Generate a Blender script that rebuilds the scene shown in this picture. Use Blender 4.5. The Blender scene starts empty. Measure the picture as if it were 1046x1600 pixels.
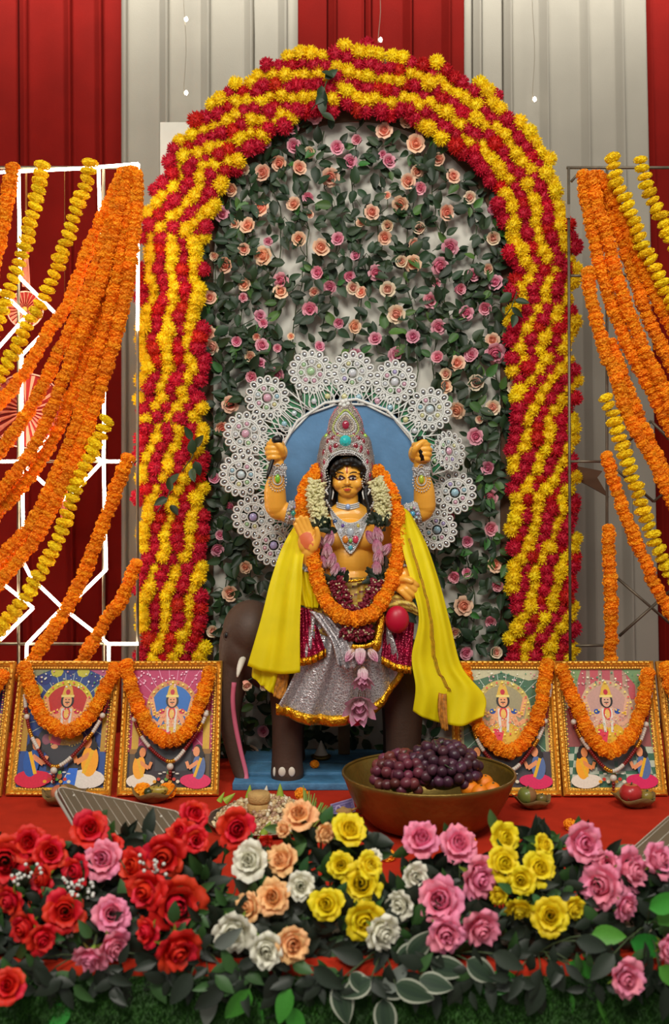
import bpy, bmesh, math, random
from mathutils import Vector, Matrix, Quaternion
from mathutils.bvhtree import BVHTree

S = bpy.context.scene
C = bpy.context.collection
R = random.Random(7)
PI = math.pi

# ------------------------------------------------------------------ camera, world, lamps, exposure
CAM_Z = 1.60          # eye height of the photographer
TZ = 0.65             # altar table top
F = 1600.0            # focal length in pixels of the 1046 x 1600 frame
cam_data = bpy.data.cameras.new('camera')
cam_data.sensor_fit = 'VERTICAL'
cam_data.sensor_height = 36.0
cam_data.lens = 36.0
cam_data.dof.use_dof = True
cam_data.dof.focus_distance = 3.55
cam_data.dof.aperture_fstop = 2.6
cam = bpy.data.objects.new('camera', cam_data)
C.objects.link(cam)
cam.location = (0, 0, CAM_Z)
cam.rotation_euler = (PI / 2, 0, 0)
S.camera = cam

world = bpy.data.worlds.new('hall_air')
S.world = world
world.use_nodes = True
_bg = world.node_tree.nodes['Background']
_bg.inputs['Color'].default_value = (1.0, 0.96, 0.90, 1)
_bg.inputs['Strength'].default_value = 0.26


def area(name, loc, target, sx, sy, power, col):
    d = bpy.data.lights.new(name, 'AREA')
    d.shape = 'RECTANGLE'
    d.size, d.size_y, d.energy, d.color = sx, sy, power, col
    o = bpy.data.objects.new(name, d)
    C.objects.link(o)
    o.location = loc
    o.rotation_euler = (Vector(target) - Vector(loc)).to_track_quat('-Z', 'Y').to_euler()
    return o


area('hall_lamp', (-0.9, -0.6, 4.6), (0, 3.7, 1.4), 1.6, 1.6, 150, (1.0, 0.94, 0.84))
area('hall_lamp', (1.6, 0.6, 4.9), (0.1, 3.8, 1.2), 1.0, 1.0, 70, (1.0, 0.95, 0.86))
wash = area('added_curtain_wash', (0.0, 4.0, 4.95), (0, 4.6, 3.95), 6.0, 0.06, 21, (1.0, 0.97, 0.90))   # added out-of-view strip light, brightens only the top of the drapes
wash.data.spread = math.radians(30)

S.view_settings.view_transform = 'Standard'
S.view_settings.look = 'None'
S.view_settings.gamma = 1.0
S.view_settings.use_curve_mapping = False
S.view_settings.exposure = 0.0
S.cycles.max_bounces = 8
S.cycles.transparent_max_bounces = 12


# ------------------------------------------------------------------ helpers
def P(px, py, d):
    """A point at depth d (metres from the camera plane) that the photograph shows at (px, py)."""
    return Vector(((px - 523.0) * d / F, d, CAM_Z - (py - 800.0) * d / F))


def lin(c):
    def f(x):
        x = x / 255.0
        return x / 12.92 if x <= 0.04045 else ((x + 0.055) / 1.055) ** 2.4
    return tuple(f(x) for x in c)


def mat(name, rgb, rough=0.6, metal=0.0, var=0.0, scale=30.0, rand=0.0, bump=0.0, bscale=60.0, attr=False,
        sheen=0.0, sss=0.0, coat=0.0, spec=0.5, trans=0.0, emit=0.0, vor=False, hue=0.0):
    m = bpy.data.materials.new(name)
    m.use_nodes = True
    nt = m.node_tree
    b = nt.nodes['Principled BSDF']
    N, L = nt.nodes.new, nt.links.new
    col = lin(rgb) + (1,)
    b.inputs['Base Color'].default_value = col
    b.inputs['Roughness'].default_value = rough
    b.inputs['Metallic'].default_value = metal
    b.inputs['Specular IOR Level'].default_value = spec
    b.inputs['Sheen Weight'].default_value = sheen
    b.inputs['Coat Weight'].default_value = coat
    if sss:
        b.inputs['Subsurface Weight'].default_value = sss
        b.inputs['Subsurface Radius'].default_value = (0.01, 0.005, 0.003)
    src = None
    if attr:
        a = N('ShaderNodeVertexColor')
        a.layer_name = 'Col'
        src = a.outputs['Color']
    tc = N('ShaderNodeTexCoord')
    if var:
        n = N('ShaderNodeTexNoise')
        n.inputs['Scale'].default_value = scale
        n.inputs['Detail'].default_value = 4
        L(tc.outputs['Object'], n.inputs['Vector'])
        mr = N('ShaderNodeMapRange')
        mr.inputs['From Min'].default_value = 0.3
        mr.inputs['From Max'].default_value = 0.7
        mr.inputs['To Min'].default_value = 1 - var
        mr.inputs['To Max'].default_value = 1 + var
        L(n.outputs['Fac'], mr.inputs['Value'])
        h = N('ShaderNodeHueSaturation')
        if src:
            L(src, h.inputs['Color'])
        else:
            h.inputs['Color'].default_value = col
        L(mr.outputs['Result'], h.inputs['Value'])
        src = h.outputs['Color']
    if rand or hue:
        oi = N('ShaderNodeObjectInfo')
        h = N('ShaderNodeHueSaturation')
        if src:
            L(src, h.inputs['Color'])
        else:
            h.inputs['Color'].default_value = col
        if rand:
            mr = N('ShaderNodeMapRange')
            mr.inputs['To Min'].default_value = 1 - rand
            mr.inputs['To Max'].default_value = 1 + rand
            L(oi.outputs['Random'], mr.inputs['Value'])
            L(mr.outputs['Result'], h.inputs['Value'])
        if hue:
            m2 = N('ShaderNodeMath')
            m2.operation = 'MULTIPLY'
            m2.inputs[1].default_value = 7.31
            L(oi.outputs['Random'], m2.inputs[0])
            m3 = N('ShaderNodeMath')
            m3.operation = 'FRACT'
            L(m2.outputs[0], m3.inputs[0])
            mr = N('ShaderNodeMapRange')
            mr.inputs['To Min'].default_value = 0.5 - hue
            mr.inputs['To Max'].default_value = 0.5 + hue
            L(m3.outputs[0], mr.inputs['Value'])
            L(mr.outputs['Result'], h.inputs['Hue'])
        src = h.outputs['Color']
    if src:
        L(src, b.inputs['Base Color'])
    if bump:
        if vor:
            n = N('ShaderNodeTexVoronoi')
            n.inputs['Scale'].default_value = bscale
            out = n.outputs['Distance']
        else:
            n = N('ShaderNodeTexNoise')
            n.inputs['Scale'].default_value = bscale
            n.inputs['Detail'].default_value = 5
            out = n.outputs['Fac']
        L(tc.outputs['Object'], n.inputs['Vector'])
        bp = N('ShaderNodeBump')
        bp.inputs['Strength'].default_value = bump
        bp.inputs['Distance'].default_value = 0.01
        L(out, bp.inputs['Height'])
        L(bp.outputs['Normal'], b.inputs['Normal'])
    if emit:
        b.inputs['Emission Color'].default_value = col
        b.inputs['Emission Strength'].default_value = emit
    if trans:
        t = N('ShaderNodeBsdfTranslucent')
        if src:
            L(src, t.inputs['Color'])
        else:
            t.inputs['Color'].default_value = col
        mx = N('ShaderNodeMixShader')
        mx.inputs['Fac'].default_value = trans
        L(b.outputs[0], mx.inputs[1])
        L(t.outputs[0], mx.inputs[2])
        L(mx.outputs[0], nt.nodes['Material Output'].inputs['Surface'])
    return m


class MB:
    """Collects shapes into one mesh."""
    def __init__(self):
        self.v, self.f, self.m, self.c = [], [], [], []

    def add(self, vf, mi=0, col=None, M=None):
        v, f = vf
        n = len(self.v)
        if M is not None:
            v = [M @ Vector(p) for p in v]
        self.v.extend(v)
        self.f.extend(tuple(i + n for i in q) for q in f)
        self.m.extend([mi] * len(f))
        if isinstance(col, list):
            self.c.extend(col)
        else:
            self.c.extend([col or (1, 1, 1)] * len(f))
        return self

    def mesh(self, name, mats, smooth=True, origin=None, use_col=False):
        me = bpy.data.meshes.new(name)
        v = self.v
        if origin is not None:
            o = Vector(origin)
            v = [Vector(p) - o for p in v]
        me.from_pydata([tuple(p) for p in v], [], self.f)
        for m in (mats if isinstance(mats, (list, tuple)) else [mats]):
            me.materials.append(m)
        me.polygons.foreach_set('material_index', self.m)
        me.polygons.foreach_set('use_smooth', [smooth] * len(self.f))
        if use_col:
            a = me.color_attributes.new('Col', 'FLOAT_COLOR', 'CORNER')
            buf = []
            for q, c in zip(self.f, self.c):
                buf.extend((c[0], c[1], c[2], 1.0) * len(q))
            a.data.foreach_set('color', buf)
        me.update()
        return me


def link(name, me, parent=None, loc=(0, 0, 0), M=None):
    o = bpy.data.objects.new(name, me)
    C.objects.link(o)
    if M is not None:
        o.matrix_basis = M
    else:
        o.location = loc
    if parent is not None:
        o.parent = parent
    return o


def tag(o, label=None, cat=None, group=None, kind=None):
    if label:
        o['label'] = label
    if cat:
        o['category'] = cat
    if group:
        o['group'] = group
    if kind:
        o['kind'] = kind
    return o


def thing(name, label, cat, loc=(0, 0, 0), group=None):
    o = bpy.data.objects.new(name, None)
    o.empty_display_size = 0.05
    C.objects.link(o)
    o.location = loc
    return tag(o, label, cat, group)


def part(parent, name, mb, mats, smooth=True, use_col=False, label=None):
    """A mesh given in world coordinates, linked as a child of a thing (or of a part at the thing's origin)."""
    org = Vector((0, 0, 0))
    q = parent
    while q is not None:
        org = org + q.location
        q = q.parent
    o = link(name, mb.mesh(name, mats, smooth, org, use_col), parent)
    if label:
        o['label'] = label
    return o


def solo(name, mb, mats, label=None, cat=None, group=None, kind=None, smooth=True, use_col=False, origin=None):
    if origin is None:
        xs = [p[0] for p in mb.v]
        ys = [p[1] for p in mb.v]
        zs = [p[2] for p in mb.v]
        origin = ((min(xs) + max(xs)) / 2, (min(ys) + max(ys)) / 2, min(zs))
    o = link(name, mb.mesh(name, mats, smooth, origin, use_col), None, origin)
    return tag(o, label, cat, group, kind)


# shapes: each returns (verts, faces)
def frames_along(pts):
    T = []
    n = len(pts)
    for i in range(n):
        a = pts[max(i - 1, 0)]
        b = pts[min(i + 1, n - 1)]
        t = (b - a)
        T.append(t.normalized() if t.length > 1e-9 else Vector((0, 0, 1)))
    ref = Vector((0, 1, 0)) if abs(T[0].y) < 0.9 else Vector((1, 0, 0))
    u = (ref - T[0] * ref.dot(T[0])).normalized()
    out = []
    for t in T:
        u = (u - t * u.dot(t))
        u = u.normalized() if u.length > 1e-6 else t.orthogonal().normalized()
        out.append((t, u, t.cross(u)))
    return out


def tube(pts, r, n=8, cap=True):
    pts = [Vector(p) for p in pts]
    rs = r if isinstance(r, (list, tuple)) else [r] * len(pts)
    fr = frames_along(pts)
    v, f = [], []
    for p, rr, (t, a, b) in zip(pts, rs, fr):
        for k in range(n):
            w = 2 * PI * k / n
            v.append(p + (a * math.cos(w) + b * math.sin(w)) * rr)
    for i in range(len(pts) - 1):
        for k in range(n):
            k2 = (k + 1) % n
            f.append((i * n + k, i * n + k2, (i + 1) * n + k2, (i + 1) * n + k))
    if cap:
        f.append(tuple(range(n - 1, -1, -1)))
        f.append(tuple((len(pts) - 1) * n + k for k in range(n)))
    return v, f


def ell(c, r, nu=12, nv=8, M=None):
    c = Vector(c)
    if not isinstance(r, (list, tuple)):
        r = (r, r, r)
    v, f = [], []
    def T(p):
        p = Vector(p)
        return c + (M @ p if M is not None else p)
    v.append(T((0, 0, r[2])))
    for i in range(1, nv):
        th = PI * i / nv
        for k in range(nu):
            w = 2 * PI * k / nu
            v.append(T((r[0] * math.sin(th) * math.cos(w), r[1] * math.sin(th) * math.sin(w), r[2] * math.cos(th))))
    v.append(T((0, 0, -r[2])))
    for k in range(nu):
        f.append((0, 1 + k, 1 + (k + 1) % nu))
    for i in range(nv - 2):
        for k in range(nu):
            a = 1 + i * nu
            f.append((a + k, a + nu + k, a + nu + (k + 1) % nu, a + (k + 1) % nu))
    a = 1 + (nv - 2) * nu
    for k in range(nu):
        f.append((a + (k + 1) % nu, a + k, len(v) - 1))
    return v, f


def box(c, s, M=None):
    c = Vector(c)
    v = []
    for x in (-.5, .5):
        for y in (-.5, .5):
            for z in (-.5, .5):
                p = Vector((x * s[0], y * s[1], z * s[2]))
                v.append(c + (M @ p if M is not None else p))
    return v, [(0, 1, 3, 2), (4, 6, 7, 5), (0, 4, 5, 1), (2, 3, 7, 6), (0, 2, 6, 4), (1, 5, 7, 3)]


def rbox(c, s, bev, seg=2, M=None):
    bm = bmesh.new()
    bmesh.ops.create_cube(bm, size=1.0)
    bmesh.ops.scale(bm, vec=s, verts=bm.verts)
    bmesh.ops.bevel(bm, geom=list(bm.edges), offset=bev, segments=seg, affect='EDGES', profile=0.5)
    bm.verts.ensure_lookup_table()
    c = Vector(c)
    v = [c + (M @ x.co if M is not None else x.co.copy()) for x in bm.verts]
    f = [tuple(q.index for q in p.verts) for p in bm.faces]
    bm.free()
    return v, f


def lathe(prof, n=32, c=(0, 0, 0), cap=False):
    c = Vector(c)
    v, f = [], []
    for r, z in prof:
        for k in range(n):
            w = 2 * PI * k / n
            v.append(c + Vector((r * math.cos(w), r * math.sin(w), z)))
    for i in range(len(prof) - 1):
        for k in range(n):
            f.append((i * n + k, i * n + (k + 1) % n, (i + 1) * n + (k + 1) % n, (i + 1) * n + k))
    if cap:
        f.append(tuple(range(n - 1, -1, -1)))
        f.append(tuple((len(prof) - 1) * n + k for k in range(n)))
    return v, f


def grid(rows):
    nv, nu = len(rows), len(rows[0])
    v = [Vector(p) for r in rows for p in r]
    f = []
    for j in range(nv - 1):
        for i in range(nu - 1):
            f.append((j * nu + i, j * nu + i + 1, (j + 1) * nu + i + 1, (j + 1) * nu + i))
    return v, f


def prism(poly, M, t):
    """poly: 2-D points; extruded by t along local z of M."""
    n = len(poly)
    v = [M @ Vector((x, y, 0)) for x, y in poly] + [M @ Vector((x, y, t)) for x, y in poly]
    f = [tuple(range(n - 1, -1, -1)), tuple(range(n, 2 * n))]
    f += [(k, (k + 1) % n, n + (k + 1) % n, n + k) for k in range(n)]
    return v, f


def cr(pts, n):
    """Catmull-Rom: n points evenly spaced in parameter."""
    pts = [Vector(p) for p in pts]
    m = len(pts)
    if m == 1:
        return [pts[0].copy() for _ in range(n)]
    out = []
    for k in range(n):
        t = k * (m - 1) / (n - 1)
        i = min(int(t), m - 2)
        u = t - i
        p1, p2 = pts[i], pts[i + 1]
        p0 = pts[i - 1] if i > 0 else p1 * 2 - p2
        p3 = pts[i + 2] if i + 2 < m else p2 * 2 - p1
        out.append(0.5 * ((2 * p1) + (p2 - p0) * u + (2 * p0 - 5 * p1 + 4 * p2 - p3) * u * u + (3 * p1 - p0 - 3 * p2 + p3) * u ** 3))
    return out


def arclen(pts, step):
    """Resample a polyline at equal steps."""
    out = [pts[0].copy()]
    acc = 0.0
    for a, b in zip(pts, pts[1:]):
        L = (b - a).length
        if L < 1e-9:
            continue
        while acc + L >= step:
            u = (step - acc) / L
            a = a.lerp(b, u)
            out.append(a.copy())
            L = (b - a).length
            acc = 0.0
        acc += L
    return out


def aim(axis, roll=0.0):
    """Rotation taking local z to axis."""
    q = Vector(axis).normalized().to_track_quat('Z', 'Y')
    return q.to_matrix() @ Matrix.Rotation(roll, 3, 'Z')


def place(p, axis, s, roll=0.0):
    sc = s if isinstance(s, (tuple, list)) else (s, s, s)
    return Matrix.LocRotScale(Vector(p), aim(axis, roll).to_quaternion(), Vector(sc))


def fib(n):
    g = PI * (3 - math.sqrt(5))
    out = []
    for i in range(n):
        z = 1 - 2 * (i + .5) / n
        r = math.sqrt(1 - z * z)
        out.append(Vector((r * math.cos(g * i), r * math.sin(g * i), z)))
    return out


def remeshed(mb, name, m, voxel, smooth=3):
    me = mb.mesh(name, m)
    o = bpy.data.objects.new(name, me)
    C.objects.link(o)
    a = o.modifiers.new('r', 'REMESH')
    a.mode = 'VOXEL'
    a.voxel_size = voxel
    a.use_smooth_shade = True
    b = o.modifiers.new('s', 'SMOOTH')
    b.factor, b.iterations = 0.5, smooth
    dg = bpy.context.evaluated_depsgraph_get()
    out = bpy.data.meshes.new_from_object(o.evaluated_get(dg))
    bpy.data.objects.remove(o)
    out.name = name
    out.materials.clear()
    out.materials.append(m)
    return out


# ------------------------------------------------------------------ materials
M_ = {}
M_['red_cloth'] = mat('red_drape', (120, 19, 13), .85, var=.10, scale=6, bump=.15, bscale=300, spec=.1)
M_['white_cloth'] = mat('white_drape', (158, 153, 141), .85, spec=.1, var=.04, scale=5, bump=.1, bscale=250)
M_['table_cloth'] = mat('table_cloth', (184, 48, 27), .9, spec=.1, var=.10, scale=14, bump=.3, bscale=400)
M_['turf_back'] = mat('turf_backing', (30, 62, 22), .9, var=.4, scale=40)
M_['turf'] = mat('turf_blade', (48, 96, 26), .6, var=.5, scale=25, trans=.2)
M_['floor'] = mat('floor_concrete', (120, 112, 104), .7, var=.1, scale=4)
M_['board'] = mat('white_board', (208, 206, 195), .6, var=.07, scale=9)
M_['leaf'] = mat('rose_leaf', (34, 58, 31), .5, rand=.5, hue=.03, var=.12, scale=60, trans=.12)
M_['leafb'] = mat('rose_leaf_bright', (66, 110, 46), .5, rand=.3, hue=.03, trans=.15)
M_['stem'] = mat('plant_stem', (62, 78, 44), .6)
M_['gold'] = mat('gold_moulding', (236, 180, 74), .34, metal=.7, var=.15, scale=90, bump=.35, bscale=260)
M_['golddark'] = mat('gold_groove', (120, 66, 22), .5, metal=.5)
M_['wood'] = mat('raw_wood', (120, 96, 66), .8, var=.25, scale=18)
M_['darkwood'] = mat('back_ply', (92, 64, 42), .8, var=.2, scale=12)
M_['orange'] = mat('marigold_orange', (255, 162, 4), .75, rand=.10, hue=.008, var=.12, scale=40, trans=.15)
M_['yellow'] = mat('marigold_yellow', (255, 226, 20), .75, rand=.08, hue=.008, var=.10, scale=40, trans=.15)
M_['chry_y'] = mat('chrysanthemum_yellow', (255, 226, 8), .7, rand=.06, hue=.006, trans=.15)
M_['chry_r'] = mat('chrysanthemum_red', (206, 10, 24), .7, rand=.14, hue=.008, trans=.12)
M_['thread'] = mat('thread', (120, 84, 30), .9)
M_['led'] = mat('led_strip', (255, 240, 214), .5, emit=16.0)
M_['bulb'] = mat('fairy_bulb', (255, 244, 224), .4, emit=22.0)
M_['rod'] = mat('iron_rod', (122, 112, 96), .5, metal=.6, var=.2, scale=30)
M_['wire'] = mat('wire', (150, 140, 120), .6)


# ================================================================== THE SETTING
# floor
mb = MB().add(box((0, 2.4, -0.05), (9, 9, 0.1)))
solo('floor', mb, M_['floor'], kind='structure', smooth=False)
# back wall behind the drapes
mb = MB().add(box((0, 5.0, 2.4), (9, 0.1, 4.8)))
solo('wall_back', mb, M_['floor'], kind='structure', smooth=False)

# hanging drapes: pleated sheets
def drape_panel(name, x0, x1, d, zs, m, label, seams, group, slant=(0, 0)):
    """A hanging cloth from pixel column x0 to x1 (at depth d), with narrow stitched folds at the seams."""
    nz = 14
    z0, z1 = zs
    cols = []
    n = 90
    for i in range(n + 1):
        u = i / n
        px = x0 + (x1 - x0) * u
        cols.append(px)
    for s in seams:
        cols += [s - 12, s - 8, s - 4, s - 1, s, s + 1.5, s + 3, s + 6]
    cols = sorted(c for c in cols if x0 <= c <= x1)
    rows = []
    for j in range(nz + 1):
        w = j / nz
        z = z1 + (z0 - z1) * w
        row = []
        for px in cols:
            y = 0.006 * math.sin(px * 0.035 + 0.6 * w) + 0.0025 * math.sin(px * 0.11 + 2 + 1.5 * w)
            for s in seams:
                t = px - s
                if -12 < t <= 0:
                    y -= 0.034 * (1 + t / 12)
                elif 0 < t < 3:
                    y -= 0.034 * (1 - t / 3) - .012 * t / 3
                elif 3 <= t < 50:
                    y += 0.012 * (1 - (t - 3) / 47)
            u = (px - x0) / (x1 - x0)
            off = (slant[0] * (1 - u) + slant[1] * u) * w
            row.append(Vector(((px + off - 523) * d / F, d + y, z)))
        rows.append(row)
    mb = MB().add(grid(rows))
    o = solo(name, mb, m, label, 'curtain', group)
    sm = o.modifiers.new('thick', 'SOLIDIFY')
    sm.thickness = 0.003
    return o


DZ = (0.05, 4.35)
drape_panel('curtain', -420, 200, 4.60, DZ, M_['red_cloth'],
            'dark red pleated curtain hanging behind the lit garland panel', [-300, -180, -60, 40, 110, 158], 'hall drapes', (0, 10))
drape_panel('curtain', 192, 470, 4.56, DZ, M_['white_cloth'],
            'white pleated curtain between the lit panel and the red middle curtain', [197, 262, 327, 393, 447], 'hall drapes')
drape_panel('curtain', 466, 726, 4.52, DZ, M_['red_cloth'],
            'red curtain hanging behind the top of the flower arch', [524, 578, 642, 702], 'hall drapes')
drape_panel('curtain', 722, 1006, 4.56, DZ, M_['white_cloth'],
            'white pleated curtain behind the unlit rod frame', [750, 797, 852, 915, 968], 'hall drapes', (0, 30))
drape_panel('curtain', 1000, 1500, 4.60, DZ, M_['red_cloth'],
            'red curtain at the end beyond the white one by the unlit rod frame', [1010, 1085, 1180, 1290, 1400], 'hall drapes', (36, 0))

# altar table: deck, red cloth with a front drop, turf strip below it
tab = thing('altar_table', 'long altar table under a red cloth with a green turf front', 'table', (0, 2.2, 0))
mb = MB().add(box((0, 3.295, TZ - 0.04), (4.4, 2.21, 0.07)))
for x in (-2.0, -0.7, 0.7, 2.0):
    for y in (2.35, 4.2):
        mb.add(box((x, y, (TZ - 0.07) / 2), (0.07, 0.07, TZ - 0.07)))
part(tab, 'deck', mb, M_['darkwood'], smooth=False)
rows = []
prof = [(4.42, TZ - 0.002), (4.0, TZ), (3.5, TZ), (3.0, TZ), (2.6, TZ), (2.25, TZ), (2.17, TZ - 0.002), (2.158, TZ - 0.008), (2.154, TZ - 0.030)]
for y, z in prof:
    rows.append([Vector((-2.22 + 4.44 * i / 60, y, z + 0.0012 * math.sin(i * 1.3 + y * 9))) for i in range(61)])
o = part(tab, 'red_cloth', MB().add(grid(rows)), M_['table_cloth'])
tp = MB().add(box((0, 2.149, 0.312), (4.44, 0.016, 0.624)))
turf = part(tab, 'turf_strip', tp, M_['turf_back'], smooth=False)
mb = MB()
for k in range(30000):
    x = R.uniform(-0.85, 0.85)
    z = R.uniform(0.45, 0.628)
    w = R.uniform(.0012, .0022)
    l = R.uniform(.008, .016)
    a = R.uniform(-.9, .9)
    o_ = R.uniform(.004, .012)
    b = Vector((x, 2.141, z))
    t = b + Vector((math.sin(a) * l, -o_, l * math.cos(a) * R.choice((1, 1, -.6))))
    mb.add(([b + Vector((-w, 0, 0)), b + Vector((w, 0, 0)), t], [(0, 1, 2)]))
o = part(turf, 'turf_blades', mb, M_['turf'], smooth=False)
o['kind'] = 'stuff'

# fairy lights hanging down the drapes
def fairy(px, bulbs, label):
    d = 4.46
    t = thing('fairy_light_string', label, 'string light', P(px, bulbs[-1], d))
    mb = MB().add(tube([P(px + 2 * math.sin(i * .9), -130 + (bulbs[-1] + 135) * i / 12, d) for i in range(13)], .0012, 4))
    part(t, 'wire', mb, M_['wire'])
    for b in bulbs:
        part(t, 'bulb', MB().add(ell(P(px + 2, b, d - .012), (.0075, .0075, .010), 8, 6)), M_['bulb'])


fairy(289, (30, 145), 'thin fairy light string with two bulbs on the white curtain')
fairy(593, (62,), 'fairy light string with one bulb on the red middle curtain')
fairy(834, (155,), 'fairy light string on the white curtain by the unlit rod frame')


# ================================================================== FLOWER HEAD MESHES (shared data)
def marigold_mesh(name, m, seed, n=150, flat=.72):
    r = random.Random(seed)
    mb = MB()
    mb.add(ell((0, 0, 0), (.40, .40, .40 * flat), 8, 5))
    for d in fib(n):
        d = (d + Vector((r.uniform(-.12, .12), r.uniform(-.12, .12), r.uniform(-.12, .12)))).normalized()
        t1 = d.orthogonal().normalized()
        t1 = (Matrix.Rotation(r.uniform(0, 6.3), 3, d) @ t1)
        t2 = d.cross(t1)
        w, h = r.uniform(.08, .11), r.uniform(.07, .11)
        c = d * r.uniform(.38, .425)
        up = (t2 * .65 + d * .75)
        q = [c - t1 * w * .6, c + t1 * w * .6, c + t1 * w + up * h, c + up * h * .8 + d * .02, c - t1 * w + up * h]
        q = [Vector((p.x, p.y, p.z * flat)) for p in q]
        mb.add((q, [(0, 1, 2, 3), (0, 3, 4)]))
    return mb.mesh(name, m, smooth=False)


def chrys_mesh(name, m, seed, n=240):
    r = random.Random(seed)
    mb = MB()
    mb.add(ell((0, 0, 0), .33, 8, 5))
    for d in fib(n):
        d = (d + Vector((r.uniform(-.15, .15), r.uniform(-.15, .15), r.uniform(-.15, .15)))).normalized()
        t1 = d.orthogonal().normalized()
        t1 = (Matrix.Rotation(r.uniform(0, 6.3), 3, d) @ t1)
        L = r.uniform(.43, .52)
        w = r.uniform(.026, .042)
        b = d * .24
        tip = d * L
        mid = d * (.24 + (L - .24) * .6)
        mb.add(([b, mid + t1 * w, tip, mid - t1 * w], [(0, 1, 2, 3)]))
    return mb.mesh(name, m, smooth=False)


MG_O = [marigold_mesh('orange_marigold', M_['orange'], s) for s in (1, 2, 3)]
MG_Y = [marigold_mesh('yellow_marigold', M_['yellow'], s, flat=.52) for s in (4, 5, 6)]
CH_R = [chrys_mesh('red_chrysanthemum', M_['chry_r'], s) for s in (7, 8)]
CH_Y = [chrys_mesh('yellow_chrysanthemum', M_['chry_y'], s) for s in (9, 10)]


def petal_grid(L, W, a0, a1, curl, nu, nv, ruff=0.0, seed=0, x0=.05, tipw=.55):
    """A rose petal in the XZ plane: leaves the axis at angle a0 from z, ends at a1, then the tip rolls out by curl."""
    r = random.Random(seed)
    rows = []
    x, z = x0, 0.0
    ph = r.uniform(0, 6)
    for j in range(nv):
        v = j / (nv - 1)
        a = a0 + (a1 - a0) * v
        if v > .75:
            a += curl * (v - .75) / .25
        if j:
            x += math.sin(a) * L / (nv - 1)
            z += math.cos(a) * L / (nv - 1)
        w = W * (.28 + .95 * math.sin(min(v * 1.15, 1) * PI * .5)) * (1 if v < .8 else 1 - (1 - tipw) * ((v - .8) / .2) ** 1.5)
        row = []
        for i in range(nu):
            u = i / (nu - 1) * 2 - 1
            rad = max(x + .12, .16)
            th = u * w / rad * .8
            th = max(-1.5, min(1.5, th))
            rr = ruff * math.sin(u * 5 + ph) * v
            px = x - rad * (1 - math.cos(th)) * .9 + rr * .5
            py = rad * math.sin(th) * 1.0
            row.append(Vector((px, py, z - .04 * u * u * v + rr)))
        rows.append(row)
    return rows


def bud_rows(seed, L=.42, r0=.11):
    """Tightly wound spiral heart of a rose."""
    rows = []
    for j in range(5):
        v = j / 4
        row = []
        for i in range(22):
            t = i / 21
            a = t * 2 * PI * 2.3 + seed
            rad = (.02 + r0 * t) * (.75 + .5 * math.sin(v * PI * .8)) + .01
            row.append(Vector((rad * math.cos(a), rad * math.sin(a), v * L * (1.0 - .22 * t))))
        rows.append(row)
    return rows


RINGS = [  # count, length, width, a0, a1, curl, start
    (3, .48, .20, .50, -.25, .5, .04),
    (4, .52, .26, .85, .05, 1.1, .06),
    (5, .54, .30, 1.25, .45, 1.5, .07),
]


def small_rose_mesh(name, inner, outer, m, seed, openness=1.0):
    r = random.Random(seed)
    mb = MB()
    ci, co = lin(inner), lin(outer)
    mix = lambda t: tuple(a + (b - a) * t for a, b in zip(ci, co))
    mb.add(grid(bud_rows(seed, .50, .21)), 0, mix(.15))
    mb.add(ell((0, 0, .20), (.20, .20, .22), 8, 5), 0, mix(.1))
    for k, (n, L, W, a0, a1, cu, x0) in enumerate(RINGS):
        for q in range(n):
            rows = petal_grid(L, W, a0 * openness, a1 * openness, cu * openness, 4, 5, .015, seed * 7 + k * 5 + q, x0)
            rot = Matrix.Rotation(2 * PI * (q + .5 * k) / n + r.uniform(-.2, .2), 4, 'Z')
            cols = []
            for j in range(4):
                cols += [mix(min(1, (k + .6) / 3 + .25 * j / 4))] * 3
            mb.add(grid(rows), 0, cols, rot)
    g = lin((70, 100, 50))
    for q in range(4):
        rot = Matrix.Rotation(2 * PI * q / 4, 4, 'Z')
        mb.add(([(0.02, -.05, -.02), (.02, .05, -.02), (.3, .0, .06), (.0, 0, -.10)], [(0, 1, 2), (0, 3, 1)]), 0, g, rot)
    mb.add(tube([(0, 0, -.02), (0, 0, -.12)], [.07, .03], 6), 0, g)
    return mb.mesh(name, m, True, use_col=True)


M_['petal'] = mat('rose_petal', (255, 255, 255), .6, attr=True, rand=.10, hue=.010, trans=.15)
WR = {
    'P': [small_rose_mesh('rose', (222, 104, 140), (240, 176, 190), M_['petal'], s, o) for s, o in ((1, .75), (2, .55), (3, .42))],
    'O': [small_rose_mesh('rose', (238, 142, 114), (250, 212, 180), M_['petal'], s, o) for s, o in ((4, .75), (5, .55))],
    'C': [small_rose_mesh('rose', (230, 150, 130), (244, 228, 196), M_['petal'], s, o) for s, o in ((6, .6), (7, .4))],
}
ROSE_WORD = {'P': 'pink', 'O': 'peach', 'C': 'cream'}


def leaf_geo(L=1.0, W=.5, fold=.12, droop=.15, n=6):
    """A pointed leaf along +x, face up +z."""
    rows = []
    for j in range(n + 1):
        v = j / n
        w = W * .5 * (math.sin(PI * min(1, v ** .75)) ** .8) if 0 < v < 1 else 0.004
        x, z = v * L, -droop * v * v * L
        rows.append([Vector((x, -w, z + fold * w * 2)), Vector((x, -w * .5, z + fold * w * .6)), Vector((x, 0, z)), Vector((x, w * .5, z + fold * w * .6)), Vector((x, w, z + fold * w * 2))])
    return grid(rows)


LEAF = [MB().add(leaf_geo(1, .56, .15, .12)).mesh('leaf', M_['leaf']), MB().add(leaf_geo(1, .62, -.10, .25)).mesh('leaf', M_['leaf']),
        MB().add(leaf_geo(1, .50, .2, -.1)).mesh('leaf', M_['leaf'])]
LEAFB = [MB().add(leaf_geo(1, .56, .15, .12)).mesh('leaf', M_['leafb'])]


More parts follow.
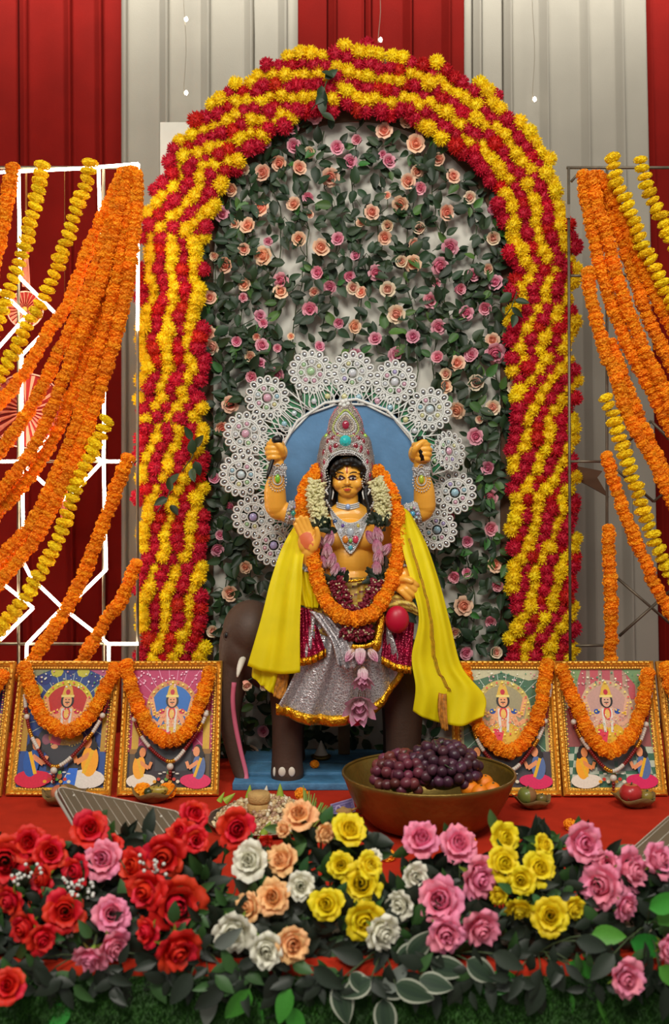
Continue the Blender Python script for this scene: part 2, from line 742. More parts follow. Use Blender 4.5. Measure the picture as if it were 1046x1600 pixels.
def leaf_matrix(p, ang, size, r, tilt=.5, d_lift=0.0):
    """Leaf blade at p pointing at image angle ang (0 = right, pi/2 = up), facing the hall."""
    x = Vector((math.cos(ang), -r.uniform(.0, tilt), math.sin(ang))).normalized()
    n = Vector((r.uniform(-.5, .5), -1, r.uniform(-.1, .6)))
    z = (n - x * n.dot(x)).normalized()
    y = z.cross(x)
    m = Matrix((x, y, z)).transposed().to_4x4()
    m.translation = p
    return m @ Matrix.Scale(size, 4)


# ================================================================== MARIGOLD GARLANDS
def garland(label, pts, kind='orange', size=.054, step=.025, group=None, name='marigold_garland', jit=.10, seed=0, twist=True, cat='garland'):
    """Flower heads threaded on a string along pts (world points)."""
    r = random.Random(len(label) * 31 + seed)
    curve = cr(pts, 60)
    sp = arclen(curve, step)
    top = max(pts, key=lambda p: p.z)
    t = thing(name, label, cat, top, group)
    part(t, 'thread', MB().add(tube(curve[::3] + [curve[-1]], .002, 4)), M_['thread'])
    meshes = MG_O if kind == 'orange' else MG_Y
    fr = frames_along(sp)
    for p, (tg, a, b) in zip(sp, fr):
        s = size * r.uniform(1 - jit, 1 + jit)
        ax = (tg + a * r.uniform(-.25, .25) + b * r.uniform(-.25, .25)).normalized()
        M = place(p - t.location + a * r.uniform(-.003, .003) + b * r.uniform(-.003, .003), ax, (s, s, s * r.uniform(.9, 1.15)), r.uniform(0, 6))
        link('marigold', r.choice(meshes), t, M=M)
    return t


def pl(d, *xy, d2=None):
    n = len(xy)
    return [P(x, y, d + ((d2 - d) * i / (n - 1) if d2 is not None else 0)) for i, (x, y) in enumerate(xy)]


DG = 3.66
GL = 'garlands over the lit panel'
garland('yellow marigold garland nearest the end of the lit panel, outermost of three', pl(DG, (67, 258), (58, 305), (45, 360), (36, 393), (23, 428), (11, 461), (0, 495), (-30, 570)), 'yellow', .059, .030, GL)
garland('long yellow marigold garland slanting between the two lit vertical strips', pl(DG, (140, 254), (133, 289), (120, 328), (107, 367), (94, 406), (81, 441), (62, 477), (45, 503), (23, 549), (3, 578), (-40, 640)), 'yellow', .059, .030, GL, seed=1)
garland('yellow marigold garland tied lowest on the lit panel, crossing to the picture frames', pl(DG - .05, (166, 656), (153, 685), (130, 734), (110, 786), (94, 835), (75, 874), (52, 913), (23, 955), (0, 984), (-40, 1030)), 'yellow', .059, .030, GL, seed=2)
garland('short orange marigold garland hanging at the outer end of the lit top strip', pl(DG, (19, 262), (13, 305), (4, 354), (-6, 400), (-25, 480)), 'orange', .056, .023, GL)
bunch = [
    ('first and uppermost orange strand of the bunch tied at the lit corner', DG + .03, ((194, 270), (175, 305), (156, 350), (136, 395), (120, 441), (104, 480), (78, 515), (49, 565), (20, 607), (-20, 650))),
    ('second orange strand from the top in the bunch tied at the lit corner', DG + .00, ((198, 270), (183, 312), (166, 368), (146, 430), (122, 490), (92, 550), (62, 612), (32, 662), (-8, 715), (-40, 750))),
    ('third orange strand from the top in the bunch tied at the lit corner', DG - .03, ((202, 268), (190, 320), (175, 375), (158, 440), (136, 500), (112, 560), (86, 625), (58, 690), (20, 745), (-30, 800))),
    ('fourth orange strand from the top in the bunch tied at the lit corner', DG + .02, ((205, 268), (196, 325), (184, 385), (168, 450), (148, 515), (124, 585), (100, 650), (70, 710), (30, 765), (-30, 830))),
    ('fifth orange strand from the top in the bunch tied at the lit corner', DG - .02, ((208, 268), (201, 330), (190, 400), (176, 465), (158, 530), (136, 610), (110, 690), (81, 754), (49, 819), (0, 872), (-30, 900))),
    ('sixth orange strand from the top in the bunch tied at the lit corner', DG + .04, ((211, 270), (207, 335), (198, 400), (186, 470), (170, 545), (148, 625), (128, 690), (104, 745), (66, 815), (12, 872), (-30, 910))),
    ('lowest orange strand of the bunch tied at the lit corner', DG - .04, ((214, 272), (212, 340), (204, 410), (195, 474), (178, 535), (160, 600), (142, 655), (126, 700), (98, 760), (55, 842), (8, 900), (-30, 945))),
]
for i, (lb, d, xy) in enumerate(bunch):
    garland(lb, pl(d, *xy), 'orange', .052, .022, 'orange bunch on the lit panel', seed=10 + i)
garland('orange marigold garland tied beside the arch edge, crossing the lowest lit cross', pl(DG - .02, (201, 716), (182, 763), (162, 815), (143, 864), (123, 916), (101, 955), (75, 997), (49, 1033), (34, 1060)), 'orange', .054, .023, GL, seed=20)
garland('shortest orange garland, beside the foot of the arch above the magenta picture', pl(DG - .02, (212, 880), (192, 932), (162, 975), (130, 1030), (116, 1056)), 'orange', .054, .023, GL, seed=21)

GR = 'garlands over the unlit rod frame'
garland('orange strand nearest the arch in the bunch on the unlit rod frame', pl(DG, (911, 273), (918, 317), (929, 371), (939, 422), (954, 466), (970, 512), (985, 545), (1003, 581), (1026, 627), (1060, 690)), 'orange', .056, .024, 'orange bunch on the rod frame', seed=30)
garland('second orange strand from the arch in the bunch on the rod frame', pl(DG - .02, (924, 275), (936, 332), (952, 384), (969, 448), (990, 507), (1009, 550), (1030, 594), (1044, 625), (1070, 680)), 'orange', .056, .024, 'orange bunch on the rod frame', seed=31)
garland('third orange strand from the arch in the bunch on the rod frame', pl(DG + .02, (934, 275), (956, 333), (975, 384), (993, 435), (1009, 486), (1030, 530), (1050, 570), (1075, 620)), 'orange', .056, .024, 'orange bunch on the rod frame', seed=32)
garland('outermost orange strand in the bunch on the rod frame', pl(DG, (942, 280), (964, 325), (985, 372), (1005, 420), (1026, 465), (1048, 505), (1075, 550)), 'orange', .056, .024, 'orange bunch on the rod frame', seed=33)
garland('long orange garland tied on the first cross rod beside the arch', pl(DG - .03, (920, 425), (924, 461), (934, 507), (947, 553), (963, 589), (976, 635), (997, 679), (1020, 718), (1041, 763), (1070, 820)), 'orange', .052, .023, GR, seed=34)
garland('orange garland running doubled alongside the long one on the rod frame', pl(DG + .01, (954, 536), (972, 580), (990, 630), (1010, 678), (1032, 722), (1060, 775)), 'orange', .052, .023, GR, seed=35)
garland('yellow marigold garland over the top rod beside the orange bunch', pl(DG - .04, (958, 246), (964, 286), (980, 318), (993, 353), (1005, 384), (1023, 418), (1044, 461), (1075, 520)), 'yellow', .059, .030, GR, seed=36)
garland('yellow marigold garland at the outer end of the top rod', pl(DG - .04, (1001, 250), (1011, 289), (1026, 322), (1044, 363), (1075, 420)), 'yellow', .059, .030, GR, seed=37)
garland('yellow marigold garland tied midway down the unlit rod frame', pl(DG - .04, (946, 622), (958, 648), (971, 693), (982, 729), (997, 769), (1008, 805), (1022, 842), (1036, 873), (1050, 900), (1075, 940)), 'yellow', .059, .030, GR, seed=38)
garland('orange garland below the lower yellow one, tied to the upright rod', pl(DG - .02, (949, 712), (957, 741), (971, 786), (988, 831), (1005, 870), (1022, 909), (1041, 943), (1070, 990)), 'orange', .052, .023, GR, seed=39)
garland('orange garland hanging straight down the upright rod to the picture frame', pl(DG - .03, (951, 826), (952, 853), (955, 937), (955, 1000), (955, 1045)), 'orange', .052, .021, GR, seed=40)


# ================================================================== LIT PANEL AND UNLIT ROD FRAME
DP = 3.78


def seg(parent, name, a, b, r, m, n=6, d=DP):
    return part(parent, name, MB().add(tube([P(a[0], a[1], d), P(b[0], b[1], d)], r, n)), m)


lp = thing('lit_panel', 'iron frame panel with white light strips in a hexagon pattern before the red curtain', 'light panel', P(100, 1190, DP))
strips = [((-60, 272), (130, 263)), ((130, 263), (216, 256)), ((29, 268), (31, 386)), ((31, 386), (32, 435)), ((32, 435), (86, 489)), ((154, 261), (157, 360)),
          ((157, 360), (163, 600)), ((163, 600), (162, 721)), ((162, 721), (166, 890)), ((166, 890), (123, 932)), ((123, 932), (97, 950)), ((97, 950), (42, 1007)),
          ((42, 1007), (39, 1100)), ((216, 256), (215, 516)), ((0, 454), (42, 493)), ((42, 493), (-4, 545)),
          ((70, 518), (34, 555)), ((34, 555), (34, 659)), ((34, 659), (36, 809)), ((36, 809), (37, 880)), ((37, 880), (49, 903)), ((49, 903), (97, 949)),
          ((97, 949), (151, 991)), ((151, 991), (169, 1006)), ((169, 1006), (216, 1006)), ((170, 1006), (170, 1100)), ((8, 915), (52, 950)), ((52, 950), (0, 1000)),
          ((-30, 721), (29, 721)), ((162, 721), (206, 721)), ((80, 680), (55, 707)), ((42, 731), (70, 757)), ((94, 783), (112, 772)), ((112, 772), (159, 722)),
          ((159, 722), (130, 689)), ((-30, 890), (8, 915))]
for a, b in strips:
    L = part(lp, 'light_strip', MB().add(tube([P(a[0], a[1], DP - .012), P(b[0], b[1], DP - .012)], .0062, 8)), M_['led'])
for x in (29, 162, 215):
    seg(lp, 'upright_rod', (x, 262), (x, 1200), .006, M_['rod'])
for y in (262, 721, 1006):
    seg(lp, 'cross_rod', (-60, y), (216, y), .006, M_['rod'])

# pleated paper fans behind it
M_['fan'] = mat('fan_paper', (214, 96, 78), .7, attr=True)


def fan(px, py, rpx, label):
    d = DP + .05
    c = P(px, py, d)
    t = thing('paper_fan', label, 'paper fan', c, 'pleated paper fans')
    r = rpx * d / F
    n = 48
    mb = MB()
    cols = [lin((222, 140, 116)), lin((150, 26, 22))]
    for k in range(n):
        w0, w1 = 2 * PI * k / n, 2 * PI * (k + 1) / n
        z0, z1 = (0, .010) if k % 2 else (.010, 0)
        for (r0, r1) in ((.12 * r, .96 * r),):
            q = [c + Vector((r0 * math.cos(w0), -z0, r0 * math.sin(w0))), c + Vector((r1 * math.cos(w0), -z0, r1 * math.sin(w0))),
                 c + Vector((r1 * math.cos(w1), -z1, r1 * math.sin(w1))), c + Vector((r0 * math.cos(w1), -z1, r0 * math.sin(w1)))]
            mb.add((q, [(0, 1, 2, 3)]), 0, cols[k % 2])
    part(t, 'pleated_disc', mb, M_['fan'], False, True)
    rim = [c + Vector((r * math.cos(2 * PI * k / 36), -.006, r * math.sin(2 * PI * k / 36))) for k in range(37)]
    part(t, 'rim', MB().add(tube(rim, .003, 5, False), 0, lin((238, 176, 156))), M_['fan'], True, True)
    part(t, 'centre_button', MB().add(ell(c + Vector((0, -.008, 0)), (.16 * r, .012, .16 * r)), 0, lin((228, 140, 60))), M_['fan'], True, True)
    hang = P(px, py, d)
    part(t, 'cord', MB().add(tube([c + Vector((0, .006, r * .9)), P(px, 262, DP)], .0007, 4)), M_['thread'])
    return t


fan(40, 484, 28, 'small pleated paper fan behind the upper lit chevron')
fan(42, 642, 58, 'large pleated paper fan behind the lit panel halfway up')
for px, y0, y1, lb in ((101, 730, 812, 'pale pink thread tassel hanging behind the lit cross'), (41, 395, 448, 'small pink bead tassel hanging above the upper paper fan')):
    t = thing('tassel', lb, 'tassel', P(px, y1, DP + .04))
    mb = MB()
    for k in range(14):
        o = (k - 6.5) * .9
        mb.add(tube([P(px + o * .35, y0, DP + .04), P(px + o * .8, (y0 + y1) / 2, DP + .04 + .004 * (k % 3)), P(px + o, y1, DP + .04)], .0013, 4), 0, lin((226, 130, 110)))
    part(t, 'threads', mb, M_['fan'], True, True)
    part(t, 'knot', MB().add(ell(P(px, y0, DP + .04), .011), 0, lin((200, 60, 50))), M_['fan'], True, True)
    part(t, 'cord', MB().add(tube([P(px, y0, DP + .04), P(px, 262, DP)], .0007, 4)), M_['thread'])

# right: the same frame with bare rods
rf = thing('rod_frame', 'bare grey iron rod frame standing before the white curtain', 'metal frame', P(960, 1190, DP))
rods = [('cross_rod', (886, 262), (1120, 262)), ('upright_rod', (889, 261), (892, 1196)), ('upright_rod', (949, 262), (949, 1196)), ('cross_rod', (892, 431), (924, 431)),
        ('cross_rod', (892, 721), (950, 721)), ('cross_rod', (900, 1009), (952, 1008)), ('diagonal_rod', (966, 904), (1060, 985)), ('diagonal_rod', (968, 994), (1041, 929)),
        ('diagonal_rod', (1041, 929), (1075, 900)), ('diagonal_rod', (949, 721), (1022, 784)), ('diagonal_rod', (1022, 784), (1075, 740)), ('diagonal_rod', (978, 694), (1018, 658)), ('diagonal_rod', (1018, 658), (1060, 700)),
        ('diagonal_rod', (893, 284), (912, 262)), ('diagonal_rod', (1032, 476), (1060, 455)), ('cross_rod', (924, 431), (1040, 431))]
for nm, a, b in rods:
    seg(rf, nm, a, b, .0055, M_['rod'])
part(rf, 'paper_tag', MB().add(box(P(888, 330, DP - .012), (.016, .002, .05))), M_['white_cloth'], False)
# broken ply scrap behind the arch
mb = MB().add(prism([(0, 0), (.105, -.02), (.085, -.045), (.13, -.12), (.05, -.075), (0, -.05)], Matrix.Translation(P(898, 728, 3.92)) @ Matrix.Rotation(PI / 2, 4, 'X'), .012))
solo('plywood_scrap', mb, M_['darkwood'], 'broken plywood piece sticking out behind the arch', 'plywood', smooth=False)

# ================================================================== WHITE BOARD AND FLOWER ARCH
DB = 3.99
DA = 3.90
ACX, ACY, RI, RO = 558.0, 413.0, 243.0, 338.0
board = thing('flower_board', 'white painted board behind the rose vines, square shoulder beside the arch', 'board', P(558, 1180, DB))
pts = [P(250, 1180, DB), P(250, 190, DB), P(828, 190, DB), P(828, 1180, DB)]
v = [p + Vector((0, .006, 0)) for p in pts] + [p + Vector((0, .022, 0)) for p in pts]
part(board, 'panel', MB().add((v, [(0, 1, 2, 3), (7, 6, 5, 4), (0, 4, 5, 1), (1, 5, 6, 2), (2, 6, 7, 3), (3, 7, 4, 0)])), M_['board'], False)
mb = MB()
for i in range(40):
    a0, a1 = PI * i / 40, PI * (i + 1) / 40
    q = [P(ACX + r * math.cos(a), ACY - r * math.sin(a), DB - .012) for r, a in ((RI - 18, a0), (RO - 6, a0), (RO - 6, a1), (RI - 18, a1))]
    q2 = [p + Vector((0, .016, 0)) for p in q]
    mb.add((q + q2, [(0, 3, 2, 1), (4, 5, 6, 7), (1, 2, 6, 5), (0, 4, 7, 3)]))
for sx in (-1, 1):
    x0, x1 = ACX + sx * (RI - 18), ACX + sx * (RO - 6)
    q = [P(x0, ACY, DB - .012), P(x1, ACY, DB - .012), P(x1, 1190, DB - .012), P(x0, 1190, DB - .012)]
    q2 = [p + Vector((0, .016, 0)) for p in q]
    mb.add((q + q2, [(0, 1, 2, 3), (7, 6, 5, 4), (1, 5, 6, 2), (0, 3, 7, 4)]))
arch = thing('flower_arch', 'tall arch covered in wavy bands of red and yellow flower heads', 'flower arch', P(558, 1190, DA))
part(arch, 'arch_board', mb, M_['darkwood'], False)

side = 1165 - ACY
arcL = PI * (RI + RO) / 2
tot = side * 2 + arcL


def arch_pos(s, w):
    """s: run along the arch in photo pixels from the left foot; w: 0 outer edge .. 1 inner edge."""
    if s < side:
        return ACX - RO + (RO - RI) * w, 1165 - s
    if s < side + arcL:
        a = PI - PI * (s - side) / arcL
        rad = RO - (RO - RI) * w
        return ACX + rad * math.cos(a), ACY - rad * math.sin(a)
    return ACX + RO - (RO - RI) * w, ACY + (s - side - arcL)


heads = []
rr = random.Random(11)
step = 15.5
ph = 0.0
n_rows = int(tot / step)
NC = 6
drift = 0.0
for j in range(n_rows + 1):
    s = j * step
    # bands wander across the arch: slopes change sign from stretch to stretch
    t = s / tot
    x_, y_ = arch_pos(s, .5)
    if x_ < ACX:
        slope = .26 if y_ > 730 else .42 if y_ > 570 else .05 if y_ > 360 else .50 if y_ > 190 or x_ < 420 else .38
    else:
        slope = .10 if y_ < 190 else -.04 if y_ < 415 else .50 if y_ < 660 else .30
    slope += .20 * math.sin(s * .048 + .4) + .14 * math.sin(s * .11)
    if rr.random() < .09:
        slope += rr.choice((-1, 1)) * rr.uniform(.5, 1.0)
    drift += slope
    fr_ = drift % 1.0
    base = math.floor(drift)
    for k in range(-1, NC + 1):
        w = (k + fr_ + .0) / (NC - .6) + rr.uniform(-.035, .035)
        if w < -.04 or w > 1.04:
            continue
        x, y = arch_pos(s + rr.uniform(-3, 3), w)
        red = (k - base) % 2 == 0
        heads.append((x, y, DA + rr.uniform(-.012, .012), red, rr.uniform(.066, .082)))
vis = [i for i, h in enumerate(heads) if h[1] < 1030]
rr.shuffle(vis)
chosen = set(vis[:298])
bulk = {True: MB(), False: MB()}
for i, (x, y, d, red, sz) in enumerate(heads):
    p = P(x, y, d)
    Mx = place(p, Vector((rr.uniform(-.5, .5), -1, rr.uniform(-.5, .5))), sz, rr.uniform(0, 6))
    if i in chosen:
        me = rr.choice(CH_R if red else CH_Y)
        M2 = Mx.copy()
        M2.translation = p - arch.location
        link('flower_head', me, arch, M=M2)
    else:
        src = (CH_R if red else CH_Y)[i % 2]
        bulk[red].add(([v.co for v in src.vertices], [tuple(q.vertices) for q in src.polygons]), 0 if red else 1, None, Mx)
allm = MB()
for k, b in bulk.items():
    n0 = len(allm.v)
    allm.v += b.v
    allm.f += [tuple(i + n0 for i in q) for q in b.f]
    allm.m += b.m
    allm.c += b.c
o = part(arch, 'flower_heads', allm, [M_['chry_r'], M_['chry_y']], False)
o['kind'] = 'stuff'
print('arch heads', len(heads))

# ================================================================== ROSE VINES ON THE BOARD
roses = """455 201 P 24;415 225 P 19;458 228 P 24;485 238 C 18;526 231 P 23;547 253 P 21;559 219 P 20;437 255 O 25;381 264 C 20;412 271 O 28;467 263 O 24;517 277 O 26;362 296 O 22;482 309 P 22
408 326 O 25;460 320 O 24;484 335 O 13;346 335 P 23;388 354 O 27;367 350 O 14;467 374 O 24;529 374 P 22;419 377 P 13;381 390 O 20;412 400 O 27;501 388 O 29;354 414 O 26;336 400 C 18
557 401 P 20;498 426 P 25;545 432 P 22;552 450 C 21;440 439 P 24;439 456 O 22;516 448 P 22;491 456 O 14;328 466 O 23;382 445 O 18;380 465 P 13;485 483 P 26;406 494 P 18;412 505 P 16;530 504 P 20
553 510 O 23;326 521 O 22;333 542 C 24;370 534 P 20;409 540 P 20;401 526 O 13;499 542 P 18;455 526 O 12;392 556 C 22;434 544 P 14;554 554 P 18
601 205 O 24;636 189 O 23;656 206 P 15;649 226 O 31;693 220 O 23;607 253 P 24;599 242 P 16;687 250 O 22;652 268 O 18;637 284 O 25;708 276 O 21;658 294 P 21;735 309 C 20;626 319 O 23;697 332 O 26
606 306 O 13;769 327 P 20;607 353 C 24;601 371 O 23;657 358 C 25;771 373 C 27;647 381 O 17;581 332 O 22;565 348 O 17;704 386 P 24;646 412 O 24;628 410 C 24;687 416 P 26;587 426 P 22;738 431 P 22
764 421 C 22;775 442 P 22;681 443 P 18;718 452 P 22;606 453 C 25;565 457 O 20;672 470 P 23;758 481 P 25;620 491 C 29;729 489 P 21;685 511 P 22;646 527 P 23;587 530 P 22;807 522 P 24;770 532 O 21
620 553 P 20;685 559 P 24;738 554 P 23;774 552 P 30
390 559 C 22;394 589 P 22;433 585 P 22;407 568 P 16;360 632 O 24;347 669 O 24;334 748 P 22;360 791 P 18;339 858 P 22;384 886 O 18;360 927 O 26;334 987 C 24;319 712 P 20;344 836 P 16;318 542 O 16
556 553 P 16;618 555 P 22;715 568 O 23;736 557 P 24;698 585 C 24;695 604 O 22;745 598 C 25;715 641 O 24;771 637 C 24;743 682 P 24;764 731 P 26;766 776 P 23;766 826 P 24;730 845 P 22;706 806 P 18
711 901 P 22;730 895 P 18;773 882 O 24;777 914 P 22;724 947 O 28;767 970 P 22;711 987 C 22;728 1020 P 22;775 1020 C 24;803 605 C 21;720 770 P 18;750 655 C 16;357 985 C 18;412 1142 P 22;395 1177 O 24;492 181 P 22;574 168 O 20"""
RL = []
for ln in roses.replace('\n', ';').split(';'):
    x, y, k, s = ln.split()
    RL.append((float(x), float(y), k, float(s)))
NV = 11
x_of = lambda i: 342 + (774 - 342) * i / (NV - 1)
ordinal = ['first', 'second', 'third', 'fourth', 'fifth', 'sixth', 'seventh', 'eighth', 'ninth', 'tenth', 'eleventh']
vine_label = ['rose vine along the inner edge of the arch on the lit panel side'] + \
    [ordinal[i] + ' rose vine on the white board counting from the lit panel' for i in range(1, 10)] + ['rose vine along the inner edge of the arch on the rod frame side']
rv = random.Random(21)
DV = 3.972
for i in range(NV):
    xm = x_of(i)
    ytop = 205 if 3 <= i <= 7 else (235 if 2 <= i <= 8 else 290 if i in (1, 9) else 350)
    t = thing('rose_vine', vine_label[i], 'rose vine', P(xm, ytop, DV), 'rose vines on the board')
    path = []
    y = ytop
    ph = rv.uniform(0, 6)
    while y < 1178:
        path.append((xm + 11 * math.sin(y * .021 + ph) + rv.uniform(-4, 4), y))
        y += 22
    path.append((xm, 1185))
    mb = MB()
    mb.add(tube([P(a, b, DV - rv.uniform(0, .012)) for a, b in path], .0022, 4))
    nodes = []
    mine = [q for q in RL if min(range(NV), key=lambda k: abs(x_of(k) - q[0])) == i]
    leaves = []
    for (x, y, k, s) in mine:
        me = rv.choice(WR[k])
        d = DV - .030
        ax = Vector((rv.uniform(-.55, .55), -1, rv.uniform(-.55, .25)))
        sz = s * d / F * 1.32
        M = place(P(x, y, d) - t.location - ax.normalized() * sz * .25, ax, sz, rv.uniform(0, 6))
        o = link('rose', me, t, M=M)
        o['label'] = ROSE_WORD[k] + ' rose head'
        a = min(path, key=lambda q: abs(q[1] - (y + 25)))
        e = P(x, y, d + .012)
        b = P(a[0], a[1], DV - .004)
        mb.add(tube([b, (b + e) / 2 + Vector((rv.uniform(-.02, .02), -.01, rv.uniform(-.02, .0))), e], .0018, 4))
        for q in range(3):
            ang = rv.uniform(0, 6.28)
            leaves.append((x + 13 * math.cos(ang), y - 12 * math.sin(ang) + 3, ang, rv.uniform(15, 21)))
    dens = 1.0
    for (a, b) in path:
        if b > 1050 and (a < 335 or a > 760):
            continue
        # the board shows through more towards the middle and the top
        mid = 1 - abs(a - 560) / 230
        n = 5 if mid < .45 else 4
        if rv.random() < .04 + mid * .55:
            n -= 3
        ca, cb = a + rv.uniform(-22, 22), b + rv.uniform(-8, 8)
        if n > 1:
            bb = P(a, b, DV - .004)
            e = P(ca, cb, DV - .02)
            mb.add(tube([bb, (bb + e) / 2 + Vector((0, -.012, .012)), e], .0015, 4))
        a0 = rv.uniform(0, 6.28)
        for q in range(max(n, 1)):
            ang = a0 + q * rv.uniform(1.0, 1.9)
            leaves.append((ca + 5 * math.cos(ang), cb - 5 * math.sin(ang), ang, rv.uniform(19, 28)))
    part(t, 'stem', mb, M_['stem'])
    for (x, y, ang, s) in leaves[:295]:
        dd = DV - rv.uniform(.008, .040)
        p = P(x, y, dd)
        bright = rv.random() < .10
        M = leaf_matrix(p - t.location, ang, s * dd / F, rv)
        link('leaf', rv.choice(LEAFB if bright else LEAF), t, M=M)

# sprays of leaves laid over the arch
for (x, y, n, lb) in ((503, 150, 7, 'dark leaf spray over the top of the flower arch'), (262, 778, 4, 'dark leaf spray on the lit panel leg of the arch'), (300, 715, 5, 'dark leaf spray where the arch leg meets the board'),
                      (800, 480, 4, 'dark leaf spray on the inner edge of the rod frame leg of the arch')):
    d = DA - .05
    t = thing('leaf_spray', lb, 'leaves', P(x, y, d), 'leaf sprays on the arch')
    part(t, 'stem', MB().add(tube([P(x - 16, y + 22, d + .01), P(x, y, d), P(x + 8, y - 24, d - .005)], .002, 4)), M_['stem'])
    for q in range(n):
        ang = rv.uniform(0, 6.28)
        yy = y + (q - n / 2) * 11
        link('leaf', rv.choice(LEAF), t, M=leaf_matrix(P(x + (q % 2) * 5, yy, d - .006) - t.location, ang, 24 * d / F, rv))


# ================================================================== ELEPHANT AND IDOL
M_['eleph'] = mat('elephant_paint', (74, 54, 42), .6, var=.12, scale=14, bump=.12, bscale=120)
M_['skin'] = mat('idol_skin', (248, 180, 66), .36, var=.05, scale=10, sss=.05, coat=.15)
M_['skin_red'] = mat('palm_red', (226, 110, 60), .45)
M_['pink'] = mat('pink_paint', (222, 112, 140), .6)
M_['ivory'] = mat('ivory_white', (222, 216, 200), .5)
M_['black'] = mat('black_paint', (14, 12, 12), .4)
M_['hair'] = mat('black_hair', (10, 9, 9), .5, bump=.4, bscale=90)
M_['bluewood'] = mat('blue_painted_wood', (70, 126, 168), .6, var=.22, scale=20, bump=.4, bscale=60)
M_['bluecloth'] = mat('blue_cloth', (92, 136, 178), .8, var=.14, scale=12, bump=.2, bscale=40)
M_['silverlace'] = mat('silver_lace', (226, 228, 224), .4, metal=.1, bump=.3, bscale=300)
M_['mirror'] = mat('mirror_sequin', (196, 198, 202), .10, metal=1.0, rand=.3)
M_['greenfoil'] = mat('green_foil', (40, 120, 76), .5)
M_['goldtrim'] = mat('gold_trim', (226, 166, 40), .22, metal=.95, var=.2, scale=60, bump=.6, bscale=110)
M_['magenta'] = mat('magenta_foil', (150, 14, 56), .3, metal=.55, var=.35, scale=50, bump=.4, bscale=160, vor=True)
M_['redfoil'] = mat('red_foil', (190, 14, 50), .4)
M_['gem'] = mat('cut_gem', (255, 255, 255), .12, attr=True, coat=1.0)
M_['scarf'] = mat('yellow_scarf', (255, 240, 4), .6, trans=.35, var=.05, scale=12)
M_['stripe'] = mat('scarf_border', (176, 112, 30), .6, var=.5, scale=80)
M_['dhoti'] = mat('dhoti_cloth', (255, 255, 255), .5, attr=True, var=.1, scale=50, bump=.15, bscale=200)
M_['lips'] = mat('lip_paint', (206, 76, 54), .4)
M_['eyewhite'] = mat('eye_white', (224, 216, 206), .3)
M_['brown'] = mat('eye_shadow', (96, 30, 14), .5)


def silver_skirt_mat():
    m = mat('silver_brocade', (206, 206, 208), .30, metal=.62)
    nt = m.node_tree
    b = nt.nodes['Principled BSDF']
    tc = nt.nodes.new('ShaderNodeTexCoord')
    v = nt.nodes.new('ShaderNodeTexVoronoi')
    v.feature = 'DISTANCE_TO_EDGE'
    v.inputs['Scale'].default_value = 105
    n = nt.nodes.new('ShaderNodeTexNoise')
    n.inputs['Scale'].default_value = 50
    ad = nt.nodes.new('ShaderNodeVectorMath')
    ad.operation = 'MULTIPLY_ADD'
    ad.inputs[1].default_value = (.02, .02, .02)
    nt.links.new(tc.outputs['Object'], n.inputs['Vector'])
    nt.links.new(n.outputs['Color'], ad.inputs[0])
    nt.links.new(tc.outputs['Object'], ad.inputs[2])
    nt.links.new(ad.outputs[0], v.inputs['Vector'])
    r = nt.nodes.new('ShaderNodeValToRGB')
    r.color_ramp.elements[0].position = .02
    r.color_ramp.elements[0].color = lin((236, 232, 232)) + (1,)
    r.color_ramp.elements[1].position = .09
    r.color_ramp.elements[1].color = lin((176, 172, 176)) + (1,)
    nt.links.new(v.outputs['Distance'], r.inputs['Fac'])
    nt.links.new(r.outputs['Color'], b.inputs['Base Color'])
    bp = nt.nodes.new('ShaderNodeBump')
    bp.inputs['Strength'].default_value = .35
    bp.inputs['Distance'].default_value = .01
    nt.links.new(v.outputs['Distance'], bp.inputs['Height'])
    nt.links.new(bp.outputs['Normal'], b.inputs['Normal'])
    return m


M_['silver'] = silver_skirt_mat()

K = 3.6 / F      # metres per photo pixel at the idol


def E(px, py, dd, rx, ry=None, rz=None, M=None, nu=32, nv=22):
    """Ellipsoid: px radii in the picture plane, ry in metres of depth."""
    return ell(P(px, py, 3.6 + dd), (rx * K, ry if ry is not None else rx * K, (rz if rz is not None else rx) * K), nu, nv, M)


def TB(pts, rs, n=12):
    p = [P(x, y, 3.6 + d) for x, y, d in pts]
    m = max(6, 4 * (len(p) - 1) + 1)
    c = cr(p, m)
    r = [q.x for q in cr([Vector((x, 0, 0)) for x in rs], m)]
    v, f = tube(c, [x * K for x in r], n * 2)
    for q, x in ((c[0], r[0]), (c[-1], r[-1])):          # rounded ends
        a, b = ell(q, x * K * .985, 20, 14)
        k = len(v)
        v = v + a
        f = f + [tuple(i + k for i in t) for t in b]
    return v, f


# ---------------------------------------------------------------- blue plank base
base = thing('blue_base', 'low blue painted wooden base with cracked paint under the elephant', 'plinth', P(520, 1232, 3.7))
bz = TZ
for i, (y0, y1, h) in enumerate(((3.49, 3.60, .026), (3.604, 3.75, .034), (3.754, 3.96, .034))):
    part(base, 'plank', MB().add(rbox(((P(372 - 4 * (i == 0), 0, 3.6).x + P(690, 0, 3.6).x) / 2, (y0 + y1) / 2, bz + h / 2), (P(690, 0, 3.6).x - P(372 - 4 * (i == 0), 0, 3.6).x, y1 - y0, h), .004)), M_['bluewood'])

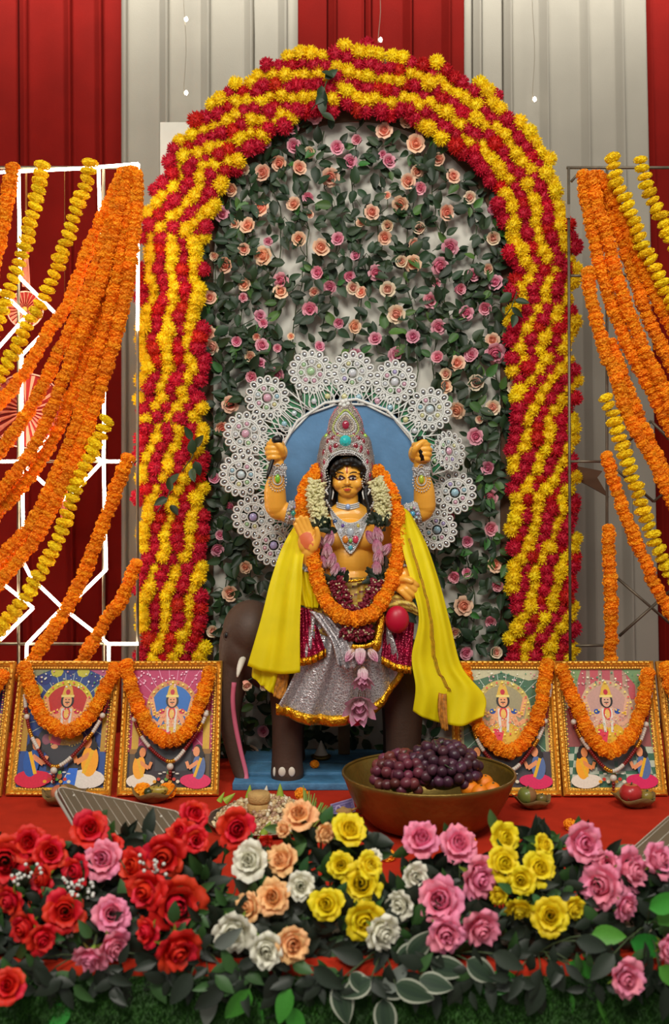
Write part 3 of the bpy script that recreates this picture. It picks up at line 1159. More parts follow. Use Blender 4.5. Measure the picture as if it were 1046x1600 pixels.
# ---------------------------------------------------------------- elephant
el = thing('elephant_figure', 'dark brown elephant figure carrying the idol on its back', 'elephant figure', P(540, 1214, 3.7))
mb = MB()
mb.add(E(545, 1040, .08, 128, .155, 74))
mb.add(TB([(430, 1020, .06), (400, 1005, .04)], [62, 52]))
mb.add(E(392, 985, .02, 44, .115, 48))
mb.add(E(378, 1012, .02, 36, .10, 52))
mb.add(TB([(375, 1025, .01), (362, 1075, -.01), (359, 1120, -.02), (365, 1165, -.02), (374, 1200, -.02), (381, 1222, -.03)], [33, 23, 17.5, 14, 12, 10]))
for px, dd in ((449, -.03), (449 * 1 + 0, .19)):
    x = px if dd < 0 else 523 + (px - 523) * 3.57 / 3.79
    fl = lambda z, d: 800 + (CAM_Z - z) * F / d
    foot = fl(TZ + .030, 3.6 + dd)
    mb.add(TB([(x + 4, 1050, dd), (x + 1, 1110, dd), (x, 1150, dd), (x, foot - 20, dd), (x, foot - 4, dd)], [36, 26, 23.5, 24.5, 26]))
for px, dd in ((632, -.01), (632, .19)):
    x = px if dd < 0 else 523 + (px - 523) * 3.59 / 3.79
    foot = fl(TZ + .030, 3.6 + dd)
    mb.add(TB([(x + 2, 1040, dd), (x, 1100, dd), (x - 1, 1150, dd), (x - 1, foot - 18, dd), (x - 1, foot - 4, dd)], [44, 32, 28, 28, 29]))
me = remeshed(mb, 'body', M_['eleph'], .006, 6)
me.transform(Matrix.Translation(-el.location))
ebody = link('body', me, el)
EB = BVHTree.FromObject(ebody, bpy.context.evaluated_depsgraph_get())


def hit(bvh, obj, px, py, lift=.002, far=None):
    """The point of a figure's surface seen at this pixel, lifted a little."""
    o = Vector((0, 0, CAM_Z))
    dr = (P(px, py, 1.0) - o).normalized()
    h = bvh.ray_cast(o - obj, dr)
    if h[0] is None:
        return P(px, py, far) if far else None
    return h[0] + obj - dr * lift


eb = lambda x, y, l=.002: hit(EB, el.location, x, y, l, 3.55)
part(el, 'eye', MB().add(ell(eb(354, 993, 0), (.008, .006, .011), 10, 8)), M_['black'])
mb = MB()
q = eb(354, 993, 0)
mb.add(tube([q + Vector((.011 * math.cos(a * PI / 8), -.004, .014 * math.sin(a * PI / 8))) for a in range(17)], .0018, 5))
part(el, 'eyelid', mb, M_['eleph'])
part(el, 'trunk_lining', MB().add(tube(cr([eb(366, 1066, -.002), eb(364, 1092, -.002), eb(366, 1120, -.002), eb(371, 1150, -.002), eb(378, 1182, -.002), eb(384, 1206, -.002), eb(385, 1222, -.002)], 22), [.009] * 20 + [.012, .010], 8)), M_['pink'])
part(el, 'tusk', MB().add(tube(cr([P(381, 1026, 3.54), P(375, 1042, 3.50), P(371, 1058, 3.48)], 8), [.012, .012, .012, .011, .010, .008, .006, .003], 10)), M_['ivory'])
for tx, w in ((429, 5), (441, 12), (456, 11)):
    fy = 1206
    part(el, 'toenail', MB().add(ell(eb(tx, fy, .0), (w * .5 * K, .006, 7.5 * K), 12, 8)), M_['ivory'])
for tx in (383, 410):
    t = thing('rose_bud', 'pale rose bud tucked ' + ('under the tusk of the elephant' if tx < 400 else 'below the hem of the yellow scarf by the tusk'), 'rose', P(tx, 1066, 3.47))
    link('bud', WR['C'][1], t, M=place((0, 0, 0), (.4, -.8, -.5), .055))
    part(t, 'stem', MB().add(tube([P(tx, 1066, 3.475), P(tx + 14, 1058, 3.49), P(425, 1062, 3.52)], .0022, 5)), M_['stem'])

# ---------------------------------------------------------------- halo
halo = thing('halo_backdrop', 'blue halo disc with silver lace medallions behind the idol', 'halo', P(546, 1200, 3.86))
DH = 3.82
HX, HY = 545, 742
mb = MB()
poly = []
for k in range(14):
    a = 2 * PI * k / 14 + .11
    poly.append((116 * math.cos(a) * DH / F, 122 * math.sin(a) * DH / F))
mb.add(prism(poly, Matrix.Translation(P(HX, HY, DH)) @ Matrix.Rotation(PI / 2, 4, 'X'), .012))
part(halo, 'disc', mb, M_['bluecloth'], False)
mb = MB()
ring = [P(HX + 113 * math.cos(2 * PI * k / 14 + .11), HY - 119 * math.sin(2 * PI * k / 14 + .11), DH - .020) for k in range(15)]
mb.add(tube(ring, .006, 6, False))
part(halo, 'disc_rim', mb, M_['silverlace'])
part(halo, 'post', MB().add(rbox(P(538, 1000, 3.875), (.045, .035, P(0, 690, 3.875).z - TZ - .034 - .001), .004, 1, None).__class__((lambda vf: ([Vector((p.x, p.y, p.z - P(538, 1000, 3.875).z + (P(0, 690, 3.875).z + TZ + .035) / 2)) for p in vf[0]], vf[1]))(rbox(P(538, 1000, 3.875), (.045, .035, P(0, 690, 3.875).z - TZ - .036), .004, 1)))), M_['wood'])
GEMC = [(150, 190, 206), (170, 160, 206), (206, 160, 180), (160, 196, 150), (206, 204, 150), (204, 208, 214), (204, 208, 214), (190, 206, 212)]
rg = random.Random(5)


def medallion(cx, cy, rpx, folded=False):
    """Lace wheel: rim of mirror loops, beaded ring, jewelled middle, fan of green leaves towards the disc."""
    d = DH - .012
    c = P(cx, cy, d)
    ax = (P(HX, HY, d) - c)
    ax.y = 0
    ax.normalize()                      # points to the middle of the halo
    sx = Vector((-ax.z, 0, ax.x))
    r = rpx * d / F
    o = bpy.data.objects.new('medallion', None)
    C.objects.link(o)
    o.location = c - halo.location
    o.parent = halo
    fold = (lambda p: p)
    if folded:                          # one wheel has flopped forward
        def fold(p):
            q = Vector(p) - c
            u = q.dot(ax)
            return c + sx * q.dot(sx) + ax * u * .72 + Vector((0, q.y - abs(u) * .5 - .03, 0)) + Vector((0, 0, -.0))
    n = 15
    lace, mir, gems, grn = MB(), MB(), MB(), MB()
    for k in range(n):
        a = 2 * PI * (k + .5) / n
        dirv = ax * math.cos(a) + sx * math.sin(a)
        tv = -ax * math.sin(a) + sx * math.cos(a)
        m = c + dirv * r * .84
        loop = [m + dirv * r * .17 * math.cos(w * PI / 6) + tv * r * .145 * math.sin(w * PI / 6) + Vector((0, -.004, 0)) for w in range(13)]
        lace.add(tube(loop, r * .050, 4, False))
        nn = Vector((rg.uniform(-.25, .25), -1, rg.uniform(-.25, .25))).normalized()
        B = Matrix((dirv, nn, tv)).transposed()
        mir.add(ell(m + Vector((0, -.002, 0)), (r * .12, .0035, r * .085), 8, 4, B))
    for rad, th in ((.67, .05), (.59, .03), (.28, .035)):
        lace.add(tube([c + ax * r * rad * math.cos(w * PI / 14) + sx * r * rad * math.sin(w * PI / 14) + Vector((0, -.005, 0)) for w in range(29)], r * th, 4, False))
    for k in range(7):
        a = 2 * PI * k / 7
        m = c + (ax * math.cos(a) + sx * math.sin(a)) * r * .45
        lace.add(tube([m + ax * r * .14 * math.cos(w * PI / 6) + sx * r * .14 * math.sin(w * PI / 6) + Vector((0, -.006, 0)) for w in range(13)], r * .042, 4, False))
        col = lin(rg.choice(GEMC))
        gems.add(ell(m + Vector((0, -.006, 0)), (r * .10, .006, r * .10), 6, 4), 0, col)
        for q in range(2):
            b = a + .25 + .4 * q
            lace.add(tube([c + (ax * math.cos(b) + sx * math.sin(b)) * r * .3 + Vector((0, -.003, 0)), c + (ax * math.cos(b) + sx * math.sin(b)) * r * .72 + Vector((0, -.003, 0))], r * .036, 4))
    gems.add(ell(c + Vector((0, -.008, 0)), (r * .2, .008, r * .2), 8, 4), 0, lin(rg.choice(GEMC)))
    # the bridge of green leaves and lace between wheel and disc
    L = (P(HX, HY, d) - c).length - 112 * d / F
    if L > 0:
        a0, a1 = r * .75, r * 1.02
        e = c + ax * (L + .004)
        for sgn in (-1, 1):
            lace.add(tube([c + sx * sgn * r * .9 + ax * r * .3, e + sx * sgn * a1 * .95 + Vector((0, -.006, 0))], r * .04, 5))
            m0 = c + ax * r * .8 + sx * sgn * r * .12
            m1 = e - ax * .012 + sx * sgn * a1 * .45
            mid = (m0 + m1) / 2
            dv = (m1 - m0)
            ln = dv.length
            dv.normalize()
            tv = Vector((-dv.z, 0, dv.x))
            drop = [(m0 + dv * ln * (.5 - .5 * math.cos(w * PI / 8)) + tv * ln * .30 * math.sin(w * PI / 8) * (.5 - .5 * math.cos(w * PI / 8 + .0) + .25)) + Vector((0, -.006, 0)) for w in range(17)]
            lace.add(tube(drop, r * .035, 4, False))
            ce = m0 + dv * ln * .62
            gems.add(ell(ce + Vector((0, -.007, 0)), (r * .14, .006, r * .14), 8, 4), 0, lin(rg.choice(GEMC)))
        q = [c + sx * r * .62 + ax * r * .55, c - sx * r * .62 + ax * r * .55, e - sx * a1, e + sx * a1]
        q2 = [p + Vector((0, .003, 0)) for p in q]
        grn.add((q + q2, [(0, 1, 2, 3), (7, 6, 5, 4), (0, 4, 5, 1), (2, 6, 7, 3)]))
        lace.add(tube([e + sx * a1 + Vector((0, -.006, 0)), e - sx * a1 + Vector((0, -.006, 0))], r * .06, 5))
        for k in range(7):
            u = (k - 3) / 3.2
            lace.add(tube([c + ax * r * .7 + sx * u * r * .6 + Vector((0, -.005, 0)), e + sx * u * a1 + Vector((0, -.005, 0))], r * .028, 4))
    for nm, b, m, uc in (('lace_wheel', lace, M_['silverlace'], False), ('mirrors', mir, M_['mirror'], False), ('gems', gems, M_['gem'], True), ('green_leaf_panel', grn, M_['greenfoil'], False)):
        if not b.v:
            continue
        if folded:
            b.v = [fold(p) for p in b.v]
        me = b.mesh(nm, m, nm != 'green_leaf_panel', c, uc)
        # medallion > pieces (sub-parts of the halo)
        q = link(nm, me, o)
    if folded:
        o['label'] = 'folded medallion'
    return o


for cx, cy, r in ((486, 581, 34), (551, 583, 34), (617, 597, 34), (672, 640, 34), (418, 622, 34), (384, 678, 34), (377, 742, 34), (396, 808, 33), (428, 852, 32), (711, 770, 33), (683, 828, 31)):
    medallion(cx, cy, r)
medallion(700, 706, 31, True)

# ---------------------------------------------------------------- the idol's body
ido = thing('deity_idol', 'four-armed clay idol in crown and silver skirt riding the elephant', 'idol', P(545, 985, 3.6))
mb = MB()
mb.add(E(545, 950, .02, 62, .12, 42))
mb.add(E(546, 912, .0, 43, .085, 42))
mb.add(E(546, 872, .0, 42, .082, 40))
mb.add(E(546, 838, .0, 50, .090, 34))
mb.add(E(524, 842, -.055, 23, .035, 17))
mb.add(E(568, 842, -.055, 23, .035, 17))
mb.add(TB([(490, 822, .0), (520, 812, .0), (546, 808, .0), (572, 812, .0), (602, 822, .0)], [20, 22, 24, 22, 20]))
mb.add(TB([(546, 815, .0), (545, 795, -.01), (544, 775, -.01)], [25, 16.5, 16]))
# head: skull, cheeks, jaw, chin, nose, brow, ears
mb.add(E(544, 742, -.005, 26, .072, 30))
mb.add(E(544, 754, -.030, 24, .046, 20))
mb.add(E(544, 766, -.038, 16, .034, 11.5))
mb.add(E(543, 771, -.056, 6.5, .014, 5))
for s in (-1, 1):
    mb.add(E(543.5 + s * 13, 756, -.050, 9, .022, 9))
    mb.add(E(544 + s * 26, 754, .0, 4, .014, 9))
    mb.add(E(543 + s * 3.4, 756, -.078, 2.2, .005, 2.0))
mb.add(TB([(543, 742, -.072), (543, 750, -.079), (543, 755.5, -.084)], [2.4, 2.8, 3.3], 8))
mb.add(E(543, 763.4, -.076, 6.0, .0045, 1.5))
mb.add(E(543, 766.2, -.075, 5.2, .0050, 1.7))
for s in (-1, 1):
    mb.add(E(543.5 + s * 11, 745.5, -.062, 6, .008, 3.2))
    mb.add(E(543.5 + s * 11, 738.5, -.062, 9, .010, 2.2))
# raised rear arms
mb.add(TB([(492, 820, .03), (468, 808, .07), (446, 800, .09)], [19, 16, 16]))
mb.add(TB([(446, 800, .09), (434, 797, .09), (430, 785, .085)], [14, 16, 17]))
mb.add(TB([(431, 790, .085), (430, 765, .07), (433, 742, .06), (434, 724, .05)], [18, 17, 12.5, 10.5]))
mb.add(TB([(600, 820, .03), (626, 808, .07), (648, 802, .09)], [19, 16, 16]))
mb.add(TB([(648, 802, .09), (660, 799, .09), (665, 786, .085)], [14, 17, 17]))
mb.add(TB([(664, 790, .085), (663, 765, .07), (659, 742, .06), (657, 726, .05)], [18, 16.5, 12.5, 10.5]))


def fist(x, y, dd, s, side, tilt=0.0):
    """Closed hand round an upright rod: palm block, four curled fingers stacked, thumb across."""
    mb.add(E(x + side * 5 * s, y + 3 * s, dd + .004, 12 * s, .022 * s, 15 * s))
    mb.add(E(x + side * 1 * s, y + 12 * s, dd, 9 * s, .020 * s, 9 * s))
    for k in range(4):
        yy = y - 11 * s + k * 7.2 * s
        L = (1.0, 1.08, 1.0, .85)[k]
        c = x + side * (8 - 1.0 * k) * s
        mb.add(TB([(c, yy + 1 * s, dd - .004), (c - side * 8 * s * L, yy, dd - .028 * s), (c - side * 18 * s * L, yy, dd - .026 * s), (c - side * 21 * s * L, yy + 1.5 * s, dd - .004), (c - side * 15 * s * L, yy + 2 * s, dd + .006)],
                  [4.4 * s, 4.6 * s, 4.4 * s, 4.0 * s, 3.6 * s], 8))
    mb.add(TB([(x + side * 9 * s, y + 6 * s, dd - .012), (x + side * 6 * s, y - 5 * s, dd - .034 * s), (x - side * 3 * s, y - 14 * s, dd - .034 * s), (x - side * 9 * s, y - 15 * s, dd - .028 * s)], [6 * s, 5.4 * s, 4.6 * s, 3.6 * s], 8))


fist(433, 704, .045, 1.0, 1)
fist(656, 706, .045, 1.05, -1)
# front arm with the open palm
mb.add(TB([(494, 828, -.01), (478, 868, -.015), (468, 906, -.03)], [20, 18, 16]))
mb.add(TB([(468, 908, -.03), (476, 895, -.08), (481, 876, -.13), (483, 862, -.155)], [15.5, 15, 12.5, 11]))
PD = -.165
mb.add(E(481, 844, PD, 14, .016, 19, Matrix.Rotation(.35, 3, 'Y')))
mb.add(E(488, 851, PD - .006, 9, .016, 13, Matrix.Rotation(.25, 3, 'Y')))
for bx, by, tx, ty, r in ((471, 838, 461.5, 820, 3.6), (475, 832, 464.5, 812, 3.9), (480, 829, 470.5, 808, 4.0), (485.5, 829, 479, 809, 3.8)):
    mb.add(TB([(bx + 3, by + 8, PD), (bx, by, PD - .002), ((bx + tx) / 2, (by + ty) / 2, PD - .004), (tx, ty, PD - .009)], [r + .6, r + .5, r + .2, r - .5], 8))
mb.add(TB([(491, 856, PD - .004), (496, 845, PD - .012), (497, 835, PD - .018), (495, 826, PD - .022)], [6, 5.2, 4.4, 3.6], 8))
# front arm resting on the knee, hand closed
mb.add(TB([(602, 828, -.01), (622, 866, -.01), (640, 893, -.03)], [20, 17, 15]))
mb.add(TB([(640, 893, -.03), (636, 893, -.10), (632, 898, -.15)], [14, 13, 11]))
HD = -.17
mb.add(E(634, 914, HD, 15, .024, 15))
mb.add(E(628, 906, HD + .006, 10, .022, 9))
for k, (bx, by, tx, ty) in enumerate(((640, 906, 650, 914), (639, 913, 649, 922), (634, 920, 645, 929), (628, 924, 639, 935))):
    mb.add(TB([(bx - 6, by - 3, HD - .010), (bx, by, HD - .026), (tx, ty, HD - .024), (tx + 1, ty + 2, HD - .006), (tx - 7, ty + 2, HD - .002)], [4.6, 5.0, 4.8, 4.2, 3.6], 8))
mb.add(TB([(625, 906, HD - .012), (633, 905, HD - .030), (643, 909, HD - .036)], [5.6, 5.0, 4.0], 8))
# legs folded on the elephant's back
mb.add(TB([(522, 955, .02), (500, 975, -.03), (488, 1000, -.07), (484, 1050, -.07), (480, 1085, -.07)], [38, 32, 26, 20, 16]))
mb.add(TB([(570, 955, .02), (592, 972, -.03), (612, 985, -.06), (600, 1005, -.07), (560, 1015, -.07)], [38, 32, 26, 22, 18]))
bme = remeshed(mb, 'body', M_['skin'], .0024, 4)
bme.transform(Matrix.Translation(-ido.location))
ibody = link('body', bme, ido)
IB = BVHTree.FromObject(ibody, bpy.context.evaluated_depsgraph_get())
ib = lambda x, y, l=.002: hit(IB, ido.location, x, y, l, 3.5)


def painted(name, outline, m, lift=.0012, th=.0014, cen=None):
    """A painted patch following the skin: outline in photo pixels on the surface."""
    b = MB()
    top = [ib(x, y, lift) for x, y in outline]
    cx = sum(x for x, y in outline) / len(outline) if cen is None else cen[0]
    cy = sum(y for x, y in outline) / len(outline) if cen is None else cen[1]
    n = len(outline)
    mids = [ib(cx + (x - cx) * .5, cy + (y - cy) * .5, lift) for x, y in outline]
    v = top + mids + [ib(cx, cy, lift)]
    f = [(k, (k + 1) % n, n + (k + 1) % n, n + k) for k in range(n)] + [(n + k, n + (k + 1) % n, 2 * n) for k in range(n)]
    b.add((v, f))
    return part(ido, name, b, m)


def on_line(pts, r, n=10, lift=.001):
    c = cr([ib(x, y, lift) for x, y in pts], n)
    return tube(c, r, 6)


for s, ex in ((-1, 531.5), (1, 551.5)):
    eo = [(ex - 8, 747), (ex - 4, 744.6), (ex, 743.9), (ex + 4, 744.6), (ex + 8, 747), (ex + 4, 748.8), (ex, 749.2), (ex - 4, 748.8)]
    painted('eye_rim', [(ex + (x - ex) * 1.06, 746.8 + (y - 746.8) * 1.75) for x, y in eo], M_['brown'], .0006)
    painted('eye', [(ex + (x - ex) * .66, 747.3 + (y - 746.8) * .62) for x, y in eo], M_['eyewhite'], .0016)
    part(ido, 'pupil', MB().add(ell(ib(ex + .2, 747.2, .0020), (2.3 * K, .0012, 1.8 * K), 10, 6)), M_['black'])
    part(ido, 'eyelid', MB().add(on_line([(ex - 8.5, 747), (ex - 4.5, 744.4), (ex, 743.8), (ex + 4.5, 744.4), (ex + 8.5, 747)], [.0006, .0010, .0013, .0015, .0015, .0015, .0015, .0013, .0010, .0006], 10)), M_['black'])
    bx = 543 + s * 11
    part(ido, 'eyebrow', MB().add(on_line([(542 + s * 4.5, 739.8), (542 + s * 9.5, 737.8), (542 + s * 14.5, 737.8), (542 + s * 20.5, 740.6)], [.0010, .0016, .0019, .0020, .0020, .0019, .0018, .0015, .0012, .0007], 10)), M_['black'])
    part(ido, 'moustache', MB().add(on_line([(543 + s * .8, 761.0), (543 + s * 4, 760.6), (543 + s * 8.8, 761.8)], [.0008, .0012, .0012, .0011, .001, .001, .0009, .0008, .0006, .0004], 10)), M_['black'])
painted('lips', [(536.5, 764.4), (540, 762.6), (543, 763.1), (546, 762.6), (549.5, 764.4), (546.5, 766.8), (543, 767.6), (539.5, 766.8)], M_['lips'], .0022)
part(ido, 'tilak', MB().add(on_line([(542.5, 729), (542.5, 734), (542.5, 739)], .0022, 6)), M_['lips'])
painted('palm_paint', [(468, 838), (474, 833), (480, 831), (486, 833), (490, 842), (490, 852), (484, 860), (476, 856), (470, 848)], M_['skin_red'])

# hair: cap and long wavy locks
mb = MB()
mb.add(E(544, 736, .022, 31, .074, 32))
mb.add(TB([(517, 738, .0), (517, 757, .015), (516, 775, .02), (513, 799, -.01)], [7, 10, 13, 10]))
mb.add(TB([(571, 736, .0), (571, 757, .015), (572, 775, .02), (575, 799, -.01)], [7, 10, 13, 10]))
rh = random.Random(3)
for k in range(15):
    a = PI * k / 14
    x = 544 - 24 * math.cos(a)
    y = 741 - 19 * math.sin(a) ** .8
    mb.add(E(x + rh.uniform(-1, 1), y - 2, -.045 - .026 * math.sin(a) - rh.uniform(0, .008), 3.6 + rh.uniform(0, 1.6), .014, 3.6 + rh.uniform(0, 2.2)))
    mb.add(E(x * .9 + 54.4 + rh.uniform(-2, 2), y + 3.5 + rh.uniform(-1.5, 1.5), -.050 - .026 * math.sin(a), 2.6, .010, 2.8))
for s in (-1, 1):
    for k in range(9):
        x0 = 544 + s * (26 + 1.0 * k)
        pts = [(x0 - s * 1, 742 + k * 2, -.02 + .006 * k)]
        for q in range(1, 6):
            pts.append((x0 + s * (1.0 + q * .9 + 1.8 * math.sin(q * 1.9 + k)), 742 + q * 12 + k, -.015 - .008 * q + .004 * k))
        mb.add(TB(pts, [4.2, 4.6, 4.4, 4, 3.4, 1.6], 8))
me = remeshed(mb, 'hair', M_['hair'], .0028, 1)
me.transform(Matrix.Translation(-ido.location))
link('hair', me, ido)

# ---------------------------------------------------------------- crown
crown = MB()
prof = [(628, 3), (633, 9), (640, 15), (648, 20), (657, 24), (666, 26), (673, 26), (679, 30), (684, 35), (691, 38), (700, 39.5), (712, 42), (728, 44), (744, 44), (756, 41), (763, 35)]
CX = 540.5
nseg = 48
rows = []
for y, r in prof:
    rows.append([P(CX + r * math.sin(2 * PI * k / nseg), y, 3.595 + .02 - .9 * r * K * math.cos(2 * PI * k / nseg)) for k in range(nseg)])
v = [p for r in rows for p in r]
f = []
for j in range(len(prof) - 1):
    yb = prof[j + 1][0]
    for k in range(nseg):
        a = ((k + .5) / nseg) * 2 * PI
        if a > PI:
            a -= 2 * PI
        dx = prof[j][1] * math.sin(a)
        open_w = 0 if yb <= 712 else 33 * math.sqrt(max(0, 1 - ((762 - min(yb, 762)) / 54) ** 2)) if yb < 740 else 32
        if yb > 712 and abs(a) < PI / 2 and abs(dx) < open_w:
            continue
        f.append((j * nseg + k, j * nseg + (k + 1) % nseg, (j + 1) * nseg + (k + 1) % nseg, (j + 1) * nseg + k))
crown.add((v, f))
M_['crownbase'] = mat('crown_foil', (168, 156, 150), .32, metal=.55, var=.25, scale=70, bump=.6, bscale=190, vor=True)
co = part(ido, 'crown', crown, M_['crownbase'])
sm = co.modifiers.new('t', 'SOLIDIFY')
sm.thickness = .005


def crown_pt(px, py, lift=.004):
    """Front surface of the crown at this place."""
    for (y0, r0), (y1, r1) in zip(prof, prof[1:]):
        if y0 <= py <= y1:
            r = r0 + (r1 - r0) * (py - y0) / (y1 - y0)
            break
    else:
        r = prof[-1][1] if py > 628 else 3
    s = max(-1, min(1, (px - CX) / r))
    return P(px, py, 3.595 + .02 - .9 * r * K * math.sqrt(max(0, 1 - s * s)) - lift)


def beads(path, n, r, mb, col):
    c = cr(path, n)
    for p in c:
        mb.add(ell(p, r, 6, 4), 0, col)


SIL, PNK, LIM, TRQ, RED_ = lin((206, 208, 208)), lin((206, 110, 134)), lin((176, 196, 90)), lin((40, 190, 190)), lin((160, 24, 60))
bd = MB()
arc = [(505, 757), (507, 740), (511, 727), (519, 716), (530, 709), (541, 707), (552, 709), (563, 716), (571, 727), (575, 740), (577, 757)]
for off, col in ((0, SIL), (3.2, SIL), (6.4, lin((170, 170, 150)))):
    pth = []
    for x, y in arc:
        dx, dy = x - 541, y - 762
        L = math.hypot(dx, dy)
        pth.append(crown_pt(x + dx / L * off, y + dy / L * off, .005))
    beads(pth, 46, .0032, bd, col)
for sx in (-1, 1):       # lower side lobes curl under the arch ends
    beads([crown_pt(541 + sx * q[0], q[1], .006) for q in ((35, 757), (32, 763), (27, 761), (25, 752))], 9, .0032, bd, SIL)
for sc, col in ((1.0, LIM), (.80, SIL), (.62, lin((200, 190, 170)))):
    pts = []
    for k in range(25):
        a = 2 * PI * k / 24
        w = math.sin(a / 2) ** 2
        x = CX + 27 * sc * math.sin(a) * (.35 + .65 * w)
        y = 662 - 2 + 20 * sc * (-math.cos(a) * 1.05)
        y = 662 + (y - 660) if True else y
        pts.append(crown_pt(x, min(max(y, 640), 682), .006))
    beads(pts, int(46 * sc), .0038, bd, col)
for sx in (-1, 1):
    beads([crown_pt(CX + sx * q[0], q[1], .004) for q in ((12, 638), (19, 648), (24, 659), (25.5, 670))], 12, .0058, bd, PNK)
    beads([crown_pt(CX + sx * q[0], q[1], .004) for q in ((17, 640), (23.5, 656), (28, 672))], 10, .0036, bd, PNK)
    beads([crown_pt(CX + sx * q[0], q[1], .005) for q in ((5, 632), (9, 637), (11, 644), (6, 648), (3, 640))], 12, .0028, bd, LIM)
    for q in range(3):
        cx, cy = ((24, 700), (33, 722), (37, 742))[q]
        rr_ = (9, 8, 7)[q]
        for sc in (1.0, .7):
            beads([crown_pt(CX + sx * (cx + rr_ * sc * .75 * math.cos(w * PI / 6)), cy + rr_ * sc * 1.2 * math.sin(w * PI / 6), .005) for w in range(13)], 20, .0026, bd, SIL)
        bd.add(ell(crown_pt(CX + sx * cx, cy, .005), (.006, .005, .010), 8, 6), 0, RED_)
    bd.add(ell(crown_pt(CX + sx * 30, 682, .006), (.008, .006, .010), 8, 6), 0, lin((150, 200, 50)))
    for q in range(14):
        bd.add(ell(crown_pt(CX + sx * (34 + 8 * q / 13), 684 + 4.5 * q, .003), .0032, 6, 4), 0, SIL)
    beads([crown_pt(CX + sx * q[0], q[1], .005) for q in ((10, 694), (20, 690), (30, 690))], 9, .003, bd, SIL)
    beads([crown_pt(CX + sx * q[0], q[1], .005) for q in ((8, 704), (18, 708), (28, 712))], 9, .003, bd, SIL)
for sx in (-1, 1):                      # wine red enamel between the scrolls
    for (x, y, w, h) in ((13, 697, 5, 4), (18, 685, 4, 3.5), (26, 690, 3.5, 4), (12, 680, 3, 3), (33, 708, 3, 5), (40, 730, 2.2, 7), (24, 678, 3, 3.5), (20, 706, 4, 2.5), (36, 750, 3, 4)):
        hw = crown_pt(CX + sx * x, y, .001)
        bd.add(ell(hw, (w * 1.45 * K, .0055, h * 1.35 * K), 8, 4), 0, lin((132, 26, 44)))
for q in range(8):                      # silver scrollwork between the stones
    yy = 676 + q * 4.2
    hw = 0
    for (y0, r0), (y1, r1) in zip(prof, prof[1:]):
        if y0 <= yy <= y1:
            hw = r0 + (r1 - r0) * (yy - y0) / (y1 - y0)
    for sx in (-1, 1):
        beads([crown_pt(CX + sx * hw * u, yy + 2.2 * math.sin(u * 9 + q), .003) for u in (.28 + .12 * (q % 2), .45, .62, .80, .97)], 15, .0027, bd, SIL if q % 3 else lin((186, 150, 150)))
for sx in (-1, 1):
    for k in range(7):
        x0 = 24 + 2.9 * k
        beads([crown_pt(CX + sx * min(q[0], 43.5), q[1], .003) for q in ((x0 + 2, 712 + k * 4), (x0 + 6, 724 + k * 3), (x0 + 5, 738 + k * 2), (x0 + 2, 752 + k))], 11, .0027, bd, SIL if k % 2 else lin((170, 172, 160)))
    beads([crown_pt(CX + sx * q[0], q[1], .004) for q in ((43.5, 712), (44, 728), (44, 744), (41, 756), (35, 762))], 18, .0034, bd, SIL)
    for k in range(5):
        beads([crown_pt(CX + sx * (14 + 2.4 * k), 642 + 3.5 * k + q * 3.2, .003) for q in range(4)], 7, .0030, bd, PNK if k % 2 else SIL)
part(ido, 'crown_beading', bd, M_['gem'], True, True)
mb = MB()
mb.add(lathe([(.0001, .014), (.010, .012), (.020, .004), (.021, 0)], 10, (0, 0, 0)), 0, TRQ, Matrix.Translation(crown_pt(540, 689, .004)) @ Matrix.Rotation(PI / 2, 4, 'X'))
part(ido, 'turquoise_gem', mb, M_['gem'], False, True)
mb = MB()
mb.add(ell(crown_pt(CX, 664, .005), (.013, .006, .016), 10, 6), 0, RED_)
part(ido, 'ruby_gem', mb, M_['gem'], True, True)
mb = MB()
for (x, y, r_) in ((536, 628, 4.5), (541, 626, 4), (538, 634, 4), (544, 631, 3.5), (532, 632, 3)):
    mb.add(E(x, y, -.006, r_, .008, r_, None, 10, 8))
part(ido, 'crown_finial', mb, M_['silverlace'])

# ---------------------------------------------------------------- jewellery
mb = MB()
for dy in (0, 3, 6):
    for k in range(22):
        u = k / 21
        x = 527 + 34 * u
        mb.add(ell(ib(x, 786 + dy + 3.5 * math.sin(PI * u), .003), .0034, 6, 4), 0, SIL)
mb.add(ell(ib(544, 792, .006), (.009, .006, .011), 8, 6), 0, lin((150, 180, 230)))
part(ido, 'choker', mb, M_['gem'], True, True)
mb = MB()
gd = []
nx, ny = 18, 18
for j in range(ny + 1):
    w = j / ny
    row = []
    yc = 806 + 58 * w
    half = 36 * (1 - w) ** .75 + 1.5
    for i in range(nx + 1):
        u = i / nx * 2 - 1
        x = 548 + half * u
        y = yc - 4 * (1 - u * u) * (1 - w) * 0 - (1 - w) * 24 * abs(u) ** 2.2 + (1 - w) * 12 * (1 - u * u)
        row.append(ib(x, y, .007))
    gd.append(row)
M_['bib'] = mat('silver_bib', (212, 212, 212), .3, metal=.3, bump=.9, bscale=170, vor=True)
bib = part(ido, 'necklace', MB().add(grid(gd)), M_['bib'])
bib.modifiers.new('t', 'SOLIDIFY').thickness = .004
b2 = MB()
edge = [r[0] for r in gd] + [r[-1] for r in gd[::-1]] + gd[0][::-1]
for i in range(len(edge) - 1):
    for q in range(2):
        b2.add(ell(edge[i].lerp(edge[i + 1], q / 2) + Vector((0, -.004, 0)), .0036, 6, 4), 0, SIL)
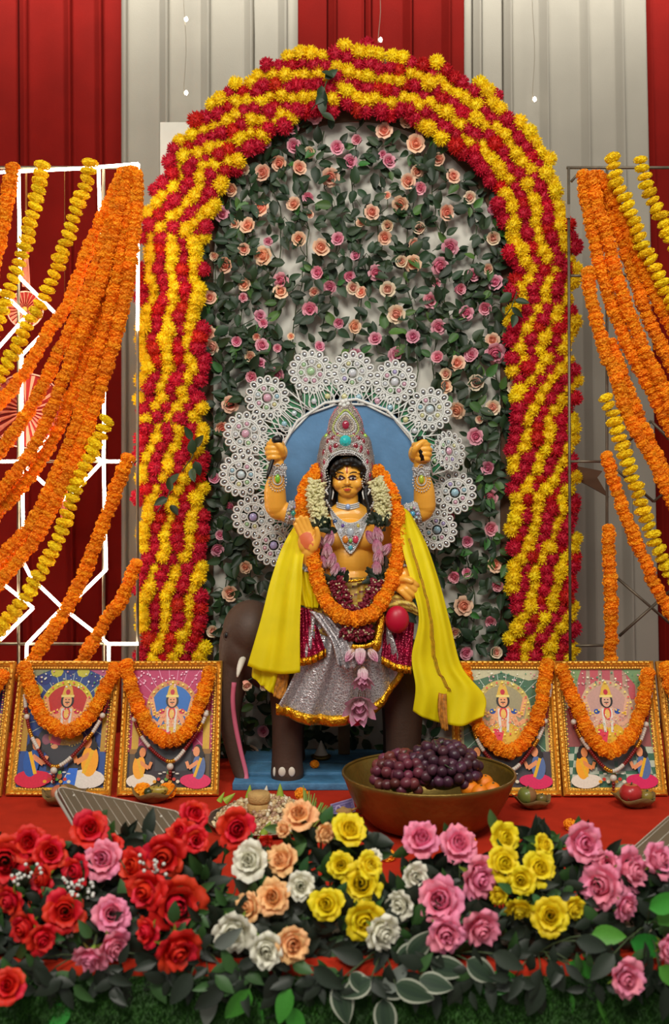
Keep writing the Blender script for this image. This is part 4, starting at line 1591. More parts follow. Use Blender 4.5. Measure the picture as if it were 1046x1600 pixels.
for (x, y, c, r) in ((540, 843, (220, 130, 40), 5), (556, 843, (210, 60, 90), 5), (548, 855, (90, 180, 200), 4), (532, 830, (200, 205, 215), 4), (548, 832, (180, 190, 200), 6), (564, 830, (200, 205, 215), 4),
                     (524, 816, (30, 70, 120), 4), (574, 817, (20, 90, 80), 4), (536, 822, (90, 60, 150), 3), (560, 822, (200, 180, 70), 3), (548, 845, (120, 190, 90), 3)):
    b2.add(ell(ib(x, y, .010), (r * K, .006, r * K * 1.25), 8, 6), 0, lin(c))
part(ido, 'necklace_stones', b2, M_['gem'], True, True)
for s in (-1, 1):        # earrings
    x0 = 544 + s * 26
    mb = MB()
    mb.add(tube([P(x0, 762, 3.575), P(x0 + s * 9, 766, 3.565), P(x0 + s * 4, 774, 3.56), P(x0 - s * 1, 780, 3.56), P(x0 - s * 3, 770, 3.565), P(x0, 762, 3.575)], .0038, 6))
    mb.add(tube([P(x0 + s * 2, 767, 3.565), P(x0 + s * 4, 771, 3.562)], .004, 6))
    part(ido, 'earring', mb, M_['silverlace'])


def cuff(cx, cy, dd, r, tall, gem, tear=True, axis=(0, 0, 1)):
    """Lace bracelet: two beaded rings and a tear-shaped jewelled plate."""
    mb = MB()
    A = aim(axis)
    for zz in ((-.5, .5) if not tear else (.9, 1.05)):
        for k in range(22):
            a = 2 * PI * k / 22
            o = A @ Vector((r * K * math.cos(a), r * K * math.sin(a), zz * tall * K * .5))
            mb.add(ell(P(cx, cy, 3.6 + dd) + o, .0036, 6, 4), 0, SIL)
    if tear:
        for sc in (1.0, .78, .52):
            for k in range(26):
                a = 2 * PI * k / 26
                x = cx + tall * .50 * sc * math.sin(a) * (.55 + .45 * math.sin(a / 2) ** 2)
                y = cy - tall * .05 + tall * .62 * sc * -math.cos(a)
                mb.add(ell(ib(x, y, .004), .0030, 6, 4), 0, SIL if sc != .78 else lin((190, 180, 170)))
        mb.add(ell(ib(cx, cy, .006), (4.2 * K, .006, 7 * K), 8, 6), 0, lin(gem))
        rows = []
    else:
        for k in range(10):
            a = 2 * PI * k / 10
            mb.add(ell(P(cx, cy, 3.6 + dd - r * K) + Vector((.017 * math.cos(a), -.004, .022 * math.sin(a))), .006, 6, 4), 0, lin(rg.choice(GEMC)))
        mb.add(ell(P(cx, cy, 3.6 + dd - r * K - .004), (.010, .007, .010), 8, 6), 0, lin(gem))
    part(ido, 'armlet', mb, M_['gem'], True, True)
    rows = []
    for j in range(5):
        rows.append([P(cx, cy, 3.6 + dd) + A @ Vector((r * 1.0 * K * math.cos(2 * PI * k / 24), r * K * math.sin(2 * PI * k / 24), (j / 4 - .5) * tall * K * (.55 if tear else 1.0) + (tall * .42 * K if tear else 0))) for k in range(25)])
    part(ido, 'cuff', MB().add(grid(rows)), M_['bib'])


cuff(434, 748, .06, 14, 34, (120, 190, 40))
cuff(659, 749, .06, 14, 34, (170, 190, 40))
cuff(459, 802, .075, 18.5, 22, (60, 170, 150), False, (1, 0, -.25))
cuff(645, 803, .075, 18.5, 22, (70, 160, 200), False, (1, 0, .25))
cuff(480, 882, -.115, 14.5, 26, (200, 180, 120), False, (.1, -.7, .7))
cuff(634, 893, -.12, 14.5, 16, (200, 205, 215), False, (.1, 1, .1))

# ---------------------------------------------------------------- clothes
def drape(name, rows, m, nu=40, nv=40, amp=.006, freq=9, ph=0.0, th=.003, parent=None, use_col=None, fade=0.0, seed=0, drift=1.5):
    """Cloth through rows of points, with folds running down it."""
    parent = parent or ido
    rs = [cr(r, nu) for r in rows]
    cols = [cr([r[i] for r in rs], nv) for i in range(nu)]
    r2 = random.Random(seed)
    p2 = r2.uniform(0, 6)
    g = []
    for j in range(nv):
        v = j / (nv - 1)
        row = []
        for i in range(nu):
            u = i / (nu - 1)
            a = amp * (1 - fade + fade * v)
            w = math.sin(2 * PI * freq * u + ph + drift * math.sin(v * 2.2 + p2)) + .45 * math.sin(2 * PI * freq * 1.9 * u + p2 + 1.5 * v)
            row.append(cols[i][j] + Vector((0, -a * w, 0)))
        g.append(row)
    col = None
    if use_col:
        col = [use_col((i + .5) / (nu - 1), (j + .5) / (nv - 1)) for j in range(nv - 1) for i in range(nu - 1)]
    o = part(parent, name, MB().add(grid(g), 0, col), m, True, use_col is not None)
    s = o.modifiers.new('t', 'SOLIDIFY')
    s.thickness = th
    return o, g


def px_row(d, *xy):
    return [P(x, y, d if not isinstance(d, tuple) else d[0] + (d[1] - d[0]) * i / max(1, len(xy) - 1)) for i, (x, y) in enumerate(xy)]


# dhoti wrapped at the waist, diagonal stripes of gold, olive and wine
def dh_col(u, v):
    t = (u * 3.0 + v * 6.5) % 1.0
    return lin((168, 124, 30)) if t < .42 else lin((206, 176, 60)) if t < .62 else lin((112, 30, 30)) if t < .72 else lin((150, 118, 44))


drape('dhoti', [px_row(3.485, (500, 897), (522, 901), (546, 903), (572, 901), (594, 896)), px_row(3.46, (492, 925), (520, 930), (546, 934), (575, 930), (604, 924)),
                px_row(3.45, (484, 955), (515, 962), (546, 968), (580, 962), (612, 952)), px_row(3.43, (488, 985), (515, 995), (548, 1000), (585, 992), (615, 978))],
      M_['dhoti'], 40, 30, .004, 5, 0, .003, None, dh_col)
drape('dhoti_knot', [px_row(3.43, (588, 938), (606, 926), (622, 928), (640, 934)), px_row(3.40, (590, 950), (610, 944), (632, 942), (652, 950)), px_row(3.41, (592, 958), (612, 954), (634, 954), (654, 962))],
      M_['dhoti'], 30, 16, .004, 4, 1, .003, None, lambda u, v: lin((150, 110, 40)) if int(v * 7 + u * 2) % 2 else lin((214, 188, 84)))
part(ido, 'gold_belt', MB().add(tube(cr([P(500, 900, 3.475), P(522, 906, 3.455), P(546, 908, 3.445), P(572, 905, 3.455), P(592, 899, 3.475)], 20), .006, 6)), M_['goldtrim'])

# magenta foil panels with gold hems
for nm, rows, hem in (('side_flap', [px_row((3.45, 3.44), (468, 948), (478, 950), (490, 954)), px_row(3.43, (467, 990), (482, 990), (499, 986)), px_row(3.415, (466, 1034), (488, 1030), (510, 1018))], None),
                      ('side_flap', [px_row(3.44, (600, 962), (622, 966), (648, 974)), px_row(3.42, (598, 1000), (622, 1006), (645, 1012)), px_row(3.405, (596, 1030), (620, 1042), (643, 1046))], None)):
    o, g = drape(nm, rows, M_['magenta'], 30, 24, .005, 5, 0, .003)
    hr = []
    for q, off in ((0, -.012), (1, .002), (2, .014)):
        hr.append([p + Vector((0, -.006 - .003 * (q == 1), -off)) for p in g[-1]])
    oo = part(ido, 'gold_hem', MB().add(grid(hr)), M_['goldtrim'])
    oo.modifiers.new('t', 'SOLIDIFY').thickness = .003
part(ido, 'painted_foot', MB().add(ell(P(621, 968, 3.385), (.040, .030, .046), 16, 12)), M_['redfoil'])

# silver skirt falling over the elephant's flank
srows = [px_row((3.44, 3.43), (487, 955), (510, 975), (540, 985), (575, 980), (606, 968)),
         px_row((3.43, 3.41), (478, 1010), (510, 1020), (545, 1025), (585, 1020), (618, 1005)),
         px_row((3.43, 3.43), (456, 1062), (495, 1072), (540, 1075), (590, 1064), (626, 1040)),
         px_row((3.43, 3.44), (432, 1106), (480, 1122), (535, 1124), (592, 1100), (630, 1046))]
o, g = drape('silver_skirt', srows, M_['silver'], 70, 46, .013, 4.0, .5, .003, fade=.6, seed=2)
hr = []
for off in (-.020, -.006, .008, .016):
    hr.append([p + Vector((0, -.005 - .004 * (off in (-.006, .008)), -off - .002)) for p in g[-1]])
oo = part(ido, 'skirt_hem', MB().add(grid(hr)), M_['goldtrim'])
oo.modifiers.new('t', 'SOLIDIFY').thickness = .003
oo, g2 = drape('silver_sash', [px_row(3.40, (484, 954), (500, 958), (520, 966)), px_row(3.385, (505, 980), (520, 986), (540, 986)), px_row(3.375, (520, 1005), (535, 1010), (552, 1004)), px_row(3.37, (528, 1040), (545, 1046), (566, 1036))], M_['silver'], 24, 30, .006, 3, 0, .003)
part(ido, 'gold_tassel', MB().add(tube(cr([P(598, 958, 3.40), P(594, 980, 3.385), P(590, 1000, 3.375), P(587, 1018, 3.37)], 12), [.008, .012, .014, .015, .016, .015, .014, .016, .017, .016, .014, .008], 8)), M_['goldtrim'])

# yellow shoulder scarf, two long falls
sc1, g = drape('scarf', [px_row((3.56, 3.50), (470, 806), (466, 815), (470, 824), (484, 830)),
                         px_row((3.50, 3.42), (443, 852), (452, 862), (462, 870), (474, 874)),
                         px_row((3.46, 3.40), (424, 905), (440, 912), (456, 916), (472, 915)),
                         px_row((3.44, 3.39), (408, 968), (430, 976), (450, 978), (469, 974)),
                         px_row((3.43, 3.385), (387, 1040), (415, 1050), (442, 1053), (469, 1051))], M_['scarf'], 40, 50, .0065, 1.6, 1.0, .0015, fade=.6, seed=4)
drape('scarf_underfall', [px_row((3.47, 3.44), (400, 1010), (420, 1015), (445, 1020)), px_row((3.46, 3.43), (394, 1052), (414, 1064), (440, 1060)), px_row((3.46, 3.43), (396, 1058), (412, 1074), (432, 1088))], M_['scarf'], 24, 20, .006, 3, 0, .0015, seed=6)
drape('scarf_border', [px_row(3.43, (436, 1050), (446, 1052), (452, 1054)), px_row(3.425, (430, 1072), (440, 1076), (448, 1078)), px_row(3.42, (427, 1088), (436, 1092), (443, 1094))], M_['stripe'], 12, 14, .003, 2, 0, .0015)
drape('scarf_fold', [px_row((3.45, 3.46), (462, 890), (476, 892), (492, 898)), px_row((3.44, 3.44), (462, 925), (480, 922), (500, 930)), px_row((3.44, 3.44), (470, 945), (484, 950), (497, 950))], M_['scarf'], 24, 20, .007, 3, 2, .0015, seed=8)
sc2, g = drape('scarf', [px_row((3.50, 3.56), (624, 794), (630, 794), (636, 797), (642, 803)),
                         px_row((3.44, 3.52), (628, 850), (640, 848), (656, 846), (667, 852)),
                         px_row((3.40, 3.48), (643, 910), (656, 908), (674, 906), (688, 914)),
                         px_row((3.38, 3.45), (655, 966), (668, 970), (688, 972), (704, 975)),
                         px_row((3.38, 3.44), (644, 1026), (668, 1034), (700, 1038), (722, 1042)),
                         px_row((3.37, 3.43), (650, 1074), (682, 1086), (722, 1080), (758, 1088)),
                         px_row((3.38, 3.41), (646, 1112), (676, 1126), (716, 1134), (757, 1120))], M_['scarf'], 50, 70, .010, 1.8, .3, .0015, fade=.7, seed=10)
bt = []
for j in range(len(g)):
    i = int(len(g[0]) * (.30 + .25 * j / len(g)))
    bt.append(g[j][i] + Vector((0, -.004, 0)))
mb = MB()
for k, off in enumerate((-.005, 0, .005)):
    mb.add(tube([p + Vector((off, -.0006 * k, 0)) for p in bt[10:58]], .0014, 4))
part(ido, 'scarf_stripe', mb, M_['stripe'])
drape('scarf_border', [px_row(3.39, (686, 1082), (692, 1084), (698, 1084)), px_row(3.375, (685, 1110), (692, 1114), (699, 1112)), px_row(3.37, (690, 1138), (696, 1142), (701, 1141))], M_['stripe'], 12, 14, .003, 2, 0, .0015)

# things held in the raised hands
t = thing('goad', 'black rod with a round head held in the raised fist nearest the lit panel', 'rod', P(418, 748, 3.60))
part(t, 'shaft', MB().add(tube(cr([P(433, 690, 3.612), P(428, 712, 3.618), P(417, 748, 3.60)], 10), [.0075] * 8 + [.006, .004], 10)), M_['black'])
part(t, 'head', MB().add(ell(P(433, 688, 3.612), (.020, .016, .017), 14, 10)), M_['black'])
t = thing('short_rod', 'short black stick held in the raised fist beside the brownish folded medallion', 'rod', P(660, 722, 3.62))
part(t, 'shaft', MB().add(tube([P(656, 682, 3.615), P(657, 700, 3.615), P(661, 720, 3.61)], [.010, .010, .009], 10)), M_['black'])
part(t, 'cap', MB().add(tube([P(656, 683, 3.615), P(656.3, 689, 3.615)], .0115, 12)), M_['hair'])


# ================================================================== GARLANDS ON THE IDOL
garland('thick orange marigold garland looped round the idol from its shoulders to its lap',
        [P(x, y, d) for x, y, d in ((497, 736, 3.60), (486, 748, 3.55), (476, 768, 3.52), (472, 795, 3.50), (477, 825, 3.485), (486, 858, 3.455), (493, 890, 3.435), (503, 926, 3.40), (522, 955, 3.37), (546, 967, 3.355),
                                    (572, 964, 3.355), (592, 947, 3.375), (608, 920, 3.40), (619, 885, 3.43), (623, 845, 3.47), (620, 800, 3.50), (610, 768, 3.53), (600, 748, 3.56), (588, 734, 3.60))],
        'orange', .056, .019, cat='garland', jit=.08)

M_['tuberose'] = mat('tuberose_cream', (236, 230, 178), .6, trans=.15, rand=.08)
M_['lotus'] = mat('lotus_pink', (255, 255, 255), .5, attr=True, trans=.2)
M_['wine'] = mat('wine_petal', (120, 12, 40), .6)
M_['dkleaf'] = mat('dark_leaf', (30, 44, 28), .5)
mg = thing('mixed_garland', 'cream, lotus pink and wine flower garland hanging down the idol to the skirt hem', 'garland', P(545, 966, 3.43))
rm = random.Random(17)


def cluster(name, path, r0, n, m, seedm, L=.024, w=.006):
    """Little pointed buds packed round a hanging cord."""
    b = MB()
    c = cr(path, 40)
    fr = frames_along(c)
    for k in range(n):
        q = rm.randrange(40)
        t, a, bb = fr[q]
        an = rm.uniform(0, 2 * PI)
        dv = (a * math.cos(an) + bb * math.sin(an))
        if dv.y > .5:
            dv.y = -dv.y
        dv = (dv + t * rm.uniform(-.5, .5)).normalized()
        p0 = c[q] + dv * r0 * .45
        tip = p0 + dv * L * rm.uniform(.8, 1.15)
        b.add(tube([p0, p0.lerp(tip, .6), tip], [w * .45, w, w * .25], 5))
    b.add(tube(c, r0 * .6, 8))
    return part(mg, name, b, m)


cluster('tuberose_bundle', [P(496, 752, 3.50), P(492, 775, 3.48), P(496, 798, 3.47), P(505, 818, 3.455)], .024, 260, M_['tuberose'], 1)
cluster('tuberose_bundle', [P(587, 750, 3.50), P(596, 772, 3.48), P(599, 795, 3.47), P(595, 812, 3.455)], .020, 230, M_['tuberose'], 1)
def lotus_mesh(name, n_rings, seed, open_):
    b = MB()
    r = random.Random(seed)
    for k in range(n_rings):
        n = 6 + k
        for q in range(n):
            rows = []
            L, W = .62 + .1 * k, .20
            a = (.10 + .34 * k) * open_
            x, z = .05 + .02 * k, 0
            cols = []
            for j in range(6):
                v = j / 5
                aa = a + (.5 * open_ if v < .4 else -.5) * .8
                if j:
                    x += math.sin(aa) * L / 5
                    z += math.cos(aa) * L / 5
                w = W * math.sin(PI * (v * .86 + .12)) ** .8 * (1 if v < .99 else .25)
                rows.append([Vector((x - .10 * abs(u) ** 2 * 4 * w, u * w * 2, z)) for u in (-.5, -.25, 0, .25, .5)])
            rot = Matrix.Rotation(2 * PI * (q + .5 * k) / n + r.uniform(-.12, .12), 4, 'Z')
            c0, c1 = lin((240, 224, 222)), lin((224, 150, 184))
            cl = []
            for j in range(5):
                t = j / 4
                cl += [tuple(a_ + (b_ - a_) * t for a_, b_ in zip(c0, c1))] * 4
            b.add(grid(rows), 0, cl, rot)
    b.add(ell((0, 0, .12), (.16, .16, .2), 8, 6), 0, lin((216, 176, 150)))
    return b.mesh(name, M_['lotus'], True, use_col=True)


LOT = [lotus_mesh('lotus', 2, 1, .45), lotus_mesh('lotus', 2, 2, .65)]
LOTO = lotus_mesh('lotus', 3, 3, 1.35)
for (x, y, s, d) in ((511, 845, 27, 3.455), (513, 863, 25, 3.45), (516, 878, 25, 3.445), (521, 892, 24, 3.44), (593, 839, 28, 3.455), (592, 857, 25, 3.45), (590, 874, 26, 3.445), (589, 890, 24, 3.44)):
    link('lotus', rm.choice(LOT), mg, M=place(P(x, y + 8, d) - mg.location, (rm.uniform(-.35, .35), -.45, .9), s * K * 1.45, rm.uniform(0, 6)))
    link('lotus', rm.choice(LOT), mg, M=place(P(x + rm.choice((-6, 6)), y + 9, d + .02) - mg.location, (rm.uniform(-.7, .7), -.5, .7), s * K * 1.3, rm.uniform(0, 6)))
for path in ([(497, 822), (507, 826), (517, 823)], [(584, 817), (596, 815), (606, 822)], [(515, 905), (527, 899), (541, 905)], [(579, 905), (591, 900), (602, 908)], [(552, 1001), (568, 1003), (584, 997)]):
    b = MB()
    for k in range(46):
        u = rm.random()
        i = 0 if u < .5 else 1
        a_, b_ = path[i], path[i + 1]
        t = (u - .5 * i) * 2
        p = P(a_[0] + (b_[0] - a_[0]) * t, a_[1] + (b_[1] - a_[1]) * t + rm.uniform(-6, 6), 3.43 + rm.uniform(-.012, .01) - (.03 if path[0][1] > 990 else 0))
        b.add(leaf_geo(.034, .018, .1, .2, 4), 0, None, Matrix.Translation(p) @ aim((rm.uniform(-1, 1), rm.uniform(-1, -.2), rm.uniform(-1, .4))).to_4x4() @ Matrix.Rotation(PI / 2, 4, 'Y'))
    part(mg, 'leaf_band', b, M_['dkleaf'])
for path, n in (([(525, 908), (532, 925), (541, 945), (552, 962)], 150), ([(592, 908), (586, 925), (576, 945), (564, 962)], 150), ([(537, 985), (558, 990), (580, 986)], 130)):
    pts = [P(x, y, 3.42 if y < 970 else 3.375) for x, y in path]
    cluster('wine_petals', pts, .020, n, M_['wine'], 3, .022, .007)
    cluster('white_buds', pts, .022, 34, M_['tuberose'], 4, .020, .0045)
part(mg, 'gold_ribbon', MB().add(tube(cr([P(550, 1009, 3.37), P(562, 1011, 3.365), P(576, 1008, 3.365), P(588, 1002, 3.37)], 14), .009, 6)), M_['goldtrim'])
for (x, y, s, me, ax) in ((563, 1012, 36, LOT[1], (0, -.5, -.9)), (552, 1016, 30, LOT[0], (-.5, -.5, -.7)), (578, 1016, 30, LOT[0], (.5, -.5, -.7)), (567, 1044, 34, LOT[1], (0, -.5, -.8)), (567, 1058, 34, LOTO, (0, -.55, -.7)), (562, 1100, 52, LOTO, (0, -.8, -.35))):
    link('lotus', me, mg, M=place(P(x, y, 3.39 if y > 1080 else 3.37) - mg.location, ax, s * K * (1.05 if me is not LOTO else .80), rm.uniform(0, 6)))
b = MB()
for dx in (-6, -2, 2, 6):
    b.add(tube([P(567 + dx * .4, 1066, 3.375), P(565 + dx, 1094, 3.395)], .0014, 4))
b.add(tube(cr([P(510, 826, 3.47), P(522, 900, 3.45), P(548, 975, 3.41), P(562, 1000, 3.395), P(567, 1066, 3.385)], 20), .0025, 5))
b.add(tube(cr([P(596, 816, 3.47), P(590, 900, 3.45), P(570, 975, 3.41), P(562, 1000, 3.395)], 20), .0025, 5))
part(mg, 'thread', b, M_['thread'])
link('red_bud', MB().add(ell((0, 0, 0), (.028, .022, .018), 12, 8)).mesh('red_bud', M_['redfoil']), mg, P(557, 1126, 3.40) - mg.location)

# ================================================================== FRAMED PICTURES
M_['print'] = mat('print_paper', (255, 255, 255), .45, attr=True, var=.07, scale=160)
M_['beadwhite'] = mat('pearl_bead', (214, 206, 192), .35)
M_['beadred'] = mat('red_bead', (128, 22, 18), .35)
M_['beadgold'] = mat('gold_bead', (200, 140, 40), .3, metal=.7)


def glass_mat():
    m = bpy.data.materials.new('picture_glass')
    m.use_nodes = True
    nt = m.node_tree
    nt.nodes.remove(nt.nodes['Principled BSDF'])
    t = nt.nodes.new('ShaderNodeBsdfTransparent')
    g = nt.nodes.new('ShaderNodeBsdfGlossy')
    g.inputs['Roughness'].default_value = .03
    f = nt.nodes.new('ShaderNodeFresnel')
    f.inputs['IOR'].default_value = 1.45
    mx = nt.nodes.new('ShaderNodeMixShader')
    nt.links.new(f.outputs[0], mx.inputs[0])
    nt.links.new(t.outputs[0], mx.inputs[1])
    nt.links.new(g.outputs[0], mx.inputs[2])
    nt.links.new(mx.outputs[0], nt.nodes['Material Output'].inputs['Surface'])
    return m


M_['glass'] = glass_mat()
SKIN = (226, 170, 128)


class Art:
    """Flat shapes stacked in print order, each a hair proud of the last, on a w x h sheet."""
    def __init__(self, w, h):
        self.w, self.h, self.k, self.mb = w, h, 0, MB()

    def poly(self, pts, col):
        g = sum(col) / 3
        col = tuple(max(0, min(255, (g + (c - g) * 1.25) * 1.06)) for c in col)     # rich offset inks
        z = self.k * .00004
        self.k += 1
        v = [Vector((x * self.w, y * self.h, z)) for x, y in pts]
        self.mb.add((v, [tuple(range(len(v)))]), 0, lin(col))

    def oval(self, x, y, rx, ry, col, rot=0, n=18):
        asp = self.w / self.h
        c, s = math.cos(rot), math.sin(rot)
        self.poly([(x + (rx * math.cos(a) * c - ry * math.sin(a) * s / asp), y + (rx * math.cos(a) * s * asp + ry * math.sin(a) * c)) for a in (2 * PI * k / n for k in range(n))], col)

    def line(self, x0, y0, x1, y1, t, col):
        dx, dy = (x1 - x0) * self.w, (y1 - y0) * self.h
        L = math.hypot(dx, dy)
        nx, ny = -dy / L * t, dx / L * t
        self.poly([(x0 + nx / 1, y0 + ny * self.w / self.h), (x1 + nx, y1 + ny * self.w / self.h), (x1 - nx, y1 - ny * self.w / self.h), (x0 - nx, y0 - ny * self.w / self.h)], col)

    def dots(self, r, n, x0, y0, x1, y1, cols, s0=.006, s1=.014):
        for _ in range(n):
            s = r.uniform(s0, s1)
            self.oval(r.uniform(x0, x1), r.uniform(y0, y1), s, s * .75, r.choice(cols), 0, 6)


def seated(a, x, y, s, skin, dress, shawl, face):
    """A small devotee seated cross-legged; face = +1 looks right."""
    a.oval(x, y - .055 * s, .12 * s, .045 * s, dress)
    a.oval(x + face * .05 * s, y - .05 * s, .09 * s, .035 * s, dress)
    a.oval(x - face * .015 * s, y + .03 * s, .055 * s, .075 * s, shawl)
    a.line(x - face * .01 * s, y + .06 * s, x + face * .07 * s, y + .02 * s, .016 * s, skin)
    a.line(x + face * .07 * s, y + .02 * s, x + face * .09 * s, y + .06 * s, .013 * s, skin)
    a.oval(x - face * .005 * s, y + .125 * s, .036 * s, .036 * s, (24, 16, 14))
    a.oval(x + face * .010 * s, y + .118 * s, .028 * s, .030 * s, skin)
    a.oval(x - face * .035 * s, y + .10 * s, .022 * s, .022 * s, (24, 16, 14))
    a.line(x - face * .03 * s, y + .08 * s, x + face * .02 * s, y - .03 * s, .012 * s, (212, 170, 50))


def artwork(kind, w, h):
    r = random.Random(kind * 5 + 2)
    a = Art(w, h)
    bg = {0: (44, 70, 128), 1: (172, 34, 96), 2: (70, 104, 78), 3: (176, 150, 132)}[kind]
    floor = {0: (60, 90, 150), 1: (44, 22, 34), 2: (70, 60, 66), 3: (150, 160, 142)}[kind]
    disc = {0: (176, 44, 36), 1: (40, 110, 176), 2: (160, 150, 120), 3: (196, 160, 150)}[kind]
    ringc = {0: (206, 190, 60), 1: (200, 150, 90), 2: (196, 176, 110), 3: (206, 180, 150)}[kind]
    a.poly([(0, 0), (1, 0), (1, 1), (0, 1)], bg)
    if kind == 3:
        a.poly([(0, 0), (1, 0), (1, .34), (0, .34)], (196, 200, 184))
        for i in range(8):
            for j in range(6):
                if (i + j) % 2:
                    y0, y1 = .34 * (1 - (1 - j / 6) ** 1.0), .34 * ((j + 1) / 6)
                    k0, k1 = 1 - .5 * y0, 1 - .5 * y1
                    f = lambda u, k: .5 + (u - .5) * k * 1.3
                    q = [(f(i / 8, k0), y0), (f((i + 1) / 8, k0), y0), (f((i + 1) / 8, k1), y1), (f(i / 8, k1), y1)]
                    a.poly([(min(1, max(0, x)), y) for x, y in q], (64, 104, 84))
        for i in range(5):
            a.poly([(.2 + .14 * i, 1), (.3 + .14 * i, 1), (.27 + .15 * i - .02, .74), (.18 + .15 * i, .74)], (176 + 8 * (i % 2), 92, 100))
        a.poly([(0, 1), (.24, 1), (.14, .82), (.06, .7), (.02, .34), (0, .34)], (128, 150, 104))
        a.poly([(1, 1), (.72, 1), (.86, .86), (.94, .7), (.98, .34), (1, .34)], (120, 148, 108))
        a.poly([(.02, .34), (.16, .34), (.14, .66), (.03, .66)], (150, 86, 84))
        a.poly([(.82, .34), (.98, .34), (.97, .66), (.86, .66)], (150, 86, 84))
    else:
        n = 26
        for k in range(n):
            an = 2 * PI * k / n
            L = .75
            x1, y1 = .5 + L * math.cos(an), .62 + L * .8 * math.sin(an)
            t = 1.0
            for lim, v0, dv in ((1, .5, x1 - .5), (0, .5, x1 - .5)):
                if dv and (lim - v0) / dv > 0:
                    t = min(t, (lim - v0) / dv)
            for lim, v0, dv in ((1, .62, y1 - .62), (0, .62, y1 - .62)):
                if dv and (lim - v0) / dv > 0:
                    t = min(t, (lim - v0) / dv)
            a.line(.5, .62, .5 + (x1 - .5) * t, .62 + (y1 - .62) * t, .0035, (196, 206, 196) if kind != 1 else (226, 160, 190))
        a.poly([(0, 0), (1, 0), (1, .30), (0, .30)], floor)
        if kind == 0:
            for k in range(9):
                an = PI * k / 8
                a.oval(.5 + .40 * math.cos(an), .70 + .30 * math.sin(an), .075, .05, ((30, 44, 110), (196, 186, 70))[k % 2], 0, 8)
            a.poly([(0, .9), (.3, 1), (0, 1)], (150, 150, 120))
            a.poly([(1, .9), (.7, 1), (1, 1)], (176, 92, 130))
            a.poly([(.0, .30), (.08, .30), (.08, .62), (0, .62)], (190, 150, 60))
            a.poly([(.92, .30), (1, .30), (1, .62), (.92, .62)], (190, 150, 60))
        if kind == 1:
            for sx in (.03, .87):
                a.poly([(sx, .0), (sx + .10, .0), (sx + .10, .30), (sx, .30)], (96, 76, 52))
                a.poly([(sx + .01, .30), (sx + .09, .30), (sx + .09, .60), (sx + .01, .60)], (206, 170, 60))
                a.poly([(sx - .01, .60), (sx + .11, .60), (sx + .11, .64), (sx - .01, .64)], (150, 110, 50))
                a.poly([(sx - .01, .28), (sx + .11, .28), (sx + .11, .32), (sx - .01, .32)], (150, 110, 50))
        if kind == 2:
            a.poly([(0, 1), (1, 1), (1, .93), (.8, .9), (.5, .97), (.2, .9), (0, .93)], (196, 190, 160))
            a.poly([(.0, .30), (.05, .30), (.05, .92), (0, .92)], (190, 176, 130))
            a.poly([(.95, .30), (1, .30), (1, .92), (.95, .92)], (190, 176, 130))
    # halo
    a.oval(.5, .66, .31, .245, ringc, 0, 28)
    a.oval(.5, .66, .255, .20, disc, 0, 28)
    # elephant mount
    eg = (62, 60, 66) if kind != 3 else (120, 118, 118)
    a.oval(.52, .34, .25, .12, eg)
    for x in (.38, .48, .62, .70):
        a.poly([(x - .05, .14), (x + .05, .14), (x + .05, .34), (x - .05, .34)], eg)
    a.oval(.30, .40, .10, .09, eg)
    a.line(.27, .40, .24, .20, .035, eg)
    a.oval(.30, .40, .05, .045, (150, 96, 110))
    a.oval(.52, .42, .20, .07, (196, 150, 50))
    for k in range(12):
        a.oval(.36 + .03 * k, .36 - .015 * math.sin(k), .009, .007, (220, 190, 90), 0, 6)
    # deity: cloth, legs, torso, four arms, head, crown
    a.oval(.5, .47, .17, .07, (212, 176, 60))
    a.line(.44, .48, .40, .36, .06, (206, 66, 90))
    a.line(.56, .48, .58, .38, .06, (214, 180, 70))
    a.oval(.40, .34, .04, .02, SKIN)
    sk = SKIN if kind != 3 else (218, 178, 156)
    a.oval(.5, .60, .10, .10, sk)
    for s in (-1, 1):
        a.line(.5 + s * .09, .64, .5 + s * .20, .60, .030, sk)
        a.line(.5 + s * .20, .60, .5 + s * .24, .72, .026, sk)
        a.oval(.5 + s * .245, .735, .028, .022, sk)
        a.line(.5 + s * .09, .62, .5 + s * .15, .52, .028, sk)
        a.line(.5 + s * .15, .52, .5 + s * .21, .55, .022, sk)
        a.oval(.5 + s * .22, .555, .026, .02, sk)
        a.oval(.5 + s * .20, .62, .02, .012, (206, 160, 60))
        a.oval(.5 + s * .12, .635, .035, .022, (40, 84, 160) if kind > 1 else (196, 60, 84))
    a.line(.45, .66, .46, .46, .014, (226, 222, 214))
    a.line(.55, .66, .54, .46, .014, (226, 222, 214))
    a.oval(.5, .62, .045, .055, (196, 60, 70))
    a.oval(.5, .615, .030, .040, (226, 190, 110))
    a.oval(.5, .725, .075, .062, (22, 18, 20))
    a.oval(.5, .725, .052, .052, sk)
    a.line(.475, .712, .525, .712, .006, (40, 24, 20))
    a.oval(.482, .735, .010, .005, (30, 20, 20), 0, 8)
    a.oval(.518, .735, .010, .005, (30, 20, 20), 0, 8)
    a.oval(.5, .700, .012, .005, (170, 50, 40), 0, 8)
    a.poly([(.43, .765), (.57, .765), (.545, .84), (.5, .90), (.455, .84)], (212, 176, 76))
    a.oval(.5, .80, .026, .024, (176, 40, 60))
    a.poly([(.425, .755), (.575, .755), (.575, .775), (.425, .775)], (236, 214, 140))
    a.dots(r, 40, .40, .42, .60, .66, [(240, 230, 200), (220, 180, 80), (190, 60, 70), (240, 240, 240)], .003, .007)
    a.dots(r, 50, .06, .84, .94, .98, [(206, 200, 176), (90, 140, 110), (214, 170, 170), (230, 226, 210)] if kind != 1 else [(236, 190, 206), (226, 200, 210)], .006, .013)
